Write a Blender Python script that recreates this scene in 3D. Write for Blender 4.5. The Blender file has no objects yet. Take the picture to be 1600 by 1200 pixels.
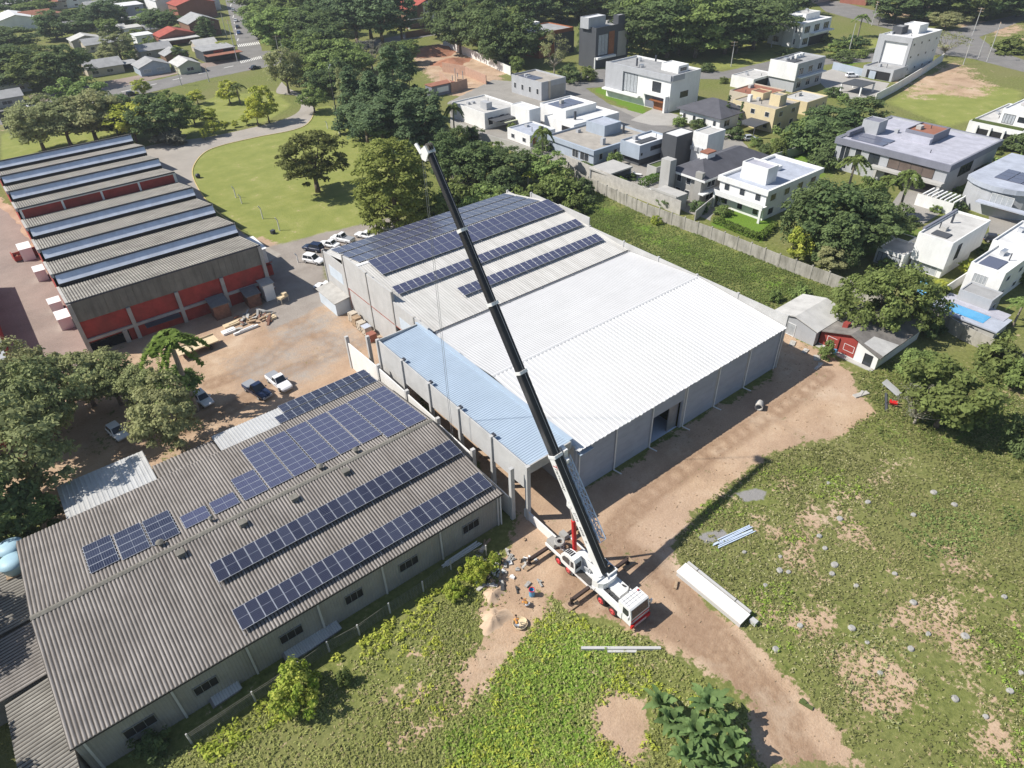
import bpy, math, random
import numpy as np
from mathutils import Vector, Matrix
random.seed(7)
rng = np.random.default_rng(7)
R = math.radians
sc = bpy.context.scene
COL = sc.collection
# ---------------------------------------------------------------- camera
CH, CF = 60.0, 1067.0
_y, _p, _r = R(37.18), R(37.08), R(-1.913)
CFW = Vector((math.sin(_y) * math.cos(_p), math.cos(_y) * math.cos(_p), -math.sin(_p)))
_rt = Vector((math.cos(_y), -math.sin(_y), 0))
_up = _rt.cross(CFW)
CRT = math.cos(_r) * _rt + math.sin(_r) * _up
CUP = -math.sin(_r) * _rt + math.cos(_r) * _up

def G(x, y, z=0.0):
    """photo pixel (1600 px wide) -> world point at height z"""
    d = CFW * CF + CRT * (x - 800) - CUP * (y - 600)
    t = (z - CH) / d.z
    return Vector((d.x * t, d.y * t, z))

def top_h(bx, by, tx, ty):
    """height of a point straight above ground pixel (bx,by) seen at pixel (tx,ty)"""
    b = G(bx, by)
    d = CFW * CF + CRT * (tx - 800) - CUP * (ty - 600)
    return CH + d.z * math.hypot(b.x, b.y) / math.hypot(d.x, d.y)

# ---------------------------------------------------------------- materials
MATS = {}
def newmat(name):
    m = bpy.data.materials.new(name); m.use_nodes = True
    MATS[name] = m
    nt = m.node_tree
    b = nt.nodes['Principled BSDF']
    return m, nt, b

def N(nt, t, **kw):
    n = nt.nodes.new(t)
    for k, v in kw.items():
        if k.startswith('i_'):
            key = k[2:]
            key = int(key) if key.isdigit() else key.replace('_', ' ')
            n.inputs[key].default_value = v
        else: setattr(n, k, v)
    return n

def ramp(nt, src, stops, interp='LINEAR'):
    r = N(nt, 'ShaderNodeValToRGB'); r.color_ramp.interpolation = interp
    e = r.color_ramp.elements
    while len(e) < len(stops): e.new(0.5)
    for k, (p, c) in enumerate(stops):
        e[k].position = p; e[k].color = (*c, 1) if len(c) == 3 else c
    nt.links.new(src, r.inputs[0]); return r

def mixc(nt, f, a, b, bt='MIX'):
    m = N(nt, 'ShaderNodeMix', data_type='RGBA', blend_type=bt)
    for s, v in ((0, f), (6, a), (7, b)):
        if hasattr(v, 'is_output'): nt.links.new(v, m.inputs[s])
        elif s == 0: m.inputs[0].default_value = v
        else: m.inputs[s].default_value = (*v, 1) if len(v) == 3 else v
    return m.outputs[2]

def noise(nt, vec, scale, detail=4, rough=.6):
    n = N(nt, 'ShaderNodeTexNoise', i_Scale=scale, i_Detail=detail, i_Roughness=rough)
    if vec is not None: nt.links.new(vec, n.inputs['Vector'])
    return n.outputs['Fac']

def pos(nt, scale=(1, 1, 1), kind='Position'):
    if kind == 'Object':
        o = N(nt, 'ShaderNodeTexCoord').outputs['Object']
    else:
        o = N(nt, 'ShaderNodeNewGeometry').outputs['Position']
    if scale == (1, 1, 1): return o
    m = N(nt, 'ShaderNodeMapping'); m.inputs['Scale'].default_value = scale
    nt.links.new(o, m.inputs[0]); return m.outputs[0]

def pm(name, c, var=.25, scale=.6, rough=.8, metal=0, dirt=None, dscale=(.35, .35, .35), damt=.5, spec=.3, bump=0, bscale=6):
    """surface with two octaves of tone variation and optional streaky dirt"""
    m, nt, b = newmat(name)
    L = nt.links
    n1 = noise(nt, pos(nt), scale, 6, .65)
    lo = tuple(x * (1 - var) for x in c); hi = tuple(min(1, x * (1 + var)) for x in c)
    col = ramp(nt, n1, [(.3, lo), (.7, hi)]).outputs[0]
    if dirt:
        n2 = noise(nt, pos(nt, dscale), 1.0, 5, .7)
        f = ramp(nt, n2, [(.45, (0, 0, 0)), (.75, (damt,) * 3)]).outputs[0]
        col = mixc(nt, f, col, dirt)
    L.new(col, b.inputs['Base Color'])
    b.inputs['Roughness'].default_value = rough; b.inputs['Metallic'].default_value = metal
    b.inputs['Specular IOR Level'].default_value = spec
    if bump:
        bp = N(nt, 'ShaderNodeBump', i_Strength=bump, i_Distance=.05)
        L.new(noise(nt, pos(nt), bscale, 5, .7), bp.inputs['Height']); L.new(bp.outputs[0], b.inputs['Normal'])
    return m

def M(n): return MATS[n]

# ---------------------------------------------------------------- mesh builder
class MB:
    def __init__(s): s.v = []; s.f = []; s.m = []
    def _add(s, vs, fs, m):
        o = len(s.v); s.v += [tuple(p) for p in vs]
        for f in fs: s.f.append(tuple(i + o for i in f)); s.m.append(m)
    def quad(s, a, b, c, d, m=0): s._add((a, b, c, d), ((0, 1, 2, 3),), m)
    def poly(s, pts, m=0): s._add(pts, (tuple(range(len(pts))),), m)
    def box(s, x0, y0, z0, x1, y1, z1, m=0):
        s._add([(x0, y0, z0), (x1, y0, z0), (x1, y1, z0), (x0, y1, z0), (x0, y0, z1), (x1, y0, z1), (x1, y1, z1), (x0, y1, z1)],
               [(0, 3, 2, 1), (4, 5, 6, 7), (0, 1, 5, 4), (1, 2, 6, 5), (2, 3, 7, 6), (3, 0, 4, 7)], m)
    def hexa(s, lo, hi, m=0):
        s._add(list(lo) + list(hi), [(0, 3, 2, 1), (4, 5, 6, 7), (0, 1, 5, 4), (1, 2, 6, 5), (2, 3, 7, 6), (3, 0, 4, 7)], m)
    def obox(s, c, size, rz=0, m=0, tilt=None):
        mt = Matrix.Translation(c) @ Matrix.Rotation(rz, 4, 'Z')
        if tilt: mt = mt @ Matrix.Rotation(tilt[0], 4, tilt[1])
        x, y, z = (q / 2 for q in size)
        P = [mt @ Vector(p) for p in ((-x, -y, -z), (x, -y, -z), (x, y, -z), (-x, y, -z), (-x, -y, z), (x, -y, z), (x, y, z), (-x, y, z))]
        s.hexa(P[:4], P[4:], m)
    def prism(s, poly, z0, z1, m=0):
        n = len(poly)
        s._add([(p[0], p[1], z0) for p in poly] + [(p[0], p[1], z1) for p in poly],
               [tuple(range(n))[::-1], tuple(range(n, 2 * n))] + [(i, (i + 1) % n, n + (i + 1) % n, n + i) for i in range(n)], m)
    def extr(s, prof, axis, a, b, m=0):
        """profile in the two other axes, swept along axis from a to b. x: (y,z)  y: (x,z)"""
        n = len(prof)
        def P(q, t): return (t, q[0], q[1]) if axis == 'x' else (q[0], t, q[1])
        s._add([P(q, a) for q in prof] + [P(q, b) for q in prof],
               [tuple(range(n)), tuple(range(2 * n - 1, n - 1, -1))] + [(i, n + i, n + (i + 1) % n, (i + 1) % n) for i in range(n)], m)
    def cyl(s, p0, p1, r0, r1=None, n=8, m=0, caps=True):
        r1 = r0 if r1 is None else r1
        p0 = Vector(p0); p1 = Vector(p1); d = (p1 - p0).normalized()
        a = d.orthogonal().normalized(); b = d.cross(a)
        vs = []
        for p, r in ((p0, r0), (p1, r1)):
            for k in range(n):
                t = 2 * math.pi * k / n; vs.append(p + (a * math.cos(t) + b * math.sin(t)) * r)
        fs = [(k, (k + 1) % n, n + (k + 1) % n, n + k) for k in range(n)]
        if caps: fs += [tuple(range(n))[::-1], tuple(range(n, 2 * n))]
        s._add(vs, fs, m)
    def tube(s, pts, rs, n=6, m=0):
        for k in range(len(pts) - 1): s.cyl(pts[k], pts[k + 1], rs[k], rs[k + 1], n, m, True)
    def lathe(s, prof, n=20, c=(0, 0, 0), m=0, axis='z'):
        vs = []; k = len(prof)
        for i in range(n):
            t = 2 * math.pi * i / n
            for r, h in prof:
                p = (r * math.cos(t), r * math.sin(t), h)
                if axis == 'x': p = (p[2], p[0], p[1])
                vs.append((c[0] + p[0], c[1] + p[1], c[2] + p[2]))
        fs = [(i * k + j, ((i + 1) % n) * k + j, ((i + 1) % n) * k + j + 1, i * k + j + 1) for i in range(n) for j in range(k - 1)]
        s._add(vs, fs, m)
    def ring(s, x0, y0, x1, y1, z0, z1, t, m=0):
        """a parapet / upstand ring, butted end to end"""
        s.box(x0, y0, z0, x1, y0 + t, z1, m); s.box(x0, y1 - t, z0, x1, y1, z1, m)
        s.box(x0, y0 + t, z0, x0 + t, y1 - t, z1, m); s.box(x1 - t, y0 + t, z0, x1, y1 - t, z1, m)
    def corr(s, x0, x1, y0, z0, y1, z1, pitch=.4, amp=.05, along='x', trap=False, m=0, grime=False):
        """ribbed sheet: ribs repeat along x (or y), the slope runs from (y0,z0) to (y1,z1)"""
        n = max(2, int(round((x1 - x0) / pitch))); p = (x1 - x0) / n
        us = [(0, 0), (.55, 0), (.65, 1), (.9, 1), (1.0, 0)] if trap else [(k / 6, .5 - .5 * math.cos(2 * math.pi * k / 6)) for k in range(7)]
        row = []
        for i in range(n):
            for u, h in us[:-1]: row.append((x0 + (i + u) * p, h * amp))
        row.append((x1, 0))
        vs = []
        for (yy, zz) in ((y0, z0), (y1, z1)):
            for (x, h) in row: vs.append((x, yy, zz + h) if along == 'x' else (yy, x, zz + h))
        k = len(row)
        fs = [(i, i + 1, k + i + 1, k + i) if along == 'x' else (i + 1, i, k + i, k + i + 1) for i in range(k - 1)]
        if y1 < y0: fs = [f[::-1] for f in fs]
        if grime and not trap:
            s._add(vs, fs, m)
            for q in range(len(fs)):
                if q % 6 in (0, 5): s.m[len(s.m) - len(fs) + q] = 1
        else: s._add(vs, fs, m)
    def build(s, name, mats, parent=None, smooth=False, loc=None):
        me = bpy.data.meshes.new(name)
        me.from_pydata(s.v, [], s.f)
        if not isinstance(mats, (list, tuple)): mats = [mats]
        for x in mats: me.materials.append(MATS[x] if isinstance(x, str) else x)
        if len(mats) > 1: me.polygons.foreach_set('material_index', s.m)
        if smooth: me.polygons.foreach_set('use_smooth', [True] * len(s.f))
        me.update()
        o = bpy.data.objects.new(name, me); COL.objects.link(o)
        if parent: o.parent = parent
        if loc is not None: o.location = loc
        return o

def tag(o, label=None, cat=None, group=None, kind=None):
    if label: o['label'] = label
    if cat: o['category'] = cat
    if group: o['group'] = group
    if kind or cat: o['kind'] = kind or 'thing'
    return o

def thing(name, label, cat, loc=(0, 0, 0), rz=0, group=None):
    o = bpy.data.objects.new(name, None); COL.objects.link(o)
    o.location = loc; o.rotation_euler = (0, 0, rz); o.empty_display_size = .3
    return tag(o, label, cat, group, 'thing')

def kids(o): return KIDS.get(o.name, [])
def clone(root, loc, rz=0, label=None, group=None, scale=None):
    """copy of a thing with copies of its parts and sub-parts"""
    r = root.copy(); COL.objects.link(r); r.location = loc; r.rotation_euler = (0, 0, rz)
    if label: r['label'] = label
    if group: r['group'] = group
    if scale: r.scale = (scale,) * 3 if not isinstance(scale, tuple) else scale
    for ch in root.children:
        c = ch.copy(); COL.objects.link(c); c.parent = r
        for g in ch.children:
            d = g.copy(); COL.objects.link(d); d.parent = c
    return r

def structure(o): o['kind'] = 'structure'; return o
# ---------------------------------------------------------------- ground
def vnoise(P, s, seed):
    g = np.random.default_rng(seed).random((257, 257)); q = P / s + 1000; i = np.floor(q).astype(int); f = q - i; f = f * f * (3 - 2 * f)
    a = i % 256; x0, y0 = a[:, 0], a[:, 1]; x1, y1 = (x0 + 1) % 256, (y0 + 1) % 256
    return (g[x0, y0] * (1 - f[:, 0]) + g[x1, y0] * f[:, 0]) * (1 - f[:, 1]) + (g[x0, y1] * (1 - f[:, 0]) + g[x1, y1] * f[:, 0]) * f[:, 1]
def fbm(P, s, seed): return (vnoise(P, s, seed) + .5 * vnoise(P, s / 2.1, seed + 1) + .25 * vnoise(P, s / 4.3, seed + 2)) / 1.75
def gpoly(pts): return np.array([G(x, y)[:2] for x, y in pts])

def sdist(P, poly):
    """signed distance (positive inside) of points to a polygon"""
    n = len(poly); ins = np.zeros(len(P), bool); d2 = np.full(len(P), 1e18)
    for i in range(n):
        a = poly[i]; b = poly[(i + 1) % n]; e = b - a
        w = P - a; t = np.clip((w @ e) / max(e @ e, 1e-9), 0, 1)
        d2 = np.minimum(d2, ((w - t[:, None] * e) ** 2).sum(1))
        c = ((a[1] > P[:, 1]) != (b[1] > P[:, 1]))
        with np.errstate(divide='ignore', invalid='ignore'):
            xi = (b[0] - a[0]) * (P[:, 1] - a[1]) / (b[1] - a[1]) + a[0]
        ins ^= c & (P[:, 0] < xi)
    return np.where(ins, 1, -1) * np.sqrt(d2)

def smooth_line(pts, n=8):
    p = [Vector((*G(x, y)[:2], 0)) for x, y in pts]; out = []
    for i in range(len(p) - 1):
        a = p[max(i - 1, 0)]; b_ = p[i]; c = p[i + 1]; d = p[min(i + 2, len(p) - 1)]
        for k in range(n):
            t = k / n
            out.append(.5 * ((2 * b_) + (c - a) * t + (2 * a - 5 * b_ + 4 * c - d) * t * t + (3 * b_ - a - 3 * c + d) * t ** 3))
    out.append(p[-1]); return [(q.x, q.y) for q in out]

DIRT = [  # (outline in photo pixels, soft edge m, strength)
    ([(815, 800), (905, 770), (960, 742), (1060, 675), (1200, 590), (1222, 515), (1300, 560), (1330, 585), (1365, 640), (1300, 690), (1205, 712), (1150, 742), (1085, 800), (1050, 850), (1058, 885), (1160, 985), (1228, 1050), (1290, 1110), (1350, 1200), (1190, 1210), (1165, 1105), (1095, 1050), (1030, 1012), (975, 985), (905, 955), (850, 925), (800, 925), (765, 900), (790, 850)], 1.2, 1.0),
    ([(755, 900), (850, 900), (860, 940), (830, 985), (800, 1030), (760, 1080), (722, 1110), (715, 1060), (740, 1010), (750, 950)], 1.6, .95),
    ([(925, 1110), (960, 1085), (1010, 1100), (1020, 1190), (985, 1195), (930, 1150)], 1.2, .95),
    ([(1235, 970), (1300, 940), (1330, 960), (1290, 1010), (1240, 1010)], 3, .62),
    ([(1200, 1000), (1300, 930), (1450, 880), (1560, 960), (1620, 1130), (1500, 1200), (1350, 1200), (1240, 1080)], 9, .41), ([(1180, 760), (1330, 760), (1360, 860), (1230, 900)], 7, .36), ([(500, 1130), (640, 1020), (760, 940), (720, 1110), (620, 1200)], 5, .3),
    ([(1400, 880), (1480, 870), (1500, 890), (1420, 930)], 3, .55),
    ([(1230, 790), (1330, 800), (1330, 830), (1240, 830)], 3, .45),
    ([(1500, 560), (1600, 570), (1600, 620), (1540, 610)], 4, .6),
    ([(570, 1090), (620, 1060), (640, 1075), (590, 1110)], .8, .6),
    ([(590, 1160), (660, 1120), (720, 1100), (700, 1130), (610, 1190)], 1.2, .5),
    ([(-80, 300), (60, 480), (150, 570), (200, 720), (330, 690), (430, 640), (470, 610), (560, 560), (600, 490), (520, 465), (480, 400), (410, 370), (120, 400), (-80, 250)], 1.0, 1.0),
    ([(640, 85), (700, 65), (790, 105), (780, 150), (700, 150)], 3, 1.0),
    ([(1405, 130), (1500, 95), (1555, 135), (1540, 150), (1420, 152)], 6, .8),
    ([(1370, 5), (1440, 20), (1600, 40), (1600, 62), (1470, 40), (1380, 25)], 5, .7),
    ([(0, 165), (40, 165), (60, 190), (0, 205)], 3, .3),
]
DIRT += [
    ([(-60, 560), (60, 590), (150, 560), (330, 540), (420, 560), (440, 640), (330, 720), (260, 790), (160, 760), (90, 830), (-20, 800), (-80, 700)], 1.5, .95),

    ([(590, 540), (820, 810), (905, 790), (905, 690), (690, 540), (640, 500), (560, 480)], 1.0, 1.0),
    ([(400, 660), (440, 600), (560, 540), (650, 520), (660, 640), (560, 640), (440, 690)], 1.0, 1.0),
    ([(1480, 1140), (1560, 1120), (1600, 1160), (1540, 1200)], 2, .55), ([(1260, 900), (1330, 890), (1340, 915), (1270, 925)], 2, .5), ([(1150, 800), (1230, 770), (1250, 790), (1180, 830)], 2, .5), ([(1330, 1080), (1420, 1040), (1450, 1075), (1360, 1120)], 2, .6), ([(1400, 985), (1470, 960), (1490, 985), (1420, 1010)], 2, .5), ([(1380, 720), (1450, 700), (1460, 720), (1390, 745)], 2, .4),
    ([(830, 1010), (900, 1000), (905, 1030), (850, 1040)], 1, .35), ([(1000, 1010), (1100, 1060), (1060, 1075), (990, 1040)], 1.5, .5), ([(870, 890), (905, 930), (880, 950), (850, 915)], 1.0, .3),
]
YARD = [  # compacted gravel / old asphalt
    ([(395, 390), (440, 380), (500, 395), (520, 470), (420, 520), (395, 430)], 2.5, 1.0),
    ([(395, 395), (480, 370), (610, 340), (625, 352), (520, 400), (480, 440)], 1.5, 1.0),
    ([(400, 520), (520, 460), (560, 500), (470, 560), (420, 550)], 8, .6), ([(330, 560), (420, 530), (560, 500), (600, 540), (470, 610), (360, 620)], 4, .5),
]
LAWN = [
    ([(292, 268), (300, 240), (330, 225), (400, 213), (470, 195), (500, 165), (560, 170), (640, 215), (660, 300), (560, 352), (430, 395), (390, 365), (320, 310)], 1.0, 1.0),
    ([(0, 205), (90, 195), (240, 190), (210, 230), (200, 215), (0, 262)], 1.5, .75),
    ([(215, 215), (330, 150), (430, 140), (460, 165), (420, 190), (300, 222)], 3, .7),
    ([(1380, 160), (1450, 120), (1600, 140), (1600, 170), (1480, 200)], 5, .8),
    ([(1180, 50), (1260, 75), (1180, 110), (1085, 110)], 4, .6),
    ([(1290, 75), (1375, 60), (1375, 75), (1310, 90)], 1, 1.0),
]
LUSH = [
    ([(800, 1010), (860, 975), (930, 985), (985, 1005), (960, 1060), (925, 1110), (930, 1160), (985, 1210), (700, 1210), (690, 1150), (740, 1110), (770, 1060)], 4.5, 1.0),
    ([(800, 320), (900, 270), (980, 330), (1110, 390), (1300, 460), (1240, 480), (1000, 380)], 4, .5),
    ([(925, 140), (960, 134), (1012, 172), (1000, 180)], .5, 1.0), ([(1107, 350), (1150, 322), (1215, 345), (1190, 378)], 1, 1.0), ([(1190, 230), (1300, 240), (1290, 280), (1210, 260)], 3, .9), ([(1380, 330), (1440, 360), (1420, 390), (1350, 400)], 3, .8), ([(1300, 95), (1380, 78), (1390, 86), (1310, 108)], 1, .9), ([(1450, 560), (1620, 590), (1620, 720), (1400, 690)], 8, .5),
    ([(1070, 760), (1180, 730), (1300, 730), (1400, 800), (1250, 850), (1130, 900), (1060, 860)], 8, .4),
]
GREYG = [([(1150, 770), (1180, 762), (1200, 768), (1195, 782), (1160, 785)], .6, .9), ([(1085, 835), (1130, 825), (1150, 845), (1100, 850)], .8, .8)]

def field(P, regs):
    a = np.zeros(len(P))
    for pts, w, s in regs:
        d = sdist(P, gpoly(pts)); t = np.clip(d / (2 * w) + .5, 0, 1)
        a = np.maximum(a, s * t * t * (3 - 2 * t))
    return a

def axis(lo, fine0, fine1, hi, step):
    a = list(np.arange(fine0, fine1 + .01, step))
    s = step; x = fine0
    while x > lo: s *= 1.12; x -= s; a.insert(0, x)
    s = step; x = a[-1]
    while x < hi: s *= 1.035; x += s; a.append(x)
    return np.array(a)
gx = axis(-1500, -28, 112, 2600, .5); gy = axis(-1200, -8, 116, 2600, .5)
XX, YY = np.meshgrid(gx, gy); P = np.stack([XX.ravel(), YY.ravel()], 1)
me = bpy.data.meshes.new('ground')
nx, ny = len(gx), len(gy)
me.vertices.add(nx * ny); me.vertices.foreach_set('co', np.column_stack([P, np.zeros(len(P))]).ravel())
i = np.arange((nx - 1) * (ny - 1)); r_, c_ = i // (nx - 1), i % (nx - 1); k0 = r_ * nx + c_
Q = np.stack([k0, k0 + 1, k0 + nx + 1, k0 + nx], 1)
me.loops.add(Q.size); me.loops.foreach_set('vertex_index', Q.ravel())
me.polygons.add(len(Q)); me.polygons.foreach_set('loop_start', np.arange(0, Q.size, 4)); me.polygons.foreach_set('loop_total', np.full(len(Q), 4))
me.update()
near = (np.abs(P[:, 0]) < 900) & (P[:, 1] > -60) & (P[:, 1] < 900)
for nm, regs in (('dirt', DIRT), ('yard', YARD), ('lawn', LAWN), ('lush', LUSH), ('gravel', GREYG)):
    v = np.zeros(len(P)); v[near] = field(P[near], regs)
    if nm == 'dirt': v[near] = np.clip(v[near] + (fbm(P[near], 5, 3) - .5) * .9 * (v[near] > .02) * (v[near] < .98), 0, 1)
    at = me.attributes.new(nm, 'FLOAT', 'POINT'); at.data.foreach_set('value', v.astype(np.float32))
RUTS = [[(1290, 585), (1215, 640), (1130, 695), (1020, 770), (950, 840), (900, 900)], [(890, 930), (1010, 960), (1100, 1010), (1190, 1090), (1265, 1200)], [(960, 850), (1040, 900), (1120, 990), (1230, 1120)], [(600, 520), (500, 560), (430, 590), (340, 650), (200, 700)], [(460, 420), (470, 500), (420, 560), (330, 600)], [(380, 440), (450, 500), (540, 540)]]
v = np.zeros(len(P))
for rt in RUTS:
    q = smooth_line(rt, 6)
    for a, b_ in zip(q[:-1], q[1:]):
        a, b_ = np.array(a), np.array(b_); e = b_ - a; idx = np.where((np.abs(P - (a + b_) / 2) < 9).all(1))[0]
        if not len(idx) or e @ e < 1e-6: continue
        w0 = P[idx] - a; t = np.clip((w0 @ e) / (e @ e), 0, 1); d = np.sqrt(((w0 - t[:, None] * e) ** 2).sum(1)); v[idx] = np.maximum(v[idx], np.exp(-((d - 1.0) / .55) ** 2))
at = me.attributes.new('rut', 'FLOAT', 'POINT'); at.data.foreach_set('value', v.astype(np.float32))
ground = bpy.data.objects.new('ground', me); COL.objects.link(ground); structure(ground)

m, nt, b = newmat('ground'); L = nt.links
def att(n): return N(nt, 'ShaderNodeAttribute', attribute_name=n).outputs['Fac']
def math_(op, a, bb, clamp=False):
    n = N(nt, 'ShaderNodeMath', operation=op, use_clamp=clamp)
    for k, v in enumerate((a, bb)):
        if hasattr(v, 'is_output'): L.new(v, n.inputs[k])
        else: n.inputs[k].default_value = v
    return n.outputs[0]
pz = pos(nt)
nA = noise(nt, pz, .22, 8, .68); nB = noise(nt, pz, 1.6, 5, .7); nC = noise(nt, pz, .05, 4, .55); nD = noise(nt, pz, 5.0, 3, .7)
def mask(a, amp=1.5, sharp=5.0):
    """attribute broken up by noise into patches with ragged edges"""
    nn = math_('ADD', math_('MULTIPLY', math_('SUBTRACT', nA, .5), amp * 1.5), math_('MULTIPLY', math_('SUBTRACT', nB, .5), amp * 1.3))
    return math_('ADD', math_('MULTIPLY', math_('SUBTRACT', math_('ADD', a, nn), .5), sharp), .5, True)
weed = ramp(nt, nB, [(.25, (.065, .085, .022)), (.5, (.155, .175, .05)), (.75, (.255, .255, .095))]).outputs[0]
weed = mixc(nt, ramp(nt, nC, [(.4, (0, 0, 0)), (.65, (.6,) * 3)]).outputs[0], weed, (.20, .185, .085))
lush = ramp(nt, nD, [(.3, (.07, .13, .015)), (.7, (.18, .29, .045))]).outputs[0]
lawn = ramp(nt, nA, [(.3, (.165, .20, .05)), (.5, (.215, .24, .065)), (.7, (.29, .295, .10))]).outputs[0]
lawn = mixc(nt, .22, lawn, ramp(nt, nD, [(.3, (.16, .18, .045)), (.7, (.40, .40, .14))]).outputs[0])
dirt = ramp(nt, nA, [(.25, (.28, .185, .115)), (.5, (.43, .29, .182)), (.75, (.565, .425, .29))]).outputs[0]
dirt = mixc(nt, ramp(nt, nC, [(.4, (0, 0, 0)), (.62, (.5,) * 3)]).outputs[0], dirt, (.40, .275, .20))
dirt = mixc(nt, .25, dirt, ramp(nt, nD, [(.3, (.26, .20, .15)), (.7, (.66, .54, .43))]).outputs[0])
dirt = mixc(nt, math_('MULTIPLY', att('rut'), math_('MULTIPLY', nB, 1.35)), dirt, (.235, .15, .095))
nE = noise(nt, pz, .13, 5, .65)
dirt = mixc(nt, ramp(nt, nE, [(.5, (0, 0, 0)), (.68, (.55,) * 3)]).outputs[0], dirt, (.30, .20, .135))
dirt = mixc(nt, ramp(nt, nE, [(.3, (.45,) * 3), (.45, (0, 0, 0))]).outputs[0], dirt, (.60, .49, .375))
yard = ramp(nt, nA, [(.3, (.24, .21, .185)), (.7, (.36, .325, .29))]).outputs[0]
yard = mixc(nt, .2, yard, ramp(nt, nD, [(.3, (.15, .13, .115)), (.7, (.40, .35, .31))]).outputs[0])
col = mixc(nt, mask(att('lush'), 1.3, 3), weed, lush)
col = mixc(nt, mask(att('lawn'), .35, 5), col, lawn)
col = mixc(nt, mask(att('dirt')), col, dirt)
col = mixc(nt, mask(att('yard'), .5, 3), col, yard)
col = mixc(nt, mask(att('gravel'), .4, 5), col, (.26, .25, .24))
L.new(col, b.inputs['Base Color']); b.inputs['Roughness'].default_value = .95; b.inputs['Specular IOR Level'].default_value = .1
bp = N(nt, 'ShaderNodeBump', i_Strength=.7, i_Distance=.12)
L.new(math_('ADD', nB, math_('MULTIPLY', nD, .6)), bp.inputs['Height']); L.new(bp.outputs[0], b.inputs['Normal'])
me.materials.append(m)

# ---------------------------------------------------------------- roads, kerbs, paved plots
def road_mat(name, c, var=.2, wear=(.3, .28, .25)):
    m, nt, b = newmat(name)
    p = pos(nt); a = noise(nt, p, .15, 6, .7); d = noise(nt, p, 4, 3, .6)
    col = ramp(nt, a, [(.3, tuple(x * (1 - var) for x in c)), (.7, tuple(x * (1 + var) for x in c))]).outputs[0]
    col = mixc(nt, ramp(nt, noise(nt, p, .4, 5, .7), [(.55, (0, 0, 0)), (.8, (.4,) * 3)]).outputs[0], col, wear)
    col = mixc(nt, .15, col, ramp(nt, d, [(.3, (.03,) * 3), (.7, (.4,) * 3)]).outputs[0])
    nt.links.new(col, b.inputs['Base Color']); b.inputs['Roughness'].default_value = .9; b.inputs['Specular IOR Level'].default_value = .15
    return m
road_mat('asphalt', (.20, .19, .18)); road_mat('old_asphalt', (.36, .325, .285), .15, (.44, .39, .32)); road_mat('paving', (.30, .28, .25), .15, (.2, .19, .17))
road_mat('redpaving', (.29, .225, .19), .2, (.36, .29, .24)); road_mat('palepaving', (.40, .38, .35), .12, (.3, .28, .26))
pm('roadpaint', (.75, .74, .70), .1, 1.5, .7); pm('kerb', (.48, .45, .40), .15, .8, .85); pm('yellowkerb', (.55, .44, .18), .25, .8, .85)

def sheet(name, pts, z, mat, jag=0.0, pix=True):
    poly = gpoly(pts) if pix else np.array(pts)
    out = []
    for i in range(len(poly)):
        a, b_ = poly[i], poly[(i + 1) % len(poly)]; n = max(1, int(np.linalg.norm(b_ - a) / 1.5)) if jag else 1
        d = (b_ - a) / max(np.linalg.norm(b_ - a), 1e-6); nrm = np.array([-d[1], d[0]])
        for k in range(n):
            q = a + (b_ - a) * k / n + (nrm * random.uniform(-jag, jag) if k else 0); out.append((q[0], q[1]))
    bm = MB(); bm.poly([(x, y, z) for x, y in out])
    o = bm.build(name, mat); return structure(o)

def strip(line, w, z0, z1, mb, m=0):
    """kerb along a polyline"""
    for a, b_ in zip(line[:-1], line[1:]):
        a = Vector((a[0], a[1], 0)); b_ = Vector((b_[0], b_[1], 0)); d = (b_ - a); ln = d.length
        if ln < .01: continue
        mb.obox(((a.x + b_.x) / 2, (a.y + b_.y) / 2, (z0 + z1) / 2), (ln + .02, w, z1 - z0), math.atan2(d.y, d.x), m)

lawn_edge = smooth_line([(382, 366), (330, 322), (305, 285), (302, 262), (318, 240), (345, 228), (400, 215), (460, 203), (484, 190), (491, 168), (480, 152), (450, 138)])
outer = smooth_line([(440, 128), (432, 145), (462, 150), (470, 168), (452, 183), (400, 198), (330, 213), (262, 222), (215, 232)])
drive = sheet('driveway', [], 0, 'old_asphalt') if False else None
pl = list(outer) + [tuple(G(225, 250)[:2]), tuple(G(290, 300)[:2]), tuple(G(360, 345)[:2]), tuple(G(380, 385)[:2]), tuple(G(396, 420)[:2]), tuple(G(440, 398)[:2])] + list(lawn_edge)
sheet('driveway', pl, .02, 'old_asphalt', pix=False)
mb = MB(); strip(lawn_edge[:-16], .22, 0, .13, mb); structure(mb.build('kerb', 'yellowkerb'))
# parking strip along the lawn
# main street at the back left, the avenue and the cross street
sheet('road', [(-60, 232), (0, 195), (48, 195), (62, 172), (180, 158), (240, 143), (330, 122), (440, 100), (520, 88), (640, 62), (715, 48), (790, 30), (780, 22), (700, 40), (600, 60), (520, 70), (440, 78), (410, 80), (396, 40), (385, 0), (372, -60), (330, -60), (352, 0), (370, 70), (376, 92), (250, 124), (190, 133), (60, 158), (0, 172), (-60, 190)], .02, 'asphalt', .25)
mb = MB()
for k in range(13):
    x = 377 + k * 2.6; a = G(x, 99 - k * .62); d = G(x + 1.2, 98.7 - k * .62); up = Vector((.24, .97, 0)) * 5
    mb.quad((a.x, a.y, .03), (d.x, d.y, .03), (d.x + up.x, d.y + up.y, .03), (a.x + up.x, a.y + up.y, .03))
for k in range(12):
    x = 373 + k * 2.9; a = G(x, 73.5 - k * .4); d = G(x + 1.5, 73.3 - k * .4); up = Vector((.24, .97, 0)) * 6
    mb.quad((a.x, a.y, .03), (d.x, d.y, .03), (d.x + up.x, d.y + up.y, .03), (a.x + up.x, a.y + up.y, .03))
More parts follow.
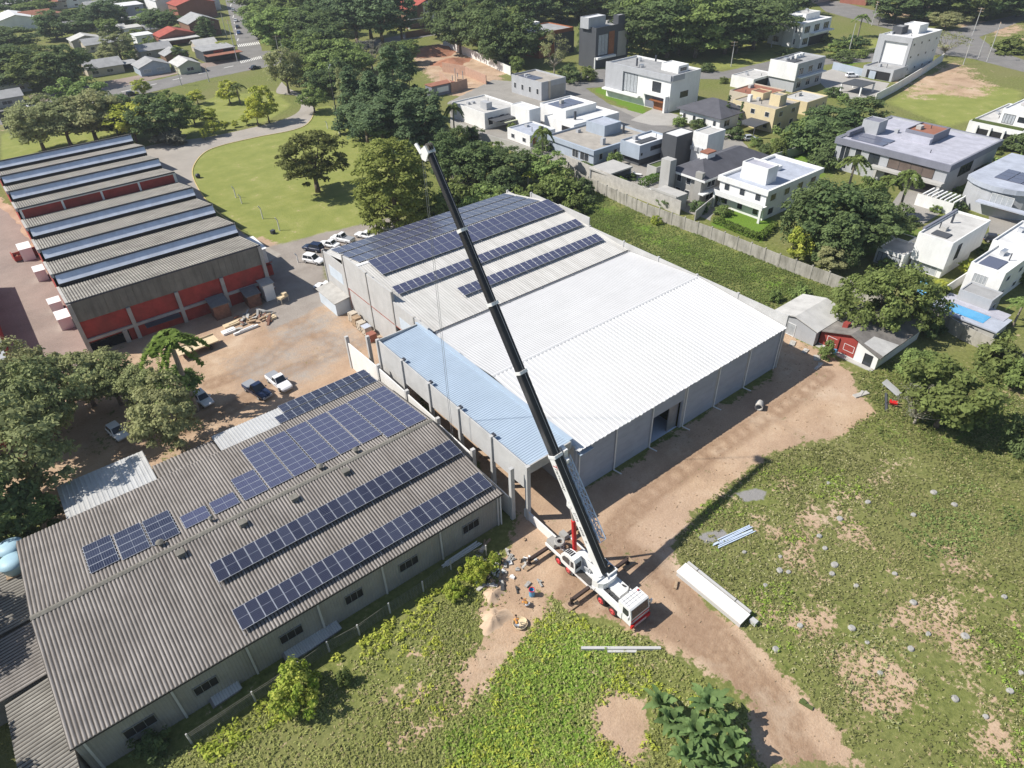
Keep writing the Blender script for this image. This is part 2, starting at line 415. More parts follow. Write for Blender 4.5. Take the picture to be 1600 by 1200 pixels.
for y in range(10, 66, 9):
    a = G(371 - (66 - y) * .2, y); d = G(371 - (61 - y) * .2, y - 4); w = Vector((.3, -.2, 0))
    mb.quad((a.x, a.y, .03), (a.x + w.x, a.y + w.y, .03), (d.x + w.x, d.y + w.y, .03), (d.x, d.y, .03))
for k in range(9):
    a = G(30 + k * 40, 181 - k * 9.3); d = G(45 + k * 40, 177.6 - k * 9.3)
    mb.quad((a.x, a.y, .03), (d.x, d.y, .03), (d.x, d.y + .5, .03), (a.x, a.y + .5, .03))
structure(mb.build('road_marking', 'roadpaint'))
sheet('pavement', [(60, 160), (190, 135), (330, 104), (372, 95), (370, 88), (250, 112), (160, 128), (40, 150)], .024, 'redpaving', .3)
# residential streets on the right
sheet('residential_street', [(880, 120), (935, 108), (1010, 108), (1130, 112), (1200, 96), (1300, 88), (1400, 68), (1480, 48), (1600, 20), (1600, 32), (1530, 58), (1560, 80), (1620, 100), (1620, 118), (1520, 92), (1470, 85), (1400, 95), (1300, 100), (1200, 112), (1130, 124), (1010, 122), (950, 135), (915, 138), (960, 168), (1005, 190), (1060, 200), (1100, 205), (1090, 215), (1000, 205), (930, 165), (880, 140)], .02, 'asphalt', .15)
sheet('upper_street', [(1290, 18), (1360, 38), (1400, 48), (1440, 45), (1380, 20), (1310, 2), (1270, 2)], .022, 'asphalt', .15)
sheet('paved_court', [(1385, 330), (1410, 295), (1460, 305), (1475, 330), (1440, 352), (1400, 345)], .03, 'paving')
sheet('paved_drive', [(1545, 330), (1560, 335), (1600, 345), (1600, 370), (1545, 365)], .03, 'paving')
sheet('house_forecourt', [(985, 188), (1020, 170), (1062, 180), (1060, 196), (1020, 196)], .03, 'palepaving')
sheet('garden_terrace', [(1270, 118), (1300, 108), (1360, 125), (1390, 130), (1375, 150), (1330, 155), (1300, 148)], .03, 'palepaving')
sheet('side_yard', [(705, 200), (790, 228), (880, 258), (985, 290), (1060, 326), (1110, 345), (1130, 300), (1190, 260), (1150, 205), (1060, 195), (960, 165), (850, 130), (770, 125), (700, 160)], .012, 'paving', .3)
sheet('alley', [(-60, 300), (0, 325), (25, 345), (102, 470), (150, 560), (60, 600), (-60, 640)], .012, 'redpaving', .4)
# ---------------------------------------------------------------- building materials
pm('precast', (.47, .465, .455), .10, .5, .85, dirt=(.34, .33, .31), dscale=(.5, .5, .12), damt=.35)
pm('precast_shaded', (.34, .365, .42), .10, .4, .85, dirt=(.27, .29, .33), dscale=(.2, .2, 1.2), damt=.5)  # shaded copy of precast: the wall's bluish shade is put into this colour
pm('concrete', (.40, .385, .36), .15, .7, .88, dirt=(.22, .2, .18), dscale=(.6, .6, .15), damt=.5)
pm('paintwhite', (.72, .71, .69), .08, .4, .7, dirt=(.5, .48, .44), dscale=(.3, .3, .1), damt=.3)
pm('patchblue', (.52, .58, .64), .1, .5, .8)
pm('redline', (.30, .10, .07), .2, 1, .8)
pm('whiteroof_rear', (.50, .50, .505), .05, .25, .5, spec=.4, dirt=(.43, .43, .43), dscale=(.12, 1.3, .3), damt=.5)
pm('whiteroof', (.60, .60, .60), .04, .25, .45, spec=.5, dirt=(.52, .51, .50), dscale=(.3, .06, .3), damt=.4)
pm('solarroof', (.50, .49, .47), .08, .3, .55, dirt=(.33, .32, .30), dscale=(1.4, .10, .3), damt=.8)
pm('canopyroof', (.36, .44, .53), .06, .3, .5, spec=.5, dirt=(.30, .37, .46), dscale=(.15, .8, .2), damt=.4)
pm('fibercement', (.27, .248, .23), .22, .35, .9, dirt=(.16, .14, .125), dscale=(.9, .15, .3), damt=.75)
pm('grime', (.075, .066, .058), .3, .5, .95)
pm('shedroof', (.285, .27, .24), .28, .3, .9, dirt=(.12, .11, .095), dscale=(.35, .9, .4), damt=.8)
pm('claddinggrey', (.19, .18, .155), .2, .5, .9, dirt=(.10, .095, .08), dscale=(1.1, 1.1, .08), damt=.7)
pm('cladsheet', (.28, .27, .25), .12, .5, .85, dirt=(.24, .22, .19), dscale=(.8, .8, .08), damt=.5)
pm('glazing', (.66, .70, .78), .12, .6, .35, spec=.6, dirt=(.45, .48, .54), dscale=(.8, .8, .1), damt=.5)
pm('brickred', (.34, .05, .04), .22, .9, .85, dirt=(.15, .05, .04), dscale=(.3, .3, .15), damt=.6)
pm('zinc', (.56, .56, .55), .07, .5, .4, metal=.3, dirt=(.38, .37, .36), dscale=(.8, .15, .3), damt=.5)
pm('darkmetal', (.05, .055, .07), .2, 1, .5)
pm('dark', (.02, .02, .022), .2, 1, .7)
pm('steel', (.35, .36, .38), .15, 1.2, .45, metal=.6)
pm('pvc', (.70, .70, .68), .05, 1, .5)
pm('alu', (.66, .67, .69), .05, 1, .35, metal=.7)
pm('floorconc', (.55, .60, .68), .1, .5, .6)  # paler and bluer concrete: the light on the indoor floor is put into it
pm('whitebox', (.78, .78, .77), .05, .6, .5)

# solar cell: dark blue silicon with fine busbars
def cell_mat(name, c, gap):
    m, nt, b = newmat(name)
    tc = N(nt, 'ShaderNodeTexCoord').outputs['UV']
    br = N(nt, 'ShaderNodeTexBrick', offset=0.0, i_Scale=1.0, i_Mortar_Size=gap, i_Brick_Width=1 / 6, i_Row_Height=1 / 12)
    br.inputs['Color1'].default_value = (*c, 1); br.inputs['Color2'].default_value = (*[x * 1.25 for x in c], 1)
    br.inputs['Mortar'].default_value = (.13, .14, .19, 1); br.inputs['Mortar Smooth'].default_value = .3
    nt.links.new(tc, br.inputs['Vector'])
    oi = N(nt, 'ShaderNodeObjectInfo').outputs['Random']
    col = mixc(nt, ramp(nt, oi, [(0, (0, 0, 0)), (1, (.35,) * 3)]).outputs[0], br.outputs['Color'], (.075, .085, .13))
    nt.links.new(col, b.inputs['Base Color']); b.inputs['Roughness'].default_value = .16; b.inputs['Specular IOR Level'].default_value = .55
    return m
cell_mat('cell', (.008, .010, .026), .005)
cell_mat('cell_sheen', (.05, .054, .105), .006)  # paler cells: the reflected sky is put into their colour

def panel_mesh(w, h, cellmat):
    """one module lying in its own xy plane: frame and glass in one mesh (frame lines are the module's rim)"""
    me = bpy.data.meshes.new('solar_panel')
    f = .035
    vs = []; fs = []; mi = []
    def bx(x0, y0, z0, x1, y1, z1, m):
        o = len(vs)
        vs.extend([(x0, y0, z0), (x1, y0, z0), (x1, y1, z0), (x0, y1, z0), (x0, y0, z1), (x1, y0, z1), (x1, y1, z1), (x0, y1, z1)])
        for q in [(0, 3, 2, 1), (4, 5, 6, 7), (0, 1, 5, 4), (1, 2, 6, 5), (2, 3, 7, 6), (3, 0, 4, 7)]: fs.append(tuple(k + o for k in q)); mi.append(m)
    bx(0, 0, 0, w, f, .045, 0); bx(0, h - f, 0, w, h, .045, 0); bx(0, f, 0, f, h - f, .045, 0); bx(w - f, f, 0, w, h - f, .045, 0)
    long_y = h > w
    if long_y: bx(f, h / 2 - .012, .034, w - f, h / 2 + .012, .040, 0)
    else: bx(w / 2 - .012, f, .034, w / 2 + .012, h - f, .040, 0)
    bx(f, f, .005, w - f, h - f, .034, 1)
    me.from_pydata(vs, [], fs)
    me.materials.append(MATS['alu']); me.materials.append(MATS[cellmat])
    me.polygons.foreach_set('material_index', mi)
    uv = me.uv_layers.new(name='uv'); d = np.zeros(len(me.loops) * 2)
    k = 0
    for p in me.polygons:
        for li in p.loop_indices:
            v = me.vertices[me.loops[li].vertex_index].co
            a, b_ = v.x / w, v.y / h
            if not long_y: a, b_ = b_, a
            d[2 * li] = a; d[2 * li + 1] = b_
    uv.data.foreach_set('uv', d); me.update(); return me

def solar_array(label, mesh, x0, y0, z0, dx, dy, nx, ny, tilt, group, legs=0.0, rail=True, skip=()):
    """nx by ny modules in a plane tilted about x; y grows up the slope"""
    t = thing('solar_array', label, 'solar array', (x0, y0, z0), 0, group)
    c, s = math.cos(tilt), math.sin(tilt)
    for j in range(ny):
        for i_ in range(nx):
            if (i_, j) in skip: continue
            o = bpy.data.objects.new('solar_panel', mesh); COL.objects.link(o); o.parent = t
            o.location = (i_ * dx, j * dy * c, j * dy * s); o.rotation_euler = (tilt, 0, 0)
    mb = MB(); W = nx * dx; Hh = ny * dy
    for q in ([.18, .82] if ny == 1 else [k / ny for k in np.arange(.25, ny, .5)]):
        y, z = q * Hh * c, q * Hh * s
        mb.hexa([(-.1, y - .03, z - .09), (W + .1, y - .03, z - .09), (W + .1, y + .03, z - .07), (-.1, y + .03, z - .07)],
                [(-.1, y - .03, z - .03), (W + .1, y - .03, z - .03), (W + .1, y + .03, z - .01), (-.1, y + .03, z - .01)])
    mb.build('rail', 'alu', t)
    if legs:
        n = max(2, int(W / 2.3)); lo = MB()
        for k in range(n + 1):
            x = W * k / n
            for q, hh in ((.12, legs[0]), (.88, legs[1])):
                y, z = q * Hh * c, q * Hh * s
                lo.cyl((x, y, z - hh), (x, y, z - .08), .03, n=5)
            lo.cyl((x, .12 * Hh * c, .12 * Hh * s - legs[0] + .05), (x, .88 * Hh * c, .88 * Hh * s - legs[1] + .08), .025, n=4)
            lo.cyl((x, -.35, .12 * Hh * s - legs[0] + .1), (x, .12 * Hh * c, .12 * Hh * s - .1), .02, n=4)
        lo.build('support_legs', 'alu', t)
    return t

def pipe_part(parent, x, y, z0, z1, r=.07, kick=None, name='downpipe', mat='pvc'):
    mb = MB(); mb.cyl((x, y, z0), (x, y, z1), r, n=8)
    if kick: mb.cyl((x, y, z0 + .03), (x + kick[0], y + kick[1], z0 - .02), r * 1.05, n=8)
    return mb.build(name, mat, parent)

# ================================================================ new white-roofed hall
WX0, WX1, WY0, WYV = 40.1, 80.0, 41.3, 71.7
w = thing('hall', 'new pale concrete hall with bright white ribbed roof beside the crane', 'hall', (0, 0, 0))
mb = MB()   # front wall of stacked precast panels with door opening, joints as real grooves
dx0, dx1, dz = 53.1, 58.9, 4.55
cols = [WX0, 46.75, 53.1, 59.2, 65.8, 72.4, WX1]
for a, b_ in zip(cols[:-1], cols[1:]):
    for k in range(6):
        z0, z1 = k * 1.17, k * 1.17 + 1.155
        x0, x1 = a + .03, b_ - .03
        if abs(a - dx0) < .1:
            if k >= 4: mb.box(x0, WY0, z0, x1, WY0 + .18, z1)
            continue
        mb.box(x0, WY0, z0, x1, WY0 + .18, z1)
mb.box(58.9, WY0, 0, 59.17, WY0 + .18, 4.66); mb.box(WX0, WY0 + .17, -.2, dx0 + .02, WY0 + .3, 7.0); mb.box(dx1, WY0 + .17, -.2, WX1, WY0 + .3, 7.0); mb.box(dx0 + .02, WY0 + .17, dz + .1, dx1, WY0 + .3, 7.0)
mb.build('front_wall', 'precast_shaded', w)
mb = MB(); mb.box(WX0, WY0 + .3, 0, WX0 + .2, WYV, 7.4); mb.build('side_wall', 'precast', w)
mb = MB()   # right-hand panel wall standing above the roof
for y0, y1 in ((41.32, 49.6), (49.66, 57.3), (57.36, 65.2), (65.26, 73.0), (73.06, 81.5)):
    mb.box(WX1 + .1, y0, 0, WX1 + .28, y1, 8.85)
    mb.box(WX1 + .02, y0 - .2, 0, WX1 + .38, y0 - .06 + .2, 9.0)
mb.box(WX1 + .02, 81.2, 0, WX1 + .38, 81.5, 9.0)
mb.build('parapet_wall', 'precast', w)
for k, x in enumerate(cols[1:-1]):
    mb = MB(); mb.box(x - .16, WY0 - .05, -.1, x + .16, WY0 + .17, 7.05); mb.build('pillar', 'precast', w)
for x in (WX0 + .5, 46.6, 53.0, 59.4, 65.9, 72.5, 79.6):
    pipe_part(w, x, WY0 - .16, .05, 7.0, .08, (.25, -1.1) if 45 < x < 79 else None)
mb = MB(); mb.box(dx0 + .05, WY0 + .31, -.05, dx1 - .05, WY0 + 14, .03); mb.build('floor_slab', 'floorconc', w)
mb = MB(); mb.box(dx1 - 1.9, WY0 + .5, .05, dx1 - .1, WY0 + .62, 4.4); mb.box(dx0 + .1, WY0 + 13.8, 0, dx1 - .1, WY0 + 14, 5); mb.build('door_leaf', 'steel', w)
mb = MB()
mb.corr(WX0 + .05, WX1 + .05, WY0 - .45, 7.15, 57.0, 8.72, .66, .075, 'x', True)
mb.build('front_roof', 'whiteroof', w)
mb = MB(); mb.corr(WX0 + .05, WX1 + .05, 57.0, 8.72, WYV - .2, 7.7, .40, .03, 'x', True); mb.build('rear_roof', 'whiteroof_rear', w)
mb = MB(); mb.extr([(56.75, 8.71), (57.0, 8.80), (57.25, 8.71), (57.25, 8.745), (57.0, 8.835), (56.75, 8.745)], 'x', WX0, WX1 + .05); mb.build('ridge_cap', 'whiteroof', w)
mb = MB()
for x in np.arange(WX0 + 2.2, WX1, 2.05): mb.box(x - .25, WY0 - .5, 7.05, x + .03, WY0 - .3, 7.2)
mb.box(WX0, WY0 - .14, 7.0, WX1, WY0 + .1, 7.13); mb.build('eave_trim', 'whitebox', w)
mb = MB(); mb.box(WX0 + .1, WYV - .25, 7.55, WX1 - .4, WYV + .15, 7.75); mb.build('valley_gutter', 'darkmetal', w)
mb = MB()
for q in np.arange(WX0 + 1, WX1, 6.5): mb.cyl((q, WYV - .3, 7.86), (q + 6.5, WYV - .3, 7.86), .06, n=6); mb.box(q - .1, WYV - .4, 7.7, q + .1, WYV - .2, 7.95)
mb.build('gutter_pipe', 'steel', w)

# ================================================================ older half with the solar roof
s_ = thing('warehouse', 'older white panel warehouse with solar rows on its grey ribbed roof', 'warehouse', (0, 0, 0))
LX = 39.9
mb = MB()
mb.box(LX, 97.3, 0, LX + .2, 105.2, 8.5); mb.box(LX, 89.4, 0, LX + .2, 97.1, 10.55); mb.box(LX, 81.6, 0, LX + .2, 89.2, 10.45)
mb.box(LX, 81.0 - 2.4, 4.7, LX + .2, 81.4, 8.9); mb.box(LX, 73.9, 4.7, LX + .2, 78.6, 8.9); mb.box(LX, 73.9, 0, LX + .2, 75.6, 4.7); mb.box(LX, 71.7, 0, LX + .2, 73.9, 8.9)
mb.build('left_wall', 'precast', s_)
for y, z in ((105.2, 8.7), (97.2, 10.7), (89.3, 10.6), (81.5, 10.5), (75.5, 8.95)): mb = MB(); mb.box(LX - .12, y - .14, 0, LX + .3, y + .14, z); mb.build('pillar', 'concrete', s_)
mb = MB(); mb.box(LX - .02, 98.6, 4.5, LX, 103.6, 6.5); mb.build('blue_patch', 'patchblue', s_); mb = MB(); mb.box(LX - .02, 76.3, 5.0, LX, 79.9, 6.9); mb.build('blue_patch', 'patchblue', s_)
mb = MB(); mb.box(LX - .06, 75.6, 4.62, LX - .01, 96.8, 4.74); mb.box(LX - .06, 96.68, .8, LX - .01, 96.8, 4.62); mb.build('red_rail', 'redline', s_)
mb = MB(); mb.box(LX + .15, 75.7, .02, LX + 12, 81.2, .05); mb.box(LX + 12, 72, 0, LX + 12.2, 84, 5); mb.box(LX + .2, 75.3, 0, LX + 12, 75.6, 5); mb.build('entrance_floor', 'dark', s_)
mb = MB(); mb.box(LX - 1.3, 81.2, .1, LX - .2, 81.32, 3.4); mb.build('door', 'whitebox', s_, )
mb = MB()
mb.box(80.2, 97.9, 0, 80.4, 105.2, 8.4); mb.box(80.2, 89.8, 0, 80.4, 97.8, 10.2); mb.box(80.2, 81.55, 0, 80.4, 89.7, 10.4)
mb.box(80.1, 97.6, 0, 80.5, 97.9, 10.3); mb.box(80.1, 105.1, 0, 80.5, 105.4, 8.6); mb.box(80.1, 89.6, 0, 80.5, 89.8, 10.35)
mb.build('right_wall', 'precast', s_)
mb = MB(); mb.box(LX, 105.2, 0, 80.4, 105.4, 7.9); mb.build('back_wall', 'precast', s_)
RYr, RZr = 93.2, 10.05
mb = MB(); mb.corr(LX + .2, 80.2, WYV + .15, 7.8, RYr, RZr, .42, .05, 'x', True); mb.build('front_roof', 'solarroof', s_)
mb = MB(); mb.corr(LX + .2, 80.2, RYr, RZr, 105.3, 8.05, .42, .05, 'x', True); mb.build('rear_roof', 'solarroof', s_)
mb = MB(); mb.extr([(RYr - .35, RZr + .0), (RYr, RZr + .09), (RYr + .35, RZr), (RYr + .35, RZr + .04), (RYr, RZr + .14), (RYr - .35, RZr + .04)], 'x', LX + .2, 80.2); mb.build('ridge_cap', 'whitebox', s_)
def zs(y): return 7.8 + (y - WYV - .15) * (RZr - 7.8) / (RYr - WYV - .15) if y < RYr else RZr - (y - RYr) * (RZr - 8.05) / (105.3 - RYr)
GP = 'solar arrays on the older warehouse roof'
Pp = panel_mesh(1.16, 2.0, 'cell_sheen'); Pl = panel_mesh(1.53, 3.3, 'cell_sheen'); Pk = panel_mesh(1.53, 2.3, 'cell_sheen')
sl_b = -math.atan2(RZr - 8.05, 105.3 - RYr); sl_f = math.atan2(RZr - 7.8, RYr - WYV - .15)
for lab, y, nyy in (('solar row at the rear edge of the warehouse roof, above the parked cars', 101.55, 1), ('second solar row from the rear edge of the warehouse roof, behind the ridge', 97.75, 1), ('solar row just behind the white ridge of the warehouse roof', 94.0, 1)):
    solar_array(lab, Pl, 41.3, y, zs(y) + .17, 1.58, 3.4, 24, 1, sl_b, GP)
solar_array('widest solar array of the warehouse, in front of its white ridge', Pk, 42.2, 88.1, zs(88.1) + .42, 1.58, 2.34, 24, 2, sl_f + R(1), GP, legs=(.4, .36))
solar_array('tilted solar row below the widest array on the grey warehouse roof', Pp, 41.4, 82.0, zs(82.0) + .45, 1.22, 2.0, 31, 1, sl_f + R(6), GP, legs=(.45, .6))
solar_array('shortest solar row, tilted, nearest the white roof and crossed by the boom', Pp, 49.3, 76.1, zs(76.1) + .45, 1.22, 2.0, 24, 1, sl_f + R(6), GP, legs=(.45, .6))
# small lean-to at the left wall
a = thing('lean_to', 'small grey flat-roofed lean-to against the white warehouse wall', 'shed', (0, 0, 0))
mb = MB(); mb.box(37.2, 97.4, 0, 39.85, 103.8, 2.5); mb.build('wall', 'patchblue', a)
mb = MB(); mb.hexa([(36.9, 97.0, 2.5), (39.86, 97.0, 2.9), (39.86, 104.2, 2.9), (36.9, 104.2, 2.5)], [(36.9, 97.0, 2.62), (39.86, 97.0, 3.02), (39.86, 104.2, 3.02), (36.9, 104.2, 2.62)]); mb.build('roof', 'concrete', a)

# ================================================================ loading canopy with blue-grey roof
c_ = thing('loading_canopy', 'long loading canopy with blue-grey ribbed roof and white panel fascia', 'canopy', (0, 0, 0))
CX0, CX1, CY0, CY1 = 33.4, 39.75, 41.8, 74.6
ys = [CY0, 48.3, 54.9, 61.5, 68.1, CY1]
for y0, y1 in zip(ys[:-1], ys[1:]):
    mb = MB(); mb.box(CX0, y0 + .04, 4.6 if y0 < 66 else .9, CX0 + .16, y1 - .04, 8.25); mb.build('fascia_panel', 'precast', c_)
mb = MB(); mb.box(CX0 + .17, CY0, 7.0, CX1, CY0 + .16, 8.2); mb.build('front_beam', 'concrete', c_)
mb = MB(); mb.box(CX0 + .17, CY1 - .16, 5, CX1, CY1, 8.3); mb.build('rear_beam', 'precast', c_)
for y in ys:
    mb = MB(); mb.box(CX0 - .22, y - .2, 0, CX0 + .28, y + .2, 8.35)
    mb.build('column', 'precast', c_)
for y in ys[1:-1] + [CY0 + .4]:
    mb = MB(); mb.box(CX0 + .2, y - .28, 8.2, CX0 + .55, y + .28, 8.42); mb.build('gutter_box', 'darkmetal', c_) if y > 45 else None
mb = MB(); mb.corr(CY0 + .17, CY1 - .17, CX0 + .2, 7.75, CX1, 8.05, .35, .04, 'y', True); mb.build('roof', 'canopyroof', c_)
mb = MB(); mb.box(CX1, CY0, 7.3, CX1 + .12, CY1, 8.5); mb.box(CX1 - .2, CY0, 8.5, CX1 + .3, CY1, 8.58); mb.build('side_flashing', 'canopyroof', c_)
mb = MB(); mb.box(CX0 + .17, CY0 + .2, 7.62, CX0 + .55, CY1 - .2, 7.74); mb.build('gutter', 'canopyroof', c_)
mb = MB(); mb.box(WX0 + .2, WY0 - .6, 6.45, WX0 + 2.3, WY0 - .05, 6.55); mb.build('flashing_sheet', 'canopyroof', c_)
mb = MB()
for y in (48, 56, 64, 70): mb.box(CX1 + .12, y - .3, 8.3, CX1 + .45, y + .3, 8.48)
mb.build('bracket', 'darkmetal', c_)

# perimeter wall of tall posts and white panels in front of the canopy
pwall = thing('perimeter_wall', 'tall white panel wall on posts between canopy and solar roof', 'wall', (0, 0, 0))
PX = 32.0
pys = [43.0, 50.4, 57.9, 65.3, 72.9, 82.3]
tops = [None, 5.1, 5.1, 5.1, 5.1]
for k, (y0, y1) in enumerate(zip(pys[:-1], pys[1:])):
    mb = MB(); z1 = 4.7 if k < 2 else 5.1
    if k == 4:
        mb.extr([(y0, 0), (y1, 0), (y1, 4.6), (y0, 5.1)], 'x', PX, PX + .14)
    elif k >= 1: mb.box(PX, y0 + .03, 0, PX + .14, y1 - .03, z1)
    else: mb.box(PX, y0 + .03, 0, PX + .14, y1 - .03, 3.1)
    mb.build('wall_panel', 'paintwhite', pwall)
for k, y in enumerate(pys):
    mb = MB(); hh = (8.0 if k == 0 else 5.6)
    mb.box(PX - .15, y - .22, 0, PX + .35, y + .22, hh); mb.build('post', 'precast', pwall)
mb = MB(); mb.box(PX + 1.3, 36.8, 0, PX + 1.5, 42.4, 1.25); mb.build('low_panel', 'paintwhite', pwall)
mb = MB(); mb.box(PX + 2.0, 79.5, 0, PX + 2.5, 80.0, 6.0)
tag(mb.build('concrete_post', 'precast'), 'lone tall concrete post standing between white wall and brick pallets', 'post')

# ================================================================ front building with corrugated roof
f_ = thing('workshop', 'long workshop with brown corrugated roof nearest the camera', 'workshop', (0, 0, 0))
FX0, FX1, FY0, FYB = -12.8, 30.8, 43.3, 70.0
zf = lambda y: 6.5 - (57 - y) * 1.5 / 13.7 if y < 57 else 6.5 - (y - 57) * 1.5 / 13
mb = MB(); mb.corr(FX0, FX1, FY0 - .35, zf(FY0 - .35), 57.0, 6.5, .34, .09, grime=True); mb.build('front_roof', ['fibercement', 'grime'], f_)
mb = MB(); mb.corr(FX0, FX1, 57.0, 6.5, FYB + .2, zf(FYB + .2), .34, .09, grime=True); mb.build('rear_roof', ['fibercement', 'grime'], f_)
mb = MB(); mb.extr([(56.7, 6.53), (57, 6.62), (57.3, 6.53), (57.3, 6.57), (57, 6.67), (56.7, 6.57)], 'x', FX0, FX1); mb.build('ridge_cap', 'claddinggrey', f_)
mb = MB(); n = int((FX1 - FX0 - .4) / .3)
row = []
for k in range(n * 4 + 1): row.append((FX0 + .2 + k * .075, (0, .03, .04, .03)[k % 4]))
vs = [(x, FY0 + .05 - h, 0.0) for x, h in row] + [(x, FY0 + .05 - h, 4.88) for x, h in row]
mb._add(vs, [(k, k + 1, len(row) + k + 1, len(row) + k) for k in range(len(row) - 1)], 0)
mb.box(FX0 + .2, FY0 + .06, 0, FX1 - .1, FY0 + .2, 4.88)
mb.build('front_wall', 'cladsheet', f_)
mb = MB(); mb.poly([(FX0 + .25, FY0 + .2, 0), (FX0 + .25, FYB, 0), (FX0 + .25, FYB, 4.95), (FX0 + .25, 57, 6.4), (FX0 + .25, FY0 + .2, 4.9)]); mb.poly([(FX1 - .2, FY0 + .2, 0), (FX1 - .2, FY0 + .2, 4.9), (FX1 - .2, 57, 6.4), (FX1 - .2, FYB, 4.95), (FX1 - .2, FYB, 0)])
mb.box(FX0 + .26, FYB - .2, 0, FX1 - .21, FYB, 4.9); mb.build('side_wall', 'cladsheet', f_)
mb = MB(); mb.box(FX0, FY0 - .42, zf(FY0 - .35) - .14, FX1, FY0 - .37, zf(FY0 - .35) + .03); mb.build('eave_board', 'dark', f_)
for x in (-11.9, -5.0, 1.6, 8.6, 15.6, 22.6, 30.2):
    mb = MB(); mb.box(x - .1, FY0 - .13, 0, x + .1, FY0 - .03, 4.8); mb.build('post', 'precast', f_)
for xa, za, wn, hn in ((-3.6, 2.5, 2.1, 1.2), (-9.5, 2.4, 2.6, 1.2), (4.4, 2.5, 2.3, 1.2), (11.2, 2.5, 2.0, 1.25), (17.4, 2.5, 2.3, 1.2), (25.4, 2.5, 2.2, 1.2)):
    mb = MB(); mb.ring(xa - .05, 0, xa + wn + .05, .1, 0, .01, .02)
    mb = MB(); t_ = .06
    for (u0, w0, u1, w1) in ((0, 0, wn, t_), (0, hn - t_, wn, hn), (0, t_, t_, hn - t_), (wn - t_, t_, wn, hn - t_), (wn * .33 - .02, t_, wn * .33 + .02, hn - t_), (wn * .66 - .02, t_, wn * .66 + .02, hn - t_)):
        mb.box(xa + u0, FY0 - .09, za - .6 + w0, xa + u1, FY0 - .0, za - .6 + w1)
    fr = mb.build('window', 'steel', f_)
    mb = MB(); mb.box(xa + t_, FY0 - .05, za - .6 + t_, xa + wn - t_, FY0 - .02, za - .6 + hn - t_); mb.build('pane', 'dark', fr)
for x, y, s in ((16.5, 58.0, .5), (-.9, 58.3, .5), (4.2, 58.2, .35), (20.9, 57.9, .45)):
    mb = MB(); z = zf(y); mb.cyl((x, y, z - .1), (x, y, z + .55), .22 * s * 2, n=10); mb.cyl((x, y, z + .55), (x, y, z + .75), .42 * s * 2, .1, n=10); mb.build('roof_vent', 'claddinggrey', f_)
for x, y in ((.3, 55.7), (6.6, 55.6), (12.2, 55.5), (18.4, 55.6)):
    mb = MB(); z = zf(y); mb.obox((x, y, z + .22), (.7, .65, .5), 0); mb.obox((x, y, z + .5), (.85, .8, .08), 0); mb.build('vent_box', 'claddinggrey', f_)
pipe_part(f_, 30.55, FY0 - .15, 0, 4.8, .09)
# lean-to roofs at its rear
mb = MB(); mb.corr(9.1, 30.75, FYB + .25, 4.75, 74.6, 4.25, .4, .05, 'x', True); mb.build('lean_to_roof', 'zinc', f_)
mb = MB(); mb.corr(1.75, 9.05, FYB + .25, 4.45, 74.5, 3.7, .40, .10, grime=True); mb.build('low_lean_to_roof', ['fibercement', 'grime'], f_)
mb = MB(); mb.box(9.2, FYB + .05, 0, 30.6, 74.3, 4.1); mb.box(1.8, FYB + .05, 0, 9.1, 74.2, 3.55); mb.build('lean_to_wall', 'cladsheet', f_)
GF = 'solar arrays on the corrugated workshop roof'
PA = panel_mesh(1.11, 2.5, 'cell'); PB = panel_mesh(2.62, 1.19, 'cell_sheen'); PC = panel_mesh(2.62, 1.19, 'cell'); PD = panel_mesh(1.13, 1.95, 'cell')
sf = math.atan2(1.5, 13.7)
solar_array('long tilted solar row in the middle of the front roof slope', PA, 2.1, 50.15, zf(50.15) + .5, 1.135, 2.5, 25, 1, sf - R(1), GF, legs=(.5, .45))
solar_array('long tilted solar row along the front eave of the workshop', PA, 1.95, 44.15, zf(44.15) + .5, 1.135, 2.5, 25, 1, sf - R(1), GF, legs=(.5, .45))
sb = -math.atan2(1.5, 13)
specs = [(-7.3, 59.0, 4, PC), (-4.42, 58.7, 4, PC), (-1.55, 58.6, 4, PC), (1.75, 58.8, 2, PB), (4.85, 58.8, 2, PB), (8.0, 58.7, 4, PB)] + [(10.85 + 2.82 * k, 58.7 - (.0 if k < 5 else 1.1), 8 if k < 5 else 9, PB) for k in range(7)]
labs = ['leftmost dark solar block, near the roof corner by the water tanks', 'second dark solar block from the water tank end', 'dark solar block of eight cells next to the lone low blocks', 'low two-module solar block left of its twin', 'low two-module solar block touching the stepped block', 'four-module solar block stepping up to the tall blocks',
        'tall solar block at the left end of the tall run', 'second tall solar block from the left of the run', 'third tall solar block, below the zinc lean-to sheet', 'fourth tall solar block, midmost of the tall run', 'fifth tall solar block, last of the equal ones', 'sixth tall solar block, longer towards the ridge', 'tall solar block at the white wall end of the roof']
for (x, y, nn, me_), lab in zip(specs, labs): solar_array(lab, me_, x, y, zf(y) + .16, 2.65, 1.205, 1, nn, sb, GF)
sz = -math.atan2(.5, 4.4)
solar_array('upper solar row on the zinc lean-to sheet, at its outer edge', PD, 17.9, 72.65, 4.72, 1.16, 1.98, 11, 1, sz + R(0), GF)
solar_array('lower solar row on the zinc lean-to sheet, against the corrugated roof', PD, 16.6, 70.45, 4.95, 1.16, 1.98, 12, 1, sz, GF)
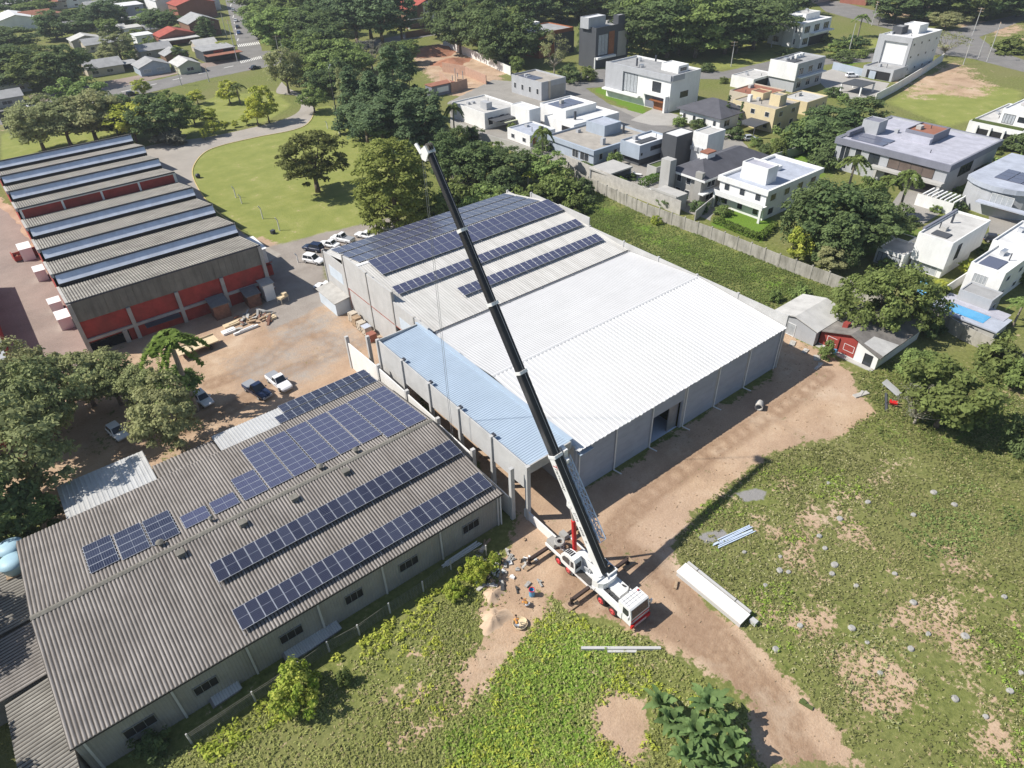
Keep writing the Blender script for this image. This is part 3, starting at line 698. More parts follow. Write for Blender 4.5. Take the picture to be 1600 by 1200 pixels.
# grey flat shed behind the workshop
g_ = thing('shed', 'low shed with pale metal roof under the tree shade, behind the workshop', 'shed', (0, 0, 0))
mb = MB(); mb.corr(-8.0, 1.65, 70.9, 4.15, 78.4, 3.6, .5, .04, 'x', True); mb.build('roof', 'zinc', g_)
mb = MB(); mb.box(-7.9, 71.0, 0, 1.55, 78.2, 3.5); mb.build('wall', 'cladsheet', g_)
mb = MB(); mb.box(-8.05, 70.55, 3.3, 1.7, 70.85, 4.2); mb.build('fascia', 'zinc', g_)
# low roofs left of the workshop
for lab, y0, y1, z, mt, xe in (('low corrugated annex with pale grey roof left of the workshop', 60.2, 69.5, 3.4, 'shedroof', -24), ('low corrugated annex with brown roof left of the workshop', 52.9, 60.0, 3.3, 'fibercement', -19), ('lowest corrugated annex in tree shade at the left edge', 40.5, 52.7, 3.1, 'shedroof', -17)):
    t = thing('annex', lab, 'annex', (0, 0, 0), 0)
    mb = MB(); mb.corr(y0, y1, xe, z - .5, FX0 - .05, z + .1, .40, .09, 'y', grime=True); mb.build('roof', [mt, 'grime'], t)
    mb = MB(); mb.box(xe + .3, y0 + .2, 0, FX0 - .1, y1 - .2, z - .6); mb.build('wall', 'cladsheet', t)

# ================================================================ saw-tooth factory
t = thing('factory', 'long saw-tooth factory with red brick front and eight roof bays', 'factory', (0, 0, 0))
SX0, SX1 = 1.7, 32.0
yk = [113 + 12 * k for k in range(9)]; SZ, SV = 9.35, 7.0
for k in range(8):
    y0, y1 = yk[k], yk[k + 1] - .1
    ze = SV if k < 7 else 6.2
    mb = MB(); mb.corr(SX0 + .3, SX1, y0 - .25, SZ, y1, ze, .42, .08, grime=True); mb.build('roof', ['shedroof', 'grime'], t)
    mb = MB(); mb.box(SX0 + .3, y0 - .32, SZ - .22, SX1, y0 - .27, SZ + .03); mb.build('eave_board', 'darkmetal', t)
    if k == 0: continue
    if k == 4:
        mb = MB(); mb.box(SX0 + .4, y0, SV - .2, SX1 - .1, y0 + .2, SZ - .5); mb.build('brick_band', 'brickred', t)
        mb = MB()
        for x in np.linspace(SX0 + .5, SX1 - .3, 5): mb.box(x - .15, y0 - .12, SV - .2, x + .25, y0, SZ - .5)
        mb.box(SX0 + .4, y0 - .12, SZ - .5, SX1 - .1, y0 + .2, SZ - .15); mb.build('frame', 'paintwhite', t)
    else:
        mb = MB(); mb.box(SX0 + .4, y0 - 1.2, SV - .2, SX1 - .1, y0 + .15, SV + .94); mb.build('lower_band', 'dark', t)
        mb = MB(); mb.hexa([(SX0 + .4, y0 - 1.3, SV + .95), (SX1 - .1, y0 - 1.3, SV + .95), (SX1 - .1, y0 + .1, SV + 1.02), (SX0 + .4, y0 + .1, SV + 1.02)], [(SX0 + .4, y0 - .1, SZ - .18), (SX1 - .1, y0 - .1, SZ - .18), (SX1 - .1, y0 + .1, SZ - .18), (SX0 + .4, y0 + .1, SZ - .18)]); mb.build('skylight_band', 'glazing', t)
    mb = MB(); mb.box(SX1 - .1, y0 - .05, SV - .3, SX1 + .1, y0 + .2, SZ - .1); mb.build('end_frame', 'paintwhite', t)
for xs in (SX0, SX1 - .2):
    mb = MB()
    for k in range(8):
        y0, y1 = yk[k], yk[k + 1]; ze = SV if k < 7 else 6.2
        mb.poly([(xs, y0, 0), (xs, y1, 0), (xs, y1, ze - .1), (xs, y0, SZ - .1)] if xs == SX0 else [(xs, y0, 0), (xs, y0, SZ - .1), (xs, y1, ze - .1), (xs, y1, 0)])
    mb.build('side_wall', 'brickred', t)
mb = MB(); mb.box(SX0, 209, 0, SX1, 209.2, 6.0); mb.build('back_wall', 'brickred', t)
mb = MB(); mb.hexa([(SX0 + .02, 112.85, 0), (SX0 + .5, 112.85, 0), (SX0 + .5, 209, 0), (SX0 + .02, 209, 0)], [(SX0 + .0, 112.85, .1), (SX0 + .5, 112.85, .1), (SX0 + .5, 209, .1), (SX0, 209, .1)])
for k in range(8):
    y0, y1 = yk[k], yk[k + 1] - .05; ze = (SV if k < 7 else 6.2)
    mb.hexa([(SX0 - .15, y0 - .2, SZ - .6), (SX0 + .28, y0 - .2, SZ - .6), (SX0 + .28, y1, ze - .6), (SX0 - .15, y1, ze - .6)], [(SX0 - .15, y0 - .2, SZ + .08), (SX0 + .28, y0 - .2, SZ + .08), (SX0 + .28, y1, ze + .08), (SX0 - .15, y1, ze + .08)])
mb.build('verge_beam', 'concrete', t)
mb = MB(); mb.box(SX0 + .3, 112.85, 5.75, SX1 - .2, 113.05, SZ - .1)
for x in np.arange(SX0 + .8, SX1 - .5, 1.05): mb.box(x, 112.81, 5.75, x + .95, 112.85, SZ - .2)
mb.build('front_cladding', 'claddinggrey', t)
mb = MB(); mb.box(8.0, 112.9, 0, SX1 - .2, 113.05, 5.74); mb.box(SX0 + .3, 112.9, 1.9, 8.0, 113.05, 5.74); mb.build('front_wall', 'brickred', t)
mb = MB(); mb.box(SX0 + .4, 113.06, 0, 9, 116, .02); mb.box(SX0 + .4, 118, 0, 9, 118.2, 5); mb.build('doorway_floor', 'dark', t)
for x in (SX0 + .15, 9.2, 16.7, 24.2, SX1 - .2):
    mb = MB(); mb.box(x - .3, 112.5, 0, x + .3, 112.9, 5.74 if 3 < x < 30 else SZ - .2); mb.build('column', 'concrete', t)
mb = MB()
for a_, b_ in ((SX0 + .45, 8.9), (9.5, 16.4), (17.0, 23.9), (24.5, SX1 - .5)): mb.box(a_, 112.55, 2.25, b_, 112.9, 2.7)
mb.build('tie_beam', 'concrete', t)
mb = MB(); mb.box(7.1, 112.45, 0, 7.8, 112.88, 2.24); mb.build('door_post', 'concrete', t)
mb = MB(); mb.hexa([(10.5, 111.2, 2.0), (16.0, 111.2, 2.0), (16.0, 112.5, 2.15), (10.5, 112.5, 2.15)], [(10.5, 111.2, 2.06), (16.0, 111.2, 2.06), (16.0, 112.5, 2.22), (10.5, 112.5, 2.22)]); mb.build('awning', 'darkmetal', t)
# small huts and annexes around the factory
def hut(name, lab, x0, y0, x1, y1, h, wm, rm, slope=.3, cat='hut', over=.25, grp=None):
    t = thing(name, lab, cat, ((x0 + x1) / 2, (y0 + y1) / 2, 0), 0, grp)
    a, b_ = (x1 - x0) / 2, (y1 - y0) / 2
    mb = MB(); mb.hexa([(-a, -b_, 0), (a, -b_, 0), (a, b_, 0), (-a, b_, 0)], [(-a, -b_, h), (a, -b_, h), (a, b_, h + slope), (-a, b_, h + slope)]); mb.build('wall', wm, t)
    o = over; mb = MB(); mb.hexa([(-a - o, -b_ - o, h), (a + o, -b_ - o, h), (a + o, b_ + o, h + slope), (-a - o, b_ + o, h + slope)], [(-a - o, -b_ - o, h + .1), (a + o, -b_ - o, h + .1), (a + o, b_ + o, h + slope + .1), (-a - o, b_ + o, h + slope + .1)]); mb.build('roof', rm, t)
    return t
hut('annex', 'white two-storey annex with flat roof at the factory corner', 32.1, 121.5, 35.3, 127.8, 4.4, 'whitebox', 'whitebox', .1, 'annex')
mb = MB(); mb.obox((33.7, 119.6, 2.4), (2.9, 1.6, .15), 0, tilt=(R(-25), 'X')); mb.box(32.4, 119.2, 0, 35, 120.3, 2.1); tag(mb.build('red_canopy', 'brickred'), 'small red canopy beside the white annex at the factory corner', 'canopy')
h_ = hut('porch_box', 'pale grey box porch at the right end of the factory front', 29.9, 110.2, 31.7, 112.4, 3.1, 'whitebox', 'concrete', .1)
pm('rusty', (.20, .10, .07), .4, 1.5, .9, dirt=(.08, .05, .04)); pm('shackgrey', (.16, .16, .16), .2, 1, .9)
hut('shack', 'brown shack with dark roof left of the scrap pile', 20.8, 109.6, 23.4, 112.2, 2.6, 'rusty', 'shackgrey', .5, 'shack')
hut('shack', 'rusty shack with dark roof right of the scrap pile', 26.7, 109.8, 28.9, 112.2, 2.3, 'rusty', 'shackgrey', .4, 'shack')
# white plant boxes along the alley side of the factory
for k, (px_, py_, sx, sy, hh) in enumerate(((37, 385, 2.2, 3.4, 2.4), (60, 420, 1.8, 2.6, 2.0), (84, 470, 1.9, 2.2, 1.8), (97, 492, 2.0, 3.2, 2.0))):
    p_ = G(px_, py_, hh); lab = ['white plant box farthest along the factory alley', 'white plant box beside the dark doorway in the alley', 'small cream plant box on the alley near the factory corner', 'white plant box at the factory corner above the trees'][k]
    hut('plant_box', lab, p_.x - sx / 2, p_.y - sy / 2, p_.x + sx / 2, p_.y + sy / 2, hh, 'whitebox', 'whitebox', .12, 'plant box', .05, 'plant boxes along the factory alley')
lb = thing('neighbour_factory', 'grey-roofed neighbouring factory cut off by the left edge', 'factory', (0, 0, 0))
mb = MB(); mb.corr(96, 150, -30, 6.0, -8.2, 5.2, .4, .06, 'y'); mb.build('roof', 'zinc', lb)
mb = MB(); mb.box(-30, 96, 0, -8.4, 150, 5.0); mb.build('wall', 'brickred', lb)
# ---------------------------------------------------------------- houses
for n_, c_ in dict(w_white=(.74, .74, .73), w_grey=(.40, .41, .43), w_blue=(.36, .41, .48), w_dark=(.075, .08, .09), w_cream=(.62, .52, .33), w_beige=(.50, .44, .36), w_stone=(.34, .33, .31), w_conc=(.43, .42, .40),
                   w_orange=(.36, .13, .06), w_brown=(.22, .13, .09), w_green=(.48, .50, .36), w_brick=(.30, .12, .085), w_purple=(.20, .205, .25), w_terra=(.36, .17, .10)).items():
    pm(n_, c_, .07, .4, .8, dirt=tuple(x * .62 for x in c_), dscale=(.5, .5, .12), damt=.35)
for n_, c_ in dict(r_white=(.66, .66, .66), r_tan=(.37, .34, .30), r_grey=(.33, .33, .33), r_slate=(.095, .095, .11), r_blue=(.40, .43, .50), r_red=(.36, .085, .06), r_terra=(.30, .13, .085), r_pale=(.50, .49, .47), r_green=(.09, .12, .035), r_lilac=(.42, .42, .48)).items():
    pm(n_, c_, .12, .5, .85, dirt=tuple(x * .55 for x in c_), dscale=(.5, .25, .3), damt=.55)
pm('glass', (.03, .036, .045), .3, .6, .08, spec=.6); pm('curtain', (.36, .38, .40), .2, 2, .5); pm('wood', (.26, .10, .045), .25, 1.5, .6); pm('frame_white', (.7, .7, .7), .05, 1, .6); pm('frame_dark', (.04, .04, .045), .1, 1, .5)
pm('pool', (.10, .36, .62), .12, .8, .12, spec=.5)
pm('brownpanel', (.13, .10, .085), .2, .6, .5)

class House:
    def __init__(s, name, label, npx, z=None, rz=0, cat='house', group=None, base=None):
        """npx: pixel of the roof corner nearest the camera at height z (base: pixel of the foot of that corner)"""
        if base: z = top_h(*base, *npx)
        p = G(npx[0], npx[1], z); s.z = z; s.rz = rz
        s.t = thing(name, label, cat, (p.x, p.y, 0), rz, group); s.o = p
    def loc(s, px, z):
        p = G(px[0], px[1], z) - s.o; c, q = math.cos(-s.rz), math.sin(-s.rz)
        return p.x * c - p.y * q, p.x * q + p.y * c
    def vol(s, Np, Lp, Rp, z, z0=0, wall='w_white', roof='r_white', par=.45, wW=None, wS=None, cap=None, size=None):
        x, y = s.loc(Np, z)
        if size: w, d = size
        else: w = max(1.0, s.loc(Rp, z)[0] - x); d = max(1.0, s.loc(Lp, z)[1] - y)
        return s.box(x, y, w, d, z0, z, wall, roof, par, wW, wS, cap)
    def box(s, x, y, w, d, z0, z, wall='w_white', roof='r_white', par=.45, wW=None, wS=None, cap=None):
        mb = MB(); zt = z - par
        for f in (((x, y), (x + w, y)), ((x + w, y), (x + w, y + d)), ((x + w, y + d), (x, y + d)), ((x, y + d), (x, y))):
            (ax, ay), (bx, by) = f; mb.quad((ax, ay, z0), (bx, by, z0), (bx, by, zt), (ax, ay, zt))
        if par > .05: mb.ring(x, y, x + w, y + d, zt, z, .2)
        mb.build('wall', wall, s.t)
        mb = MB()
        if par > .05: mb.quad((x + .2, y + .2, zt + .03), (x + w - .2, y + .2, zt + .03), (x + w - .2, y + d - .2, zt + .03), (x + .2, y + d - .2, zt + .03))
        else: mb.box(x - .3, y - .3, zt, x + w + .3, y + d + .3, zt + .22)
        mb.build('roof', roof, s.t)
        if par > .05 and w * d > 45:
            g_ = random.Random(int(w * 97 + d * 31 + z * 7))
            for k in range(1 + int(w * d > 110)):
                ax, ay = x + w * g_.uniform(.15, .75), y + d * g_.uniform(.55, .85); m_ = MB(); m_.box(ax, ay, zt + .05, ax + g_.uniform(.8, 1.6), ay + g_.uniform(.7, 1.2), zt + g_.uniform(.6, 1.1)); m_.build('roof_unit', g_.choice(['w_grey', 'w_conc', 'alu']), s.t)
            ax, ay = x + w * g_.uniform(.2, .8), y + d * g_.uniform(.2, .8); m_ = MB(); m_.cyl((ax, ay, zt), (ax, ay, z + g_.uniform(.3, 1.0)), .09, n=6); m_.build('roof_pipe', 'darkmetal', s.t)
        if cap:
            mb = MB(); mb.ring(x - .45, y - .45, x + w + .45, y + d + .45, z - cap[1], z + .08, .42); mb.build('fascia', cap[0], s.t)
        b = (x, y, w, d, z0, z - par)
        if wW: s.grid(b, 'W', *wW)
        if wS: s.grid(b, 'S', *wS)
        return b
    def grid(s, b, face, nc, nr, fw=.55, fh=.5, sty='frame_white', pane='glass'):
        for r in range(nr):
            for c in range(nc):
                u0 = (c + .5 - fw / 2) / nc; v0 = (r + .5 - fh / 2) / nr
                s.win(b, face, u0, u0 + fw / nc, v0, v0 + fh / nr, sty, pane)
    def win(s, b, face, u0, u1, v0, v1, sty='frame_white', pane='glass', mull=None, name='window'):
        x, y, w, d, z0, z1 = b; h = z1 - z0
        za, zb = z0 + v0 * h, z0 + v1 * h
        if face == 'W': a, e = y + d - u0 * d, y + d - u1 * d     # u runs left to right as seen from outside
        else: a, e = x + u0 * w, x + u1 * w
        lo, hi = min(a, e), max(a, e); t = .07; fr = MB(); pn = MB()
        nm = mull if mull is not None else max(1, int(round((hi - lo) / 1.3)))
        def B(m_, p0, q0, p1, q1, out, dep):
            if face == 'W': m_.box(x - out, p0, q0, x + dep, p1, q1)
            else: m_.box(p0, y - out, q0, p1, y + dep, q1)
        B(fr, lo, za, hi, za + t, .07, -.005); B(fr, lo, zb - t, hi, zb, .07, -.005); B(fr, lo, za + t, lo + t, zb - t, .07, -.005); B(fr, hi - t, za + t, hi, zb - t, .07, -.005)
        for k in range(1, nm): q = lo + (hi - lo) * k / nm; B(fr, q - .03, za + t, q + .03, zb - t, .06, -.02)
        f = fr.build(name, sty, s.t); B(pn, lo + t, za + t, hi - t, zb - t, .02, -.004); pn.build('pane', pane, f)
    def part(s, name, mat, *boxes):
        mb = MB()
        for q in boxes: mb.box(*q)
        return mb.build(name, mat, s.t)
    def rbox(s, name, mat, Np, z0, z1, w, d):
        x, y = s.loc(Np, z1); mb = MB(); mb.box(x, y, z0, x + w, y + d, z1); return mb.build(name, mat, s.t)
    def gable(s, b, rise, axis, roof, wall, over=.5):
        x, y, w, d, z0, z1 = b
        x0, x1, y0, y1 = x - over, x + w + over, y - over, y + d + over; t = .15
        e = z1 - over * rise / ((d if axis == 'x' else w) / 2)
        if axis == 'x': pr = [(y0, e), ((y0 + y1) / 2, z1 + rise), (y1, e), (y1, e + t), ((y0 + y1) / 2, z1 + rise + t), (y0, e + t)]; a, c = x0, x1
        else: pr = [(x0, e), ((x0 + x1) / 2, z1 + rise), (x1, e), (x1, e + t), ((x0 + x1) / 2, z1 + rise + t), (x0, e + t)]; a, c = y0, y1
        mb = MB(); mb.extr(pr, axis, a, c); mb.build('roof', roof, s.t)
        mb = MB()
        if axis == 'x':
            for xx in (x, x + w - .01): mb = MB(); mb.poly([(xx, y, z1), (xx, y + d, z1), (xx, y + d / 2, z1 + rise)]); mb.build('gable_wall', wall, s.t)
        else:
            for yy in (y, y + d - .01): mb = MB(); mb.poly([(x, yy, z1), (x + w, yy, z1), (x + w / 2, yy, z1 + rise)]); mb.build('gable_wall', wall, s.t)
    def hip(s, b, rise, roof, over=.6, name='roof'):
        x, y, w, d, z0, z1 = b; x0, x1, y0, y1 = x - over, x + w + over, y - over, y + d + over; k = min(x1 - x0, y1 - y0) / 2; t = .18
        if (x1 - x0) > (y1 - y0): r = [(x0 + k, (y0 + y1) / 2), (x1 - k, (y0 + y1) / 2)]
        else: r = [((x0 + x1) / 2, y0 + k), ((x0 + x1) / 2, y1 - k)]
        A = [(x0, y0, z1), (x1, y0, z1), (x1, y1, z1), (x0, y1, z1)]; T = [(px, py, pz + t) for px, py, pz in A]; r0 = (*r[0], z1 + rise); r1 = (*r[1], z1 + rise)
        mb = MB(); mb._add(A + T + [r0, r1], [(3, 2, 1, 0), (0, 1, 5, 4), (1, 2, 6, 5), (2, 3, 7, 6), (3, 0, 4, 7)], 0)
        mb._add(T + [r0, r1], [(0, 1, 5, 4), (1, 2, 5), (2, 3, 4, 5), (3, 0, 4)] if (x1 - x0) > (y1 - y0) else [(0, 1, 4), (1, 2, 5, 4), (2, 3, 5), (3, 0, 4, 5)], 0)
        mb.build(name, roof, s.t)
    def plain(s, x, y, w, d, h, wall, z0=0):
        mb = MB(); mb.quad((x, y, z0), (x + w, y, z0), (x + w, y, h), (x, y, h)); mb.quad((x + w, y, z0), (x + w, y + d, z0), (x + w, y + d, h), (x + w, y, h)); mb.quad((x + w, y + d, z0), (x, y + d, z0), (x, y + d, h), (x + w, y + d, h)); mb.quad((x, y + d, z0), (x, y, z0), (x, y, h), (x, y + d, h))
        mb.build('wall', wall, s.t); return (x, y, w, d, z0, h)

# --- white and grey cube house in the middle of the residential street
h = House('house', 'tall white and grey cube house with glass front beside the green verge', (1050, 119), base=(1047, 176)); z = h.z
b = h.vol((1050, 119), (960, 94), (1081, 104), z, 0, 'w_white', 'r_grey', .5)
x, y, w, d = b[:4]
h.part('side_slab', 'w_grey', (x - .5, y + d * .72, 2.2, x - .02, y + d + .3, z + .1), (x - .5, y - .1, z - 1.5, x - .02, y + d * .72, z + .1), (x - .02, y - .5, z - 1.5, x + w * .4, y - .02, z + .1))
h.win(b, 'W', .28, .5, .32, .86, 'frame_dark', 'curtain', 4); h.win(b, 'W', .73, .86, .5, .8, 'frame_dark', 'glass', 2); h.win(b, 'S', .35, .62, .34, .52, 'frame_dark')
h.part('entrance', 'w_purple', (x - .06, y + 1, .2, x - .01, y + d * .36, z * .42)); h.part('door', 'wood', (x - .16, y + 1.5, .1, x - .07, y + d * .22, 2.4)); h.part('canopy', 'wood', (x - 1.6, y + 1.2, 2.7, x - .17, y + d * .25, 2.9))
h.part('balcony_slab', 'w_white', (x - 1.8, y + d * .42, 2.4, x - .55, y + d + .3, 2.9)); h.part('frame', 'w_white', (x - 1.6, y + .3, 0, x - .1, y + .9, z * .45), (x - 1.6, y + .9, z * .45 - .5, x - .1, y + d * .4, z * .45))
b2 = h.box(x + 5, y + 2, w * .35, d * .25, z - .45, z + 1.6, 'w_white', 'r_white', .2); h.win(b2, 'S', .2, .8, .3, .75, 'frame_dark')
h.part('chimney', 'darkmetal', (x + 2, y + d * .6, z, x + 2.4, y + d * .6 + .4, z + 2.2), (x + w * .8, y + d * .6, z, x + w * .8 + .4, y + d * .6 + .4, z + 1.8))
# --- dark three-storey house
h = House('house', 'dark three-storey house with tall curtained window and roof boxes, before the wood', (932, 44), base=(934, 108)); z = h.z
b = h.vol((932, 44), (912, 38), (996, 36), z, 0, 'w_dark', 'r_grey', .6); x, y, w, d = b[:4]
h.win(b, 'S', .07, .36, .33, .86, 'frame_dark', 'curtain', 3); h.part('wood_panel', 'wood', (x + w * .38, y - .1, z * .3, x + w * .55, y - .01, z * .86)); h.part('stone_panel', 'w_stone', (x + w * .66, y - .15, z * .2, x + w * .93, y - .01, z * .82)); h.part('ledge', 'w_white', (x - .2, y - 1.5, z * .24, x + w * .55, y - .01, z * .29)); h.part('base', 'w_white', (x - .5, y - .4, 0, x - .02, y - .02, z * .29))
h.box(x - 1, y + d * .35, w * .5, d * .5, z - .6, z + 3.0, 'w_grey', 'r_white', .3); h.box(x + w * .7, y + d * .1, w * .2, d * .3, z - .6, z + 2.6, 'w_dark', 'r_grey', .2)
# --- low orange house with dark glass
h = House('house', 'low orange-walled house with dark glass wing among the trees', (842, 52), base=(843, 92)); z = h.z
b = h.vol((842, 52), (826, 40), (908, 44), z, 0, 'w_orange', 'r_grey', .4); x, y, w, d = b[:4]
h.part('dark_wing', 'w_dark', (x + w * .45, y - .4, 0, x + w, y - .02, z * .85)); h.box(x - 3, y + d * .3, w * .4, d * .5, z - .5, z + 3, 'w_white', 'r_white', .3); h.win(b, 'S', .08, .4, .5, .8, 'frame_dark')
# --- grey house with solar panels beyond the building site
h = House('house', 'grey flat-roofed house with roof solar cells and tan pillar, beside the building site', (846, 129), base=(848, 158)); z = h.z
b = h.vol((846, 129), (776, 121), (888, 121), z, 0, 'w_grey', 'r_tan', .5, None, None); x, y, w, d = b[:4]
h.part('pillar', 'w_beige', (x + w * .28, y - .2, 0, x + w * .36, y - .01, z)); h.part('garage_door', 'w_stone', (x + w * .4, y - .06, .2, x + w * .95, y - .01, z * .7)); h.part('roof_solar', 'cell_sheen', (x + 1.5, y + d * .35, z - .45, x + w * .5, y + d * .9, z - .3)); h.grid(b, 'W', 4, 1, .3, .35)
# --- white L-shaped house with solar cells
h = House('house', 'white two-level house with a grid of solar cells on its roof', (884, 173), 5.4)
b = h.vol((884, 173), (846, 160), (931, 160), 5.4, 0, 'w_white', 'r_white', .4); x, y, w, d = b[:4]
h.part('roof_solar', 'cell_sheen', *[(x + 1.5 + i * 2.2, y + d * .3, 5.05, x + 3.4 + i * 2.2, y + d * .85, 5.2) for i in range(min(5, int(w / 2.4)))])
b = h.vol((897, 195), (851, 180), (960, 173), 3.6, 0, 'w_white', 'r_white', .35); h.part('opening', 'dark', (b[0] - .04, b[1] + 1, .2, b[0] - .01, b[1] + b[3] * .4, 2.5)); h.part('chimney', 'darkmetal', (b[0] + 4, b[1] + 4, 3.3, b[0] + 4.5, b[1] + 4.5, 5.5))
# --- white house at the left of that row
h = House('house', 'white house with dark pergola at the left end of the row, under the cedars', (757, 177), 4.6)
b = h.vol((757, 177), (711, 158), (800, 161), 4.6, 0, 'w_white', 'r_pale', .4, None, (3, 1, .4, .5)); x, y, w, d = b[:4]
h.part('pergola', 'w_dark', (x + 1, y - 4, 2.7, x + w * .7, y - .1, 2.9)); h.part('chimney', 'w_grey', (x + 3, y + 3, 4, x + 5, y + 6, 6.2)); h.part('awning', 'w_green', (x + w * .3, y - 5, 2.2, x + w * .8, y - 4.1, 2.3))
h = House('house', 'small bright white block house with blank walls between pergola house and solar house', (827, 172), 6.0)
h.vol((827, 172), (804, 161), (843, 167), 6.0, 0, 'w_white', 'r_white', .2); b = h.vol((828, 212), (790, 200), (862, 199), 3.0, 0, 'w_white', 'r_blue', .35, (2, 1, .3, .45), None); h.part('door', 'wood', (b[0] + 1, b[1] - .07, .1, b[0] + 2.2, b[1] - .01, 2.2))
# --- wide house with tan roof
h = House('house', 'wide low grey house with tan flat roof and small roof tower', (928, 235), 3.7)
b = h.vol((928, 235), (853, 211), (1009, 206), 3.7, 0, 'w_blue', 'r_tan', .5, None, (4, 1, .25, .5, 'frame_white')); x, y, w, d = b[:4]
h.part('fascia', 'w_blue', (x - .5, y - .5, 2.6, x - .02, y + d, 3.75), (x - .02, y - .5, 2.6, x + w, y - .02, 3.75)); h.win(b, 'W', .55, .68, .1, .75); h.win(b, 'W', .72, .9, .1, .75)
h.vol((945, 197), (920, 187), (959, 186), 6.0, 3.2, 'w_blue', 'r_blue', .25); x2, y2 = h.loc((942, 220), 4.4); h.part('chimney', 'w_grey', (x2, y2, 3.2, x2 + 1, y2 + 1, 4.9))
h.part('chimney_pipe', 'darkmetal', (x + w * .78, y + d * .3, 3.5, x + w * .78 + .4, y + d * .3 + .4, 5.6))
h = House('pavilion', 'small flat-roofed garden pavilion on posts by the boundary wall', (950, 273), 2.8, cat='pavilion')
x, y = 0, 0; w, d = 8.2, 6.5
h.part('roof', 'w_conc', (x, y, 2.45, x + w, y + d, 2.8)); h.part('post', 'w_grey', (x + .2, y + .2, 0, x + .5, y + .5, 2.44)); h.part('post', 'w_grey', (x + w - .5, y + .2, 0, x + w - .2, y + .5, 2.44)); h.part('post', 'w_grey', (x + .2, y + d - .5, 0, x + .5, y + d - .2, 2.44)); h.part('back_wall', 'w_grey', (x + w - .3, y + .6, 0, x + w - .1, y + d, 2.44))
# --- grey-blue box house with dark and white back blocks
h = House('house', 'grey-blue box house with dark upper block, white rear block and planter roof', (1000, 228), base=(999, 262)); z = h.z
b = h.vol((1000, 228), (967, 219), (1047, 212), z, 1.9, 'w_blue', 'r_white', .45); x, y, w, d = b[:4]
h.part('roof_strip', 'w_dark', (x + 2, y + d * .25, z - .42, x + w * .7, y + d * .55, z - .2)); h.win(b, 'S', .35, .8, .45, .8, 'frame_dark'); h.win(b, 'S', .05, .1, .3, .5, 'frame_dark')
h.part('ground_floor', 'w_dark', (x + 1, y + .8, 0, x + w - .2, y + d - .3, 1.9))
h.vol((1058, 214), (1037, 207), (1083, 204), z + 2.0, 0, 'w_dark', 'r_white', .2); b = h.vol((1107, 211), (1082, 205), (1134, 202), z + 2.6, 0, 'w_white', 'r_pale', .3)
h.part('air_unit', 'w_grey', *[(b[0] - .5, b[1] + 1 + k * 1.3, 3.6, b[0] - .02, b[1] + 1.9 + k * 1.3, 4.5) for k in range(3)])
b = h.vol((1026, 262), (1011, 257), (1050, 249), 3.0, 0, 'w_conc', 'r_green', .25)
# --- dark tiled roof with terrace
h = House('house', 'two-storey stone house with dark hip roof, white eaves and front terrace', (1098, 282), 5.6)
b = h.vol((1100, 281), (1058, 265), (1186, 243), 5.6, 0, 'w_stone', 'r_slate', 0, (3, 2, .5, .55), (4, 2, .5, .55)); h.hip((b[0], b[1], b[2], b[3], 0, 5.75), 2.4, 'r_slate', 1.0)
x, y, w, d = b[:4]; h.part('eaves', 'w_white', (x - 1.1, y - 1.1, 5.4, x + w + 1, y - .95, 5.85), (x - 1.1, y - .95, 5.4, x - .95, y + d + 1, 5.85)); h.part('balcony', 'w_white', (x - 1.4, y - 1.4, 2.7, x + w * .7, y - .02, 3.0))
h.part('chimney', 'w_white', (x + 5, y + d * .45, 6, x + 7.6, y + d * .45 + 2, 9.0)); h.part('chimney_cap', 'r_terra', (x + 4.9, y + d * .45 - .1, 9.02, x + 7.7, y + d * .45 + 2.1, 9.3)); h.part('stone_pillar', 'w_stone', (x - 1.0, y - .2, 0, x - .1, y + 1.6, 7.2)); h.part('tower', 'w_conc', (x - 3.2, y + d - 1.0, 0, x - 1.2, y + d + 1.6, 8.6))
h.part('terrace', 'w_conc', (x - 7.5, y + d * .15, 0, x - 3.4, y + d * .95, 3.2), (x - 7.6, y + d * .1, 3.2, x - 7.4, y + d, 3.7)); h.part('opening', 'dark', (x - 7.56, y + d * .3, .2, x - 7.51, y + d * .7, 2.5))
# --- white house with pale blue roof
h = House('house', 'white two-storey house with broad pale blue flat roof above the green lawn', (1200, 298), base=(1199, 346)); z = h.z
b = h.vol((1200, 298), (1130, 273), (1281, 262), z, 0, 'w_white', 'r_blue', .5, (3, 2, .35, .5), (4, 2, .4, .5), ('w_white', 1.0)); x, y, w, d = b[:4]
h.vol((1201, 264), (1171, 248), (1219, 258), z + 3.0, z - .6, 'w_lilac' if 'w_lilac' in MATS else 'w_white', 'r_lilac', .3); h.part('balcony', 'w_white', (x - 1.8, y - .6, 2.8, x - .05, y + d, 3.3)); h.part('rail', 'frame_white', (x - 1.8, y - .6, 3.32, x - 1.72, y + d, 4.0)); h.part('roof_box', 'w_white', (x + w * .62, y + d * .5, z - .4, x + w * .7, y + d * .9, z + .5))
h.part('pillar', 'w_white', (x - 1.8, y + d - .4, 0, x - 1.4, y + d, 2.8)); h.part('pillar', 'w_white', (x - 1.8, y - .5, 0, x - 1.4, y, 2.8))
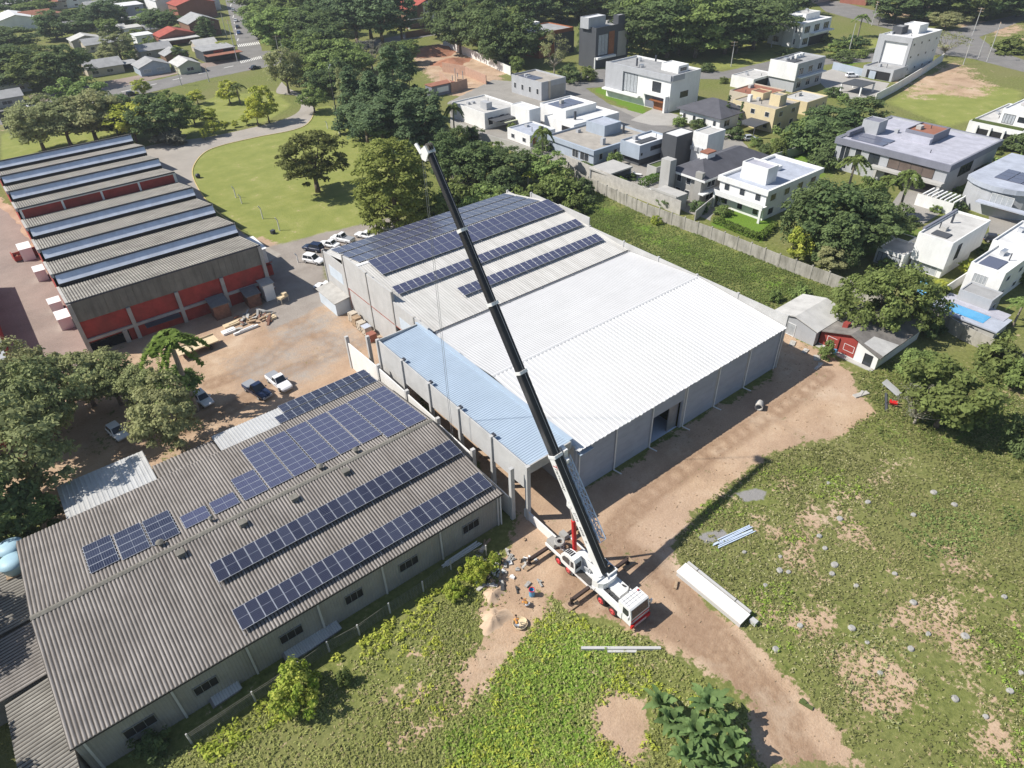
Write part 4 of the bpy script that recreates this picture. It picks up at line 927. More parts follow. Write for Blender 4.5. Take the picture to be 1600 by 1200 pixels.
# --- hipped bungalow with solar cells
h = House('house', 'small pale bungalow with hipped slate roof and solar cells', (1126, 186), 3.4)
b = h.vol((1126, 186), (1058, 171), (1152, 168), 3.4, 0, 'w_white', 'r_slate', 0, (4, 1, .3, .5), (2, 1, .4, .5)); h.hip((b[0], b[1], b[2], b[3], 0, 3.5), 3.0, 'r_slate', .9)
h = House('tower_house', 'yellow two-storey house with square tower and dark carport roof', (1212, 171), base=(1212, 208), cat='house'); z = h.z
b = h.vol((1212, 171), (1150, 154), (1259, 160), z, 0, 'w_cream', 'r_tan', .3, (3, 2, .3, .45), (2, 2, .3, .45)); x, y, w, d = b[:4]
h.box(x + w * .3, y + d * .1, 3.2, 3.2, z - .4, z + 2.6, 'w_cream', 'r_tan', .2); h.box(x + w * .5, y + d * .6, 4, 4, z - .4, z + 1.6, 'w_cream', 'r_terra', .2); h.part('chimney', 'w_white', (x + 2, y + d * .7, z - .3, x + 3, y + d * .7 + 1, z + 1.5))
h.part('carport_roof', 'w_dark', (x - 6.5, y + 1, 2.5, x - .1, y + d * .5, 2.7)); h.part('carport_post', 'w_dark', (x - 6.3, y + 1.2, 0, x - 6.1, y + 1.4, 2.5))
h = House('annex', 'long cream annex with red-brown flat roofs behind the yellow house', (1262, 160), 3.6, cat='annex')
h.vol((1262, 160), (1236, 146), (1307, 152), 3.6, 0, 'w_cream', 'r_pale', .3, None, (3, 1, .2, .3)); h.vol((1190, 152), (1150, 138), (1232, 141), 3.4, 0, 'w_beige', 'r_terra', .35)
h = House('garage', 'white open garage with dark car bay beside the brown roofs', (1178, 124), 3.6, cat='garage')
b = h.vol((1178, 124), (1168, 110), (1222, 116), 3.6, 0, 'w_white', 'r_pale', .3); h.part('opening', 'dark', (b[0] + 1, b[1] - .04, .1, b[0] + b[2] * .9, b[1] - .01, 2.9))
# --- grey white house with big blank wall
h = House('house', 'grey and white two-storey house with large blank white wall panel', (1247, 100), base=(1258, 146)); z = h.z
b = h.vol((1247, 100), (1208, 92), (1299, 89), z, 0, 'w_grey', 'r_grey', .5, None, (3, 2, .45, .5)); x, y, w, d = b[:4]
h.part('white_panel', 'w_white', (x - .5, y - .3, z * .42, x - .02, y + d + .2, z + .1)); h.part('balcony', 'w_white', (x + 1, y - 1.4, z * .48, x + w, y - .02, z * .52)); h.part('roof_panel', 'w_dark', (x + 2, y + d * .3, z - .45, x + w * .45, y + d * .6, z - .25)); h.part('air_unit', 'w_white', *[(x + w * .5 + k * 1.6, y + d * .6, z - .45, x + w * .5 + 1.2 + k * 1.6, y + d * .6 + 1, z + .7) for k in range(3)])
# --- tall white house
h = House('house', 'tall white house with grey frame round a blank front and long side wall', (1426, 60), base=(1410, 120)); z = h.z
b = h.vol((1426, 60), (1384, 51), (1478, 47), z, 0, 'w_white', 'r_white', .4, None, (4, 3, .2, .2)); x, y, w, d = b[:4]
h.part('frame', 'w_grey', (x - .6, y - .4, 2.5, x - .02, y + .6, z + .1), (x - .6, y + d - 2.2, 2.5, x - .02, y + d + .2, z + .1), (x - .6, y + .6, z - 1.6, x - .02, y + d - 2.2, z + .1)); h.box(x + w * .5, y + d * .3, w * .3, d * .5, z - .5, z + 2.2, 'w_white', 'r_white', .2); h.box(x + w * .25, y + d * .6, w * .2, d * .3, z - .5, z + 2, 'w_dark', 'r_grey', .2)
b = h.vol((1397, 110), (1356, 100), (1414, 102), 3.6, 0, 'w_grey', 'r_grey', .5); h.part('opening', 'dark', (b[0] - .04, b[1] + .8, .1, b[0] - .01, b[1] + b[3] * .85, 2.6))
h = House('pergola', 'dark-roofed white pergola on the terrace of the tall white house', (1347, 136), 2.7, cat='pergola'); h.part('roof', 'w_dark', (0, 0, 2.5, 8, 7, 2.72)); [h.part('post', 'w_white', (a, c, 0, a + .4, c + .4, 2.5)) for a, c in ((0, 0), (7.6, 0), (0, 6.6), (7.6, 6.6))]
# --- white balcony house at the top
h = House('house', 'white house with stacked balconies and roof boxes near the top right street', (1256, 37), base=(1256, 76)); z = h.z
b = h.vol((1256, 37), (1218, 27), (1304, 27), z, 0, 'w_white', 'r_white', .4, (2, 2, .4, .5), (3, 2, .55, .6)); x, y, w, d = b[:4]; h.box(x - 1, y + d * .2, 4, d * .3, 0, z + 2.5, 'w_white', 'r_white', .2); h.box(x + w * .4, y + d * .3, w * .5, d * .4, z - .4, z + 2, 'w_white', 'r_pale', .2); h.part('balcony', 'w_white', (x + w * .3, y - 2, z * .5, x + w, y - .02, z * .56)); h.part('carport', 'dark', (x + w * .3, y - .1, .1, x + w * .95, y - .03, z * .38))
# --- big lilac-grey mansion
h = House('mansion', 'large grey mansion with dark fascia, lilac roof and brown shutters', (1485, 258), base=(1466, 309), cat='house'); z = h.z
b = h.vol((1485, 258), (1332, 206), (1552, 216), z, 0, 'w_grey', 'r_lilac', .35, None, None, ('w_purple', 1.35)); x, y, w, d = b[:4]
h.win(b, 'W', .50, .90, .50, .82, 'frame_dark', 'brownpanel', 4); h.win(b, 'W', .05, .14, .08, .85, 'frame_white'); h.win(b, 'W', .19, .25, .1, .85, 'frame_white'); h.win(b, 'W', .32, .42, .45, .82, 'frame_dark'); h.part('carport', 'dark', (x - .06, y + 1.5, .1, x - .01, y + d * .5, z * .36)); h.part('slab', 'w_conc', (x - 1.6, y - .2, z * .40, x - .07, y + d * .62, z * .47)); h.win(b, 'S', .25, .5, .45, .8, 'frame_dark'); h.win(b, 'S', .6, .8, .1, .4, 'frame_dark')
h.part('column', 'w_conc', (x - 1.5, y, 0, x - .9, y + .6, z * .40)); h.part('column', 'w_conc', (x - 1.5, y + d * .55, 0, x - .9, y + d * .55 + .6, z * .40))
b2 = h.vol((1460, 211), (1423, 198), (1484, 199), z + 1.7, z - .3, 'w_purple', 'r_terra', .35); h.part('slope', 'r_lilac', (b2[0] - 1.2, b2[1], z - .3, b2[0] - .01, b2[1] + b2[3], z + .9)); h.part('roof_solar', 'cell_sheen', (x + 2, y + d * .62, z - .3, x + 4.5, y + d * .92, z - .1), (x + 5, y + d * .62, z - .3, x + 7.5, y + d * .92, z - .1))
h.box(x + w * .35, y + d * .82, 4, 4, z - .3, z + 2.6, 'w_grey', 'w_purple', .2); h.part('ridge_wall', 'w_purple', (x + w * .1, y + d - 1.2, z, x + w * .6, y + d - .3, z + .9))
# --- right edge houses
h = House('house', 'white two-level house with planted terrace cut by the right edge, below the grass lot', (1600, 206), 4.2)
b = h.vol((1600, 206), (1525, 184), (1680, 180), 4.2, 0, 'w_white', 'r_pale', .4); x, y, w, d = b[:4]; h.part('opening', 'dark', (x - .05, y + 1, .3, x - .01, y + d * .85, 2.9)); [h.part('column', 'w_white', (x - .5, y + d * q, 0, x - .06, y + d * q + .5, 3.7)) for q in (.05, .3, .55, .8)]; h.part('planter', 'r_green', (x + .3, y + .5, 4.2, x + 1.2, y + d - .5, 4.7)); b = h.box(x + 5, y + 1, w - 5, d - 6, 3.8, 7.4, 'w_white', 'r_white', .35); h.win(b, 'W', .1, .5, .05, .75, 'frame_dark', 'curtain', 4); h.win(b, 'W', .6, .9, .3, .7, 'frame_dark')
h = House('house', 'rounded grey house with blue solar cells on its roof at the right edge', (1618, 304), 6.4)
xn, yn = 0, 0; pts = [(8 - 8.2 * math.cos(R(a)), 7 - 8.2 * math.sin(R(a))) for a in range(-50, 100, 15)] + [(22, -1.2), (22, 13)]
mb = MB(); mb.prism(pts, 0, 5.2); mb.build('wall', 'w_grey', h.t); mb = MB(); mb.prism([(p[0] * 1.05 - .5, p[1] * 1.05 - .5) for p in pts], 5.22, 6.2); mb.build('roof', 'r_blue', h.t); h.part('roof_solar', 'cell', *[(4.2 + i * 2.3, 1.6 + j * 2.6, 6.25, 6.3 + i * 2.3, 4.0 + j * 2.6, 6.4) for i in range(3) for j in range(3)])
h.win((-.35, 2, 1, 6, 2.6, 5.2), 'W', .15, .85, .05, .85, 'frame_white', 'curtain', 4); h.part('porch_roof', 'wood', (-1.2, 1, 2.3, .2, 6, 2.5)); h.part('ledge', 'r_blue', (-2.2, -1, 2.75, -.45, 9, 3.0)); h.part('carport', 'w_white', *[(-5.5, 11.5 + k * .9, 2.5, -.5, 11.8 + k * .9, 2.8) for k in range(8)]); h.part('carport_wall', 'w_white', (-5.5, 11.5, 0, -5.3, 19, 2.49))
h = House('house', 'white modern house with big blank upper wall and glass doors by the pool', (1490, 380), base=(1478, 440)); z = h.z
b = h.vol((1490, 380), (1430, 366), (1553, 345), z, 2.0, 'w_white', 'r_pale', .35); x, y, w, d = b[:4]; h.part('ground_floor', 'w_white', (x + .6, y + .3, 0, x + w * .8, y + d - .2, 2.0)); h.win((x + .6, y + .3, w * .8, d - .5, 0, 2.6), 'W', .06, .85, .02, .76, 'frame_white', 'curtain', 4); h.part('side_wall', 'w_purple', (x + 2, y + d - .1, z - .34, x + w, y + d + .3, z + .25)); h.part('roof_hatch', 'w_dark', (x + 1.5, y + d * .3, z - .33, x + 3.6, y + d * .75, z - .1)); h.part('chimney', 'darkmetal', (x + w * .6, y + d * .7, z - .3, x + w * .6 + .3, y + d * .7 + .3, z + 1.4)); h.win(b, 'S', .2, .3, .2, .8, 'frame_dark')
b = h.vol((1413, 400), (1371, 386), (1445, 385), 3.0, 0, 'w_white', 'r_pale', .25); h.win(b, 'W', .08, .92, .1, .85, 'frame_dark', 'curtain', 5); h.vol((1420, 378), (1395, 366), (1436, 372), 3.1, 0, 'w_white', 'r_green', .1)
h = House('house', 'white stepped house with grey lower wing at the right edge above the blue terrace', (1572, 427), base=(1556, 478)); z = h.z
b = h.vol((1572, 427), (1518, 409), (1660, 395), z, 0, 'w_white', 'r_white', .4, None, (3, 2, .3, .35)); x, y, w, d = b[:4]; h.win(b, 'W', .2, .6, .5, .8, 'frame_white', 'curtain', 4); h.part('roof_solar', 'cell', (x + 1, y + d * .3, z - .38, x + 5, y + d * .85, z - .2)); b = h.vol((1551, 470), (1500, 452), (1570, 458), 3.6, 0, 'w_grey', 'r_grey', .2); h.win(b, 'S', .3, .6, .3, .7); h.vol((1610, 392), (1555, 372), (1690, 370), z + .6, 0, 'w_white', 'r_white', .4)
# pool terrace with boundary wall
h = House('pool_terrace', 'raised blue-tiled pool terrace beside the stepped white house', (1555, 519), 1.5, cat='terrace')
b = h.vol((1555, 519), (1460, 476), (1572, 500), 1.5, 0, 'w_conc', 'r_blue', .02); x, y, w, d = b[:4]
mb = MB(); mb.box(x + .8, y + 2.2, 1.72, x + 3.6, y + d * .85, 1.745); mb.build('water', 'pool', h.t); h.part('deck_edge', 'r_lilac', (x + 3.7, y + .4, 1.72, x + 6.5, y + d, 1.8))
mb = MB(); p_ = G(1432, 440); mb.prism([tuple(G(*q)[:2]) for q in ((1430, 462), (1440, 436), (1452, 440), (1446, 462))], .02, .25); tag(mb.build('swimming_pool', 'pool'), 'small blue pool in the garden of the modern white house', 'pool')
mb = MB(); mb.prism([tuple(G(*q)[:2]) for q in ((990, 300), (1000, 296), (1020, 308), (1013, 316))], .02, .25); tag(mb.build('swimming_pool', 'pool'), 'light blue pool behind the long boundary wall, by the terrace house', 'pool')
mb = MB(); mb.prism([tuple(G(*q)[:2]) for q in ((878, 252), (893, 256), (893, 263), (877, 258))], .6, 1.0); tag(mb.build('swimming_pool', 'pool'), 'tiny turquoise plunge pool beside the tan-roofed house', 'pool')
# red-roofed white house at the top centre
h = House('house', 'white and brown gabled house with red roof behind the tall pines', (637, 17), base=(637, 46)); z = h.z
b = h.plain(0, 0, 24, 16, z, 'w_brown'); h.gable(b, 4.2, 'y', 'r_red', 'w_brown', 1.2); h.part('white_bay', 'w_white', (8.5, -.4, 0, 14.5, -.02, z + 2.8)); h.win((0, -.4, 24, 1, 0, z), 'S', .4, .56, .12, .36, 'frame_dark'); h.win((0, -.4, 24, 1, 0, z), 'S', .38, .42, .8, .98, 'frame_dark'); h.win((0, -.4, 24, 1, 0, z), 'S', .53, .57, .8, .98, 'frame_dark'); h.win(b, 'S', .7, .88, .6, .85); h.part('corner', 'w_white', (-.3, -.3, 0, .4, .4, z)); h.part('floor_band', 'w_white', (-.3, -.35, z * .48, 8.4, -.02, z * .54))
# --- old quarter at the upper left: small gabled houses
def cottage(lab, px, w, d, hh, ax, wall, roof, rise=1.6, nS=2, extra=None, name='house', cat='house'):
    h = House(name, lab, px, 0.0, cat=cat); b = h.plain(0, 0, w, d, hh, wall)
    if rise > .2: h.gable(b, rise, ax, roof, wall)
    else: h.part('roof', roof, (-.4, -.4, hh, w + .4, d + .4, hh + .25))
    if nS: h.grid(b, 'S', nS, 1 if hh < 5 else 2, .32, .42)
    if extra: extra(h, b)
    return h
cottage('pale green cottage with light gable, on the corner of the main street', (283, 117), 8, 11, 3, 'y', 'w_green', 'r_pale', 1.6, 1)
cottage('blue-grey cottage with two pale windows facing the main street', (222, 120), 11, 10, 3, 'y', 'w_blue', 'r_grey', 1.9, 0, lambda h, b: (h.win(b, 'S', .1, .36, .35, .75, 'frame_white', 'curtain'), h.win(b, 'S', .55, .82, .35, .75, 'frame_white', 'curtain')))
cottage('grey-roofed house right behind the blue-grey cottage', (222, 93), 13, 9, 3, 'x', 'w_stone', 'r_grey', 1.8, 2)
cottage('beige cottage with two shuttered windows and open carport', (140, 122), 13, 11, 3, 'x', 'w_beige', 'r_grey', 2.0, 0, lambda h, b: (h.win(b, 'S', .12, .3, .3, .7, 'frame_white', 'glass', 2), h.win(b, 'S', .52, .7, .3, .7, 'frame_white', 'glass', 2), h.part('carport_roof', 'r_grey', (13.6, .5, 2.5, 19, 9, 2.7)), h.part('carport_wall', 'dark', (14, 8.5, 0, 19, 8.7, 2.5))))
cottage('small grey gabled house left of the round tree in the old quarter', (137, 83), 16, 10, 3, 'x', 'w_beige', 'r_grey', 1.8, 3)
cottage('low grey-roofed house behind the small grey gabled one', (116, 76), 12, 9, 3, 'y', 'w_stone', 'r_pale', 1.6, 0)
cottage('cream flat-topped box house amid the dark trees', (199, 62), 8, 9, 4.5, 'x', 'w_white', 'r_pale', .1, 0)
cottage('narrow two-storey white house next to the cream flat-topped box', (219, 79), 7, 8, 5.6, 'x', 'w_white', 'r_white', .1, 1)
cottage('brick house with red gable roof and long metal porch', (254, 72), 15, 11, 3.6, 'y', 'w_brick', 'r_red', 2.2, 0, lambda h, b: h.part('porch_roof', 'r_pale', (-1.5, -6.5, 2.5, 15.5, -.6, 2.75)))
cottage('tall brown gabled house with grey roof by the avenue', (301, 60), 14, 16, 6, 'y', 'w_brown', 'r_grey', 2.6, 1)
cottage('huge white-roofed hall at the top of the old quarter', (250, 27), 34, 40, 8, 'y', 'w_white', 'r_white', 4, 0, None, 'hall', 'hall')
cottage('brick building with bright red gable roof beside the avenue', (282, 33), 20, 16, 7, 'y', 'w_brick', 'r_red', 2.6, 0)
cottage('long low brick terrace with flat grey roof behind the pine', (188, 46), 17, 10, 3.6, 'x', 'w_terra', 'r_grey', .1, 3)
cottage('pale two-storey block with white roof above the brick terrace', (187, 33), 14, 14, 6.5, 'x', 'w_blue', 'r_white', .1, 2)
cottage('white-roofed hall at the upper left edge', (2, 52), 18, 22, 5, 'y', 'w_white', 'r_white', 2.2, 0, None, 'hall', 'hall')
cottage('red-roofed house right of the white hall at the left edge', (41, 44), 14, 12, 4.5, 'x', 'w_beige', 'r_terra', 2.4, 2)
cottage('grey cottage cut by the left edge beside the street trees', (-8, 151), 12, 10, 3, 'x', 'w_grey', 'r_grey', 1.8, 2)
cottage('second grey cottage at the left edge, nearer the street', (-12, 172), 10, 8, 3, 'x', 'w_stone', 'r_grey', 1.6, 1)
cottage('white house deep in the old quarter, below the top left corner', (12, 22), 18, 14, 5, 'x', 'w_white', 'r_white', 1.8, 2)
cottage('low brick-red house along the top edge left of the pine', (225, 10), 26, 12, 4.5, 'x', 'w_terra', 'r_terra', 2, 2)
cottage('pale house along the top edge beside the utility poles', (95, 14), 18, 12, 5, 'x', 'w_white', 'r_pale', 2, 3)
cottage('grey house along the top edge between two dark trees', (140, 24), 16, 12, 4, 'x', 'w_grey', 'r_grey', 2, 2)
cottage('wide orange-roofed hall at the top edge right of the avenue', (448, 16), 34, 26, 6, 'x', 'w_brown', 'w_orange', 2.6, 3, None, 'hall', 'hall')
cottage('white shop building beside the orange-roofed hall', (508, 18), 16, 14, 6, 'x', 'w_white', 'r_white', .1, 2)
cottage('house with terracotta roof at the top edge, right of the wood', (1264, 8), 34, 18, 5, 'x', 'w_beige', 'r_terra', 2.6, 3)
cottage('pink-walled house at the top edge beside the leaning pole', (1352, 9), 20, 14, 6, 'x', 'w_brick', 'r_terra', 2, 2)
cottage('dark corner shop with grey roof and rust-red awning on the main street', (322, 98), 13, 12, 4, 'x', 'w_dark', 'r_grey', .1, 0, lambda h, b: (h.part('awning', 'r_terra', (-.2, -5.5, 2.8, 14, -.05, 3.0)), h.part('sign', 'r_red', (4, -.3, 2.9 + .2, 8, -.05, 3.9))))
for k, (x, y, w, d, hh, ax, wl, rf) in enumerate(((160, 62, 12, 9, 3.2, 'x', 'w_beige', 'r_pale'), (100, 52, 14, 10, 3.5, 'x', 'w_stone', 'r_grey'), (70, 40, 14, 10, 3.5, 'y', 'w_beige', 'r_terra'), (232, 58, 11, 9, 3.2, 'x', 'w_beige', 'r_grey'), (38, 118, 10, 9, 3, 'x', 'w_stone', 'r_grey'), (60, 18, 16, 12, 4, 'x', 'w_beige', 'r_terra'), (170, 12, 16, 12, 4.5, 'x', 'w_white', 'r_pale'), (310, 84, 9, 8, 3, 'x', 'w_beige', 'r_pale'), (20, 8, 18, 12, 5, 'x', 'w_beige', 'r_pale'), (262, 100, 9, 8, 3, 'y', 'w_brown', 'r_grey'))):
    cottage(['low cream house squeezed between the dark pine and the brick terrace', 'grey-roofed house under the dark trees, left of the pine', 'terracotta gabled house near the white hall', 'small grey-roofed house beside the narrow white one', 'grey cottage roof peeping from the left tree clump', 'terracotta-roofed house at the top left among trees', 'white house with pale roof at the top edge, right of the grey one', 'little pale-roofed house behind the green cottage', 'pale house right in the top left corner', 'brown hut between the two pale cottages of the street'][k], (x, y), w, d, hh, ax, wl, rf, 1.7, 1)
# blue cabin and rubble on the building site
h = House('site_cabin', 'blue site cabin with white panel and red roof edge on the red earth', (676, 152), 0.0, cat='cabin'); b = h.plain(0, 0, 9, 4, 3.2, 'w_bluecabin' if 'w_bluecabin' in MATS else 'w_purple'); h.part('roof', 'r_terra', (-.2, -.2, 3.2, 9.2, 4.2, 3.4)); h.part('white_panel', 'w_white', (2, -.1, 1, 6.5, -.02, 2.6))
# ---------------------------------------------------------------- truck crane
pm('crane_white', (.74, .74, .73), .04, .6, .4, spec=.45, dirt=(.5, .46, .40), dscale=(.6, .6, .2), damt=.3)
pm('boom_black', (.018, .019, .022), .25, .8, .45, spec=.4); pm('crane_red', (.55, .02, .02), .1, 1, .4); pm('rim_red', (.52, .045, .05), .15, 2, .5, dirt=(.3, .2, .16)); pm('tyre', (.022, .021, .02), .3, 3, .9, dirt=(.12, .09, .07))
pm('deck_tan', (.27, .17, .11), .25, 2, .85, dirt=(.14, .10, .07)); pm('chassis', (.05, .05, .052), .25, 2, .7, dirt=(.14, .11, .08)); pm('jib_blue', (.50, .58, .70), .08, 1, .5); pm('outrigger', (.045, .03, .028), .3, 2, .7, dirt=(.13, .09, .07)); pm('winch', (.09, .085, .075), .3, 5, .6); pm('lettering', (.025, .025, .03), 0, 1, .5); pm('lettering_red', (.42, .03, .03), 0, 1, .5); pm('timber', (.36, .26, .17), .25, 1.5, .9); pm('weathered_concrete', (.43, .41, .38), .2, .9, .9)
cr = thing('truck_crane', 'white truck crane with red wheels and long black boom raised over the roofs', 'crane', (33.2, 30.7, 0))
def P_(n, m, f, **k):
    mb = MB(); f(mb); return mb.build(n, m, cr, **k)
P_('chassis', 'chassis', lambda b: (b.box(-.55, -4.5, .55, .55, 6.1, 1.05), b.box(-1.3, -4.4, 1.05, 1.3, 6.25, 1.3), b.box(-1.2, 5.6, .5, 1.2, 6.2, 1.04)))
P_('deck_plate', 'deck_tan', lambda b: [b.box(-1.18, y, 1.31, 1.18, y + .86, 1.34) for y in (-1.35, -.45, .45, 1.35, 2.25, 3.15, 4.05, 4.95)])
for s in (-1, 1):
    P_('side_rail', 'crane_white', lambda b: b.box(s * 1.27 - .08, -1.4, 1.1, s * 1.27 + .08, 6.3, 1.45))
    P_('fender', 'crane_white', lambda b: b.hexa([(s * 1.1 - .22, -5.0, 1.16), (s * 1.1 + .22, -5.0, 1.16), (s * 1.1 + .22, -1.45, 1.16), (s * 1.1 - .22, -1.45, 1.16)], [(s * 1.1 - .2, -4.95, 1.75), (s * 1.1 + .2, -4.95, 1.75), (s * 1.1 + .2, -1.5, 1.75), (s * 1.1 - .2, -1.5, 1.75)]))
    for y in (4.0, 2.45, -2.42, -4.07):
        mb = MB(); mb.lathe([(.26, -.19), (.55, -.2), (.6, -.14), (.6, .14), (.55, .2), (.26, .19)], 22, (s * 1.12 + s * .1, y, .6), 0, 'x'); wh = mb.build('wheel', 'tyre', cr, True)
        mb = MB(); mb.lathe([(0, 0), (.12, .02), (.13, .1), (.22, .12), (.3, .03), (.36, .05), (.37, -.05)], 18, (0, 0, 0), 0, 'x'); rm = mb.build('rim', 'rim_red', wh); rm.location = (s * 1.41, y, .6)
        if s < 0: rm.scale = (-1, 1, 1)
P_('engine_cover', 'crane_white', lambda b: b.hexa([(-.32, -3.95, 1.3), (.85, -3.95, 1.3), (.85, -1.9, 1.3), (-.32, -1.9, 1.3)], [(-.28, -3.9, 1.95), (.8, -3.9, 1.95), (.8, -1.95, 1.95), (-.28, -1.95, 1.95)]))
P_('engine', 'chassis', lambda b: [b.obox((random.uniform(-.75, -.45), y, 1.5), (.35, .3, .35), random.uniform(-.3, .3)) for y in np.arange(-4.1, -1.7, .35)] + [b.cyl((-.45, -4.2, 1.6), (-.45, -1.9, 1.6), .12)])
P_('boom_rest', 'timber', lambda b: [b.box(-.9, y, 1.36, .9, y + .3, 1.75) for y in (-1.75, -1.35)])
P_('tool_tray', 'chassis', lambda b: (b.box(.9, -3.8, 1.35, 1.15, -1.2, 1.45), b.obox((1.0, -3.2, 1.65), (.12, .4, .5), .3), b.cyl((1.0, -3.9, 1.5), (1.0, -3.9, 2.6), .07)))
# carrier cab
P_('cab', 'crane_white', lambda b: (b.extr([(-6.4, .62), (-4.6, .62), (-4.6, 2.92), (-6.02, 2.95), (-6.18, 2.85), (-6.4, 1.7)], 'x', -1.28, 1.28), b.box(-1.34, -5.2, .62, -1.285, -4.65, 1.6), b.box(1.285, -5.2, .62, 1.34, -4.65, 1.6)))
P_('roof_strip', 'steel', lambda b: ([b.box(x - .012, -5.98, 2.935, x + .012, -4.66, 2.962) for x in np.linspace(-.95, .95, 5)] + [b.box(-1.2, y - .012, 2.935, 1.2, y + .012, 2.96) for y in (-5.65, -5.32, -4.99)]))
P_('windscreen', 'glass', lambda b: b.hexa([(-1.15, -6.41, 1.72), (1.15, -6.41, 1.72), (1.15, -6.38, 1.72), (-1.15, -6.38, 1.72)], [(-1.1, -6.21, 2.78), (1.1, -6.21, 2.78), (1.1, -6.18, 2.78), (-1.1, -6.18, 2.78)]))
for s in (-1, 1):
    P_('side_window', 'glass', lambda b: b.extr([(-6.1, 1.75), (-5.25, 1.75), (-5.25, 2.65), (-5.95, 2.65)], 'x', s * 1.29 - .012, s * 1.29 + .012))
    P_('mirror', 'crane_white', lambda b: (b.box(s * 1.6 - .12, -6.35, 1.9, s * 1.6 + .12, -6.2, 2.4), b.cyl((s * 1.28, -6.2, 2.5), (s * 1.6, -6.28, 2.42), .025)))
    P_('headlight', 'alu', lambda b: b.box(s * .95 - .2, -6.46, .92, s * .95 + .2, -6.41, 1.1))
P_('bumper', 'crane_red', lambda b: (b.box(-1.3, -6.62, .42, 1.3, -6.4, .86), b.box(-1.28, -6.44, 1.3, 1.28, -6.405, 1.45)))
P_('grille_bar', 'crane_white', lambda b: [b.box(-.95, -6.645, .5 + k * .2, .7, -6.625, .58 + k * .2) for k in range(2)])
# superstructure
P_('slew_ring', 'chassis', lambda b: b.cyl((0, .35, 1.3), (0, .35, 1.62), .95, n=24))
P_('slew_platform', 'crane_white', lambda b: (b.box(-.85, -1.6, 1.63, .95, 2.9, 1.85), b.box(-.42, -1.2, 1.86, -.3, 1.6, 3.0), b.box(.5, -1.2, 1.86, .62, 1.6, 3.0)))
P_('counterweight', 'crane_white', lambda b: b.prism([(-1.35, -1.0), (-1.25, -1.75), (-.9, -2.15), (-.4, -2.3), (.5, -2.3), (1.0, -2.15), (1.35, -1.75), (1.4, -1.0), (.9, -.9), (-.8, -.9)], 1.65, 2.55))
P_('winch_frame', 'crane_white', lambda b: (b.ring(.1, -1.9, 1.35, .3, 2.6, 2.85, .14), b.box(.24, -.85, 2.6, 1.21, -.73, 2.85), b.box(-1.3, -1.6, 2.56, -.2, -.7, 2.75), b.cyl((-.55, -1.1, 2.76), (-.55, -1.1, 2.9), .42, n=16)))
for y in (-1.35, -.25): P_('winch_drum', 'winch', lambda b: (b.cyl((.28, y, 2.55), (1.2, y, 2.55), .34, n=16), b.cyl((.26, y, 2.55), (.31, y, 2.55), .42, n=16), b.cyl((1.16, y, 2.55), (1.2, y, 2.55), .42, n=16)))
P_('platform_floor', 'chassis', lambda b: b.box(-1.55, -.85, 1.5, -.86, 1.2, 1.62))
P_('step_box', 'w_grey', lambda b: (b.obox((-.75, .55, 2.05), (.12, .75, .7), .2), b.obox((-.62, .2, 2.0), (.1, .5, .6), -.2)))
P_('operator_cab', 'crane_white', lambda b: b.extr([(1.15, 1.5), (3.2, 1.5), (3.45, 1.95), (3.3, 2.75), (2.85, 3.3), (2.2, 3.5), (1.35, 3.45), (1.15, 3.1)], 'x', -1.75, -.8))
P_('cab_window', 'glass', lambda b: (b.extr([(1.3, 2.3), (1.8, 2.15), (1.8, 3.0), (1.4, 3.1)], 'x', -1.775, -1.74), b.extr([(1.95, 2.15), (3.0, 2.15), (3.1, 2.5), (2.8, 2.95), (2.2, 3.1), (1.95, 3.0)], 'x', -1.775, -1.74)))
P_('cab_rear_window', 'glass', lambda b: b.box(-1.65, 1.12, 2.2, -.9, 1.16, 3.05))
P_('roof_slot', 'boom_black', lambda b: [b.obox((-1.28, 2.0 + k * .27, 3.535 - (max(0, k - 1) ** 1.5) * .06), (.62, .13, .03), 0, tilt=(-.12 * max(0, k), 'X')) for k in range(5)])
# boom
F0, TP = Vector((.1, -.7, 3.2)), Vector((-1.6, 22.25, 40.5)); BD = (TP - F0).normalized(); BL = (TP - F0).length
SX = (Vector((1, 0, 0)) - BD * BD.x).normalized(); NU = SX.cross(BD)   # NU: top face of the boom
def bp_(s, a=0, n=0): return F0 + BD * (s * BL) + SX * a + NU * n
def boomsec(b, s0, s1, w, h):
    ch = .16 * w
    pr = [(-w, h - ch), (-w + ch, h), (w - ch, h), (w, h - ch), (w, -h + ch * 2.2), (w * .55, -h), (-w * .55, -h), (-w, -h + ch * 2.2)]
    b._add([bp_(s0, a, n) for a, n in pr] + [bp_(s1, a, n) for a, n in pr], [tuple(range(8))[::-1], tuple(range(8, 16))] + [(k, (k + 1) % 8, 8 + (k + 1) % 8, 8 + k) for k in range(8)], 0)
if NU.dot(Vector((0, -1, 1))) < 0: NU = -NU
secs = [(-.015, .29, .50, .56), (.285, .495, .44, .49), (.49, .655, .385, .43), (.65, .82, .335, .375), (.815, .99, .29, .325)]
for s0, s1, w, h in secs: P_('boom_section', 'boom_black', lambda b: boomsec(b, s0, s1, w, h))
for s, (_, _, w, h) in zip((.29, .495, .655, .82), secs):
    P_('boom_collar', 'crane_white', lambda b: boomsec(b, s - .0035, s + .0035, w + .07, h + .07))
P_('boom_side_panel', 'crane_white', lambda b: b._add([bp_(-.015, -.515, -.42), bp_(.287, -.515, -.42), bp_(.287, -.515, .42), bp_(-.015, -.515, .42), bp_(-.015, -.502, -.42), bp_(.287, -.502, -.42), bp_(.287, -.502, .42), bp_(-.015, -.502, .42)], [(0, 1, 2, 3), (7, 6, 5, 4), (0, 4, 5, 1), (1, 5, 6, 2), (2, 6, 7, 3), (3, 7, 4, 0)], 0))
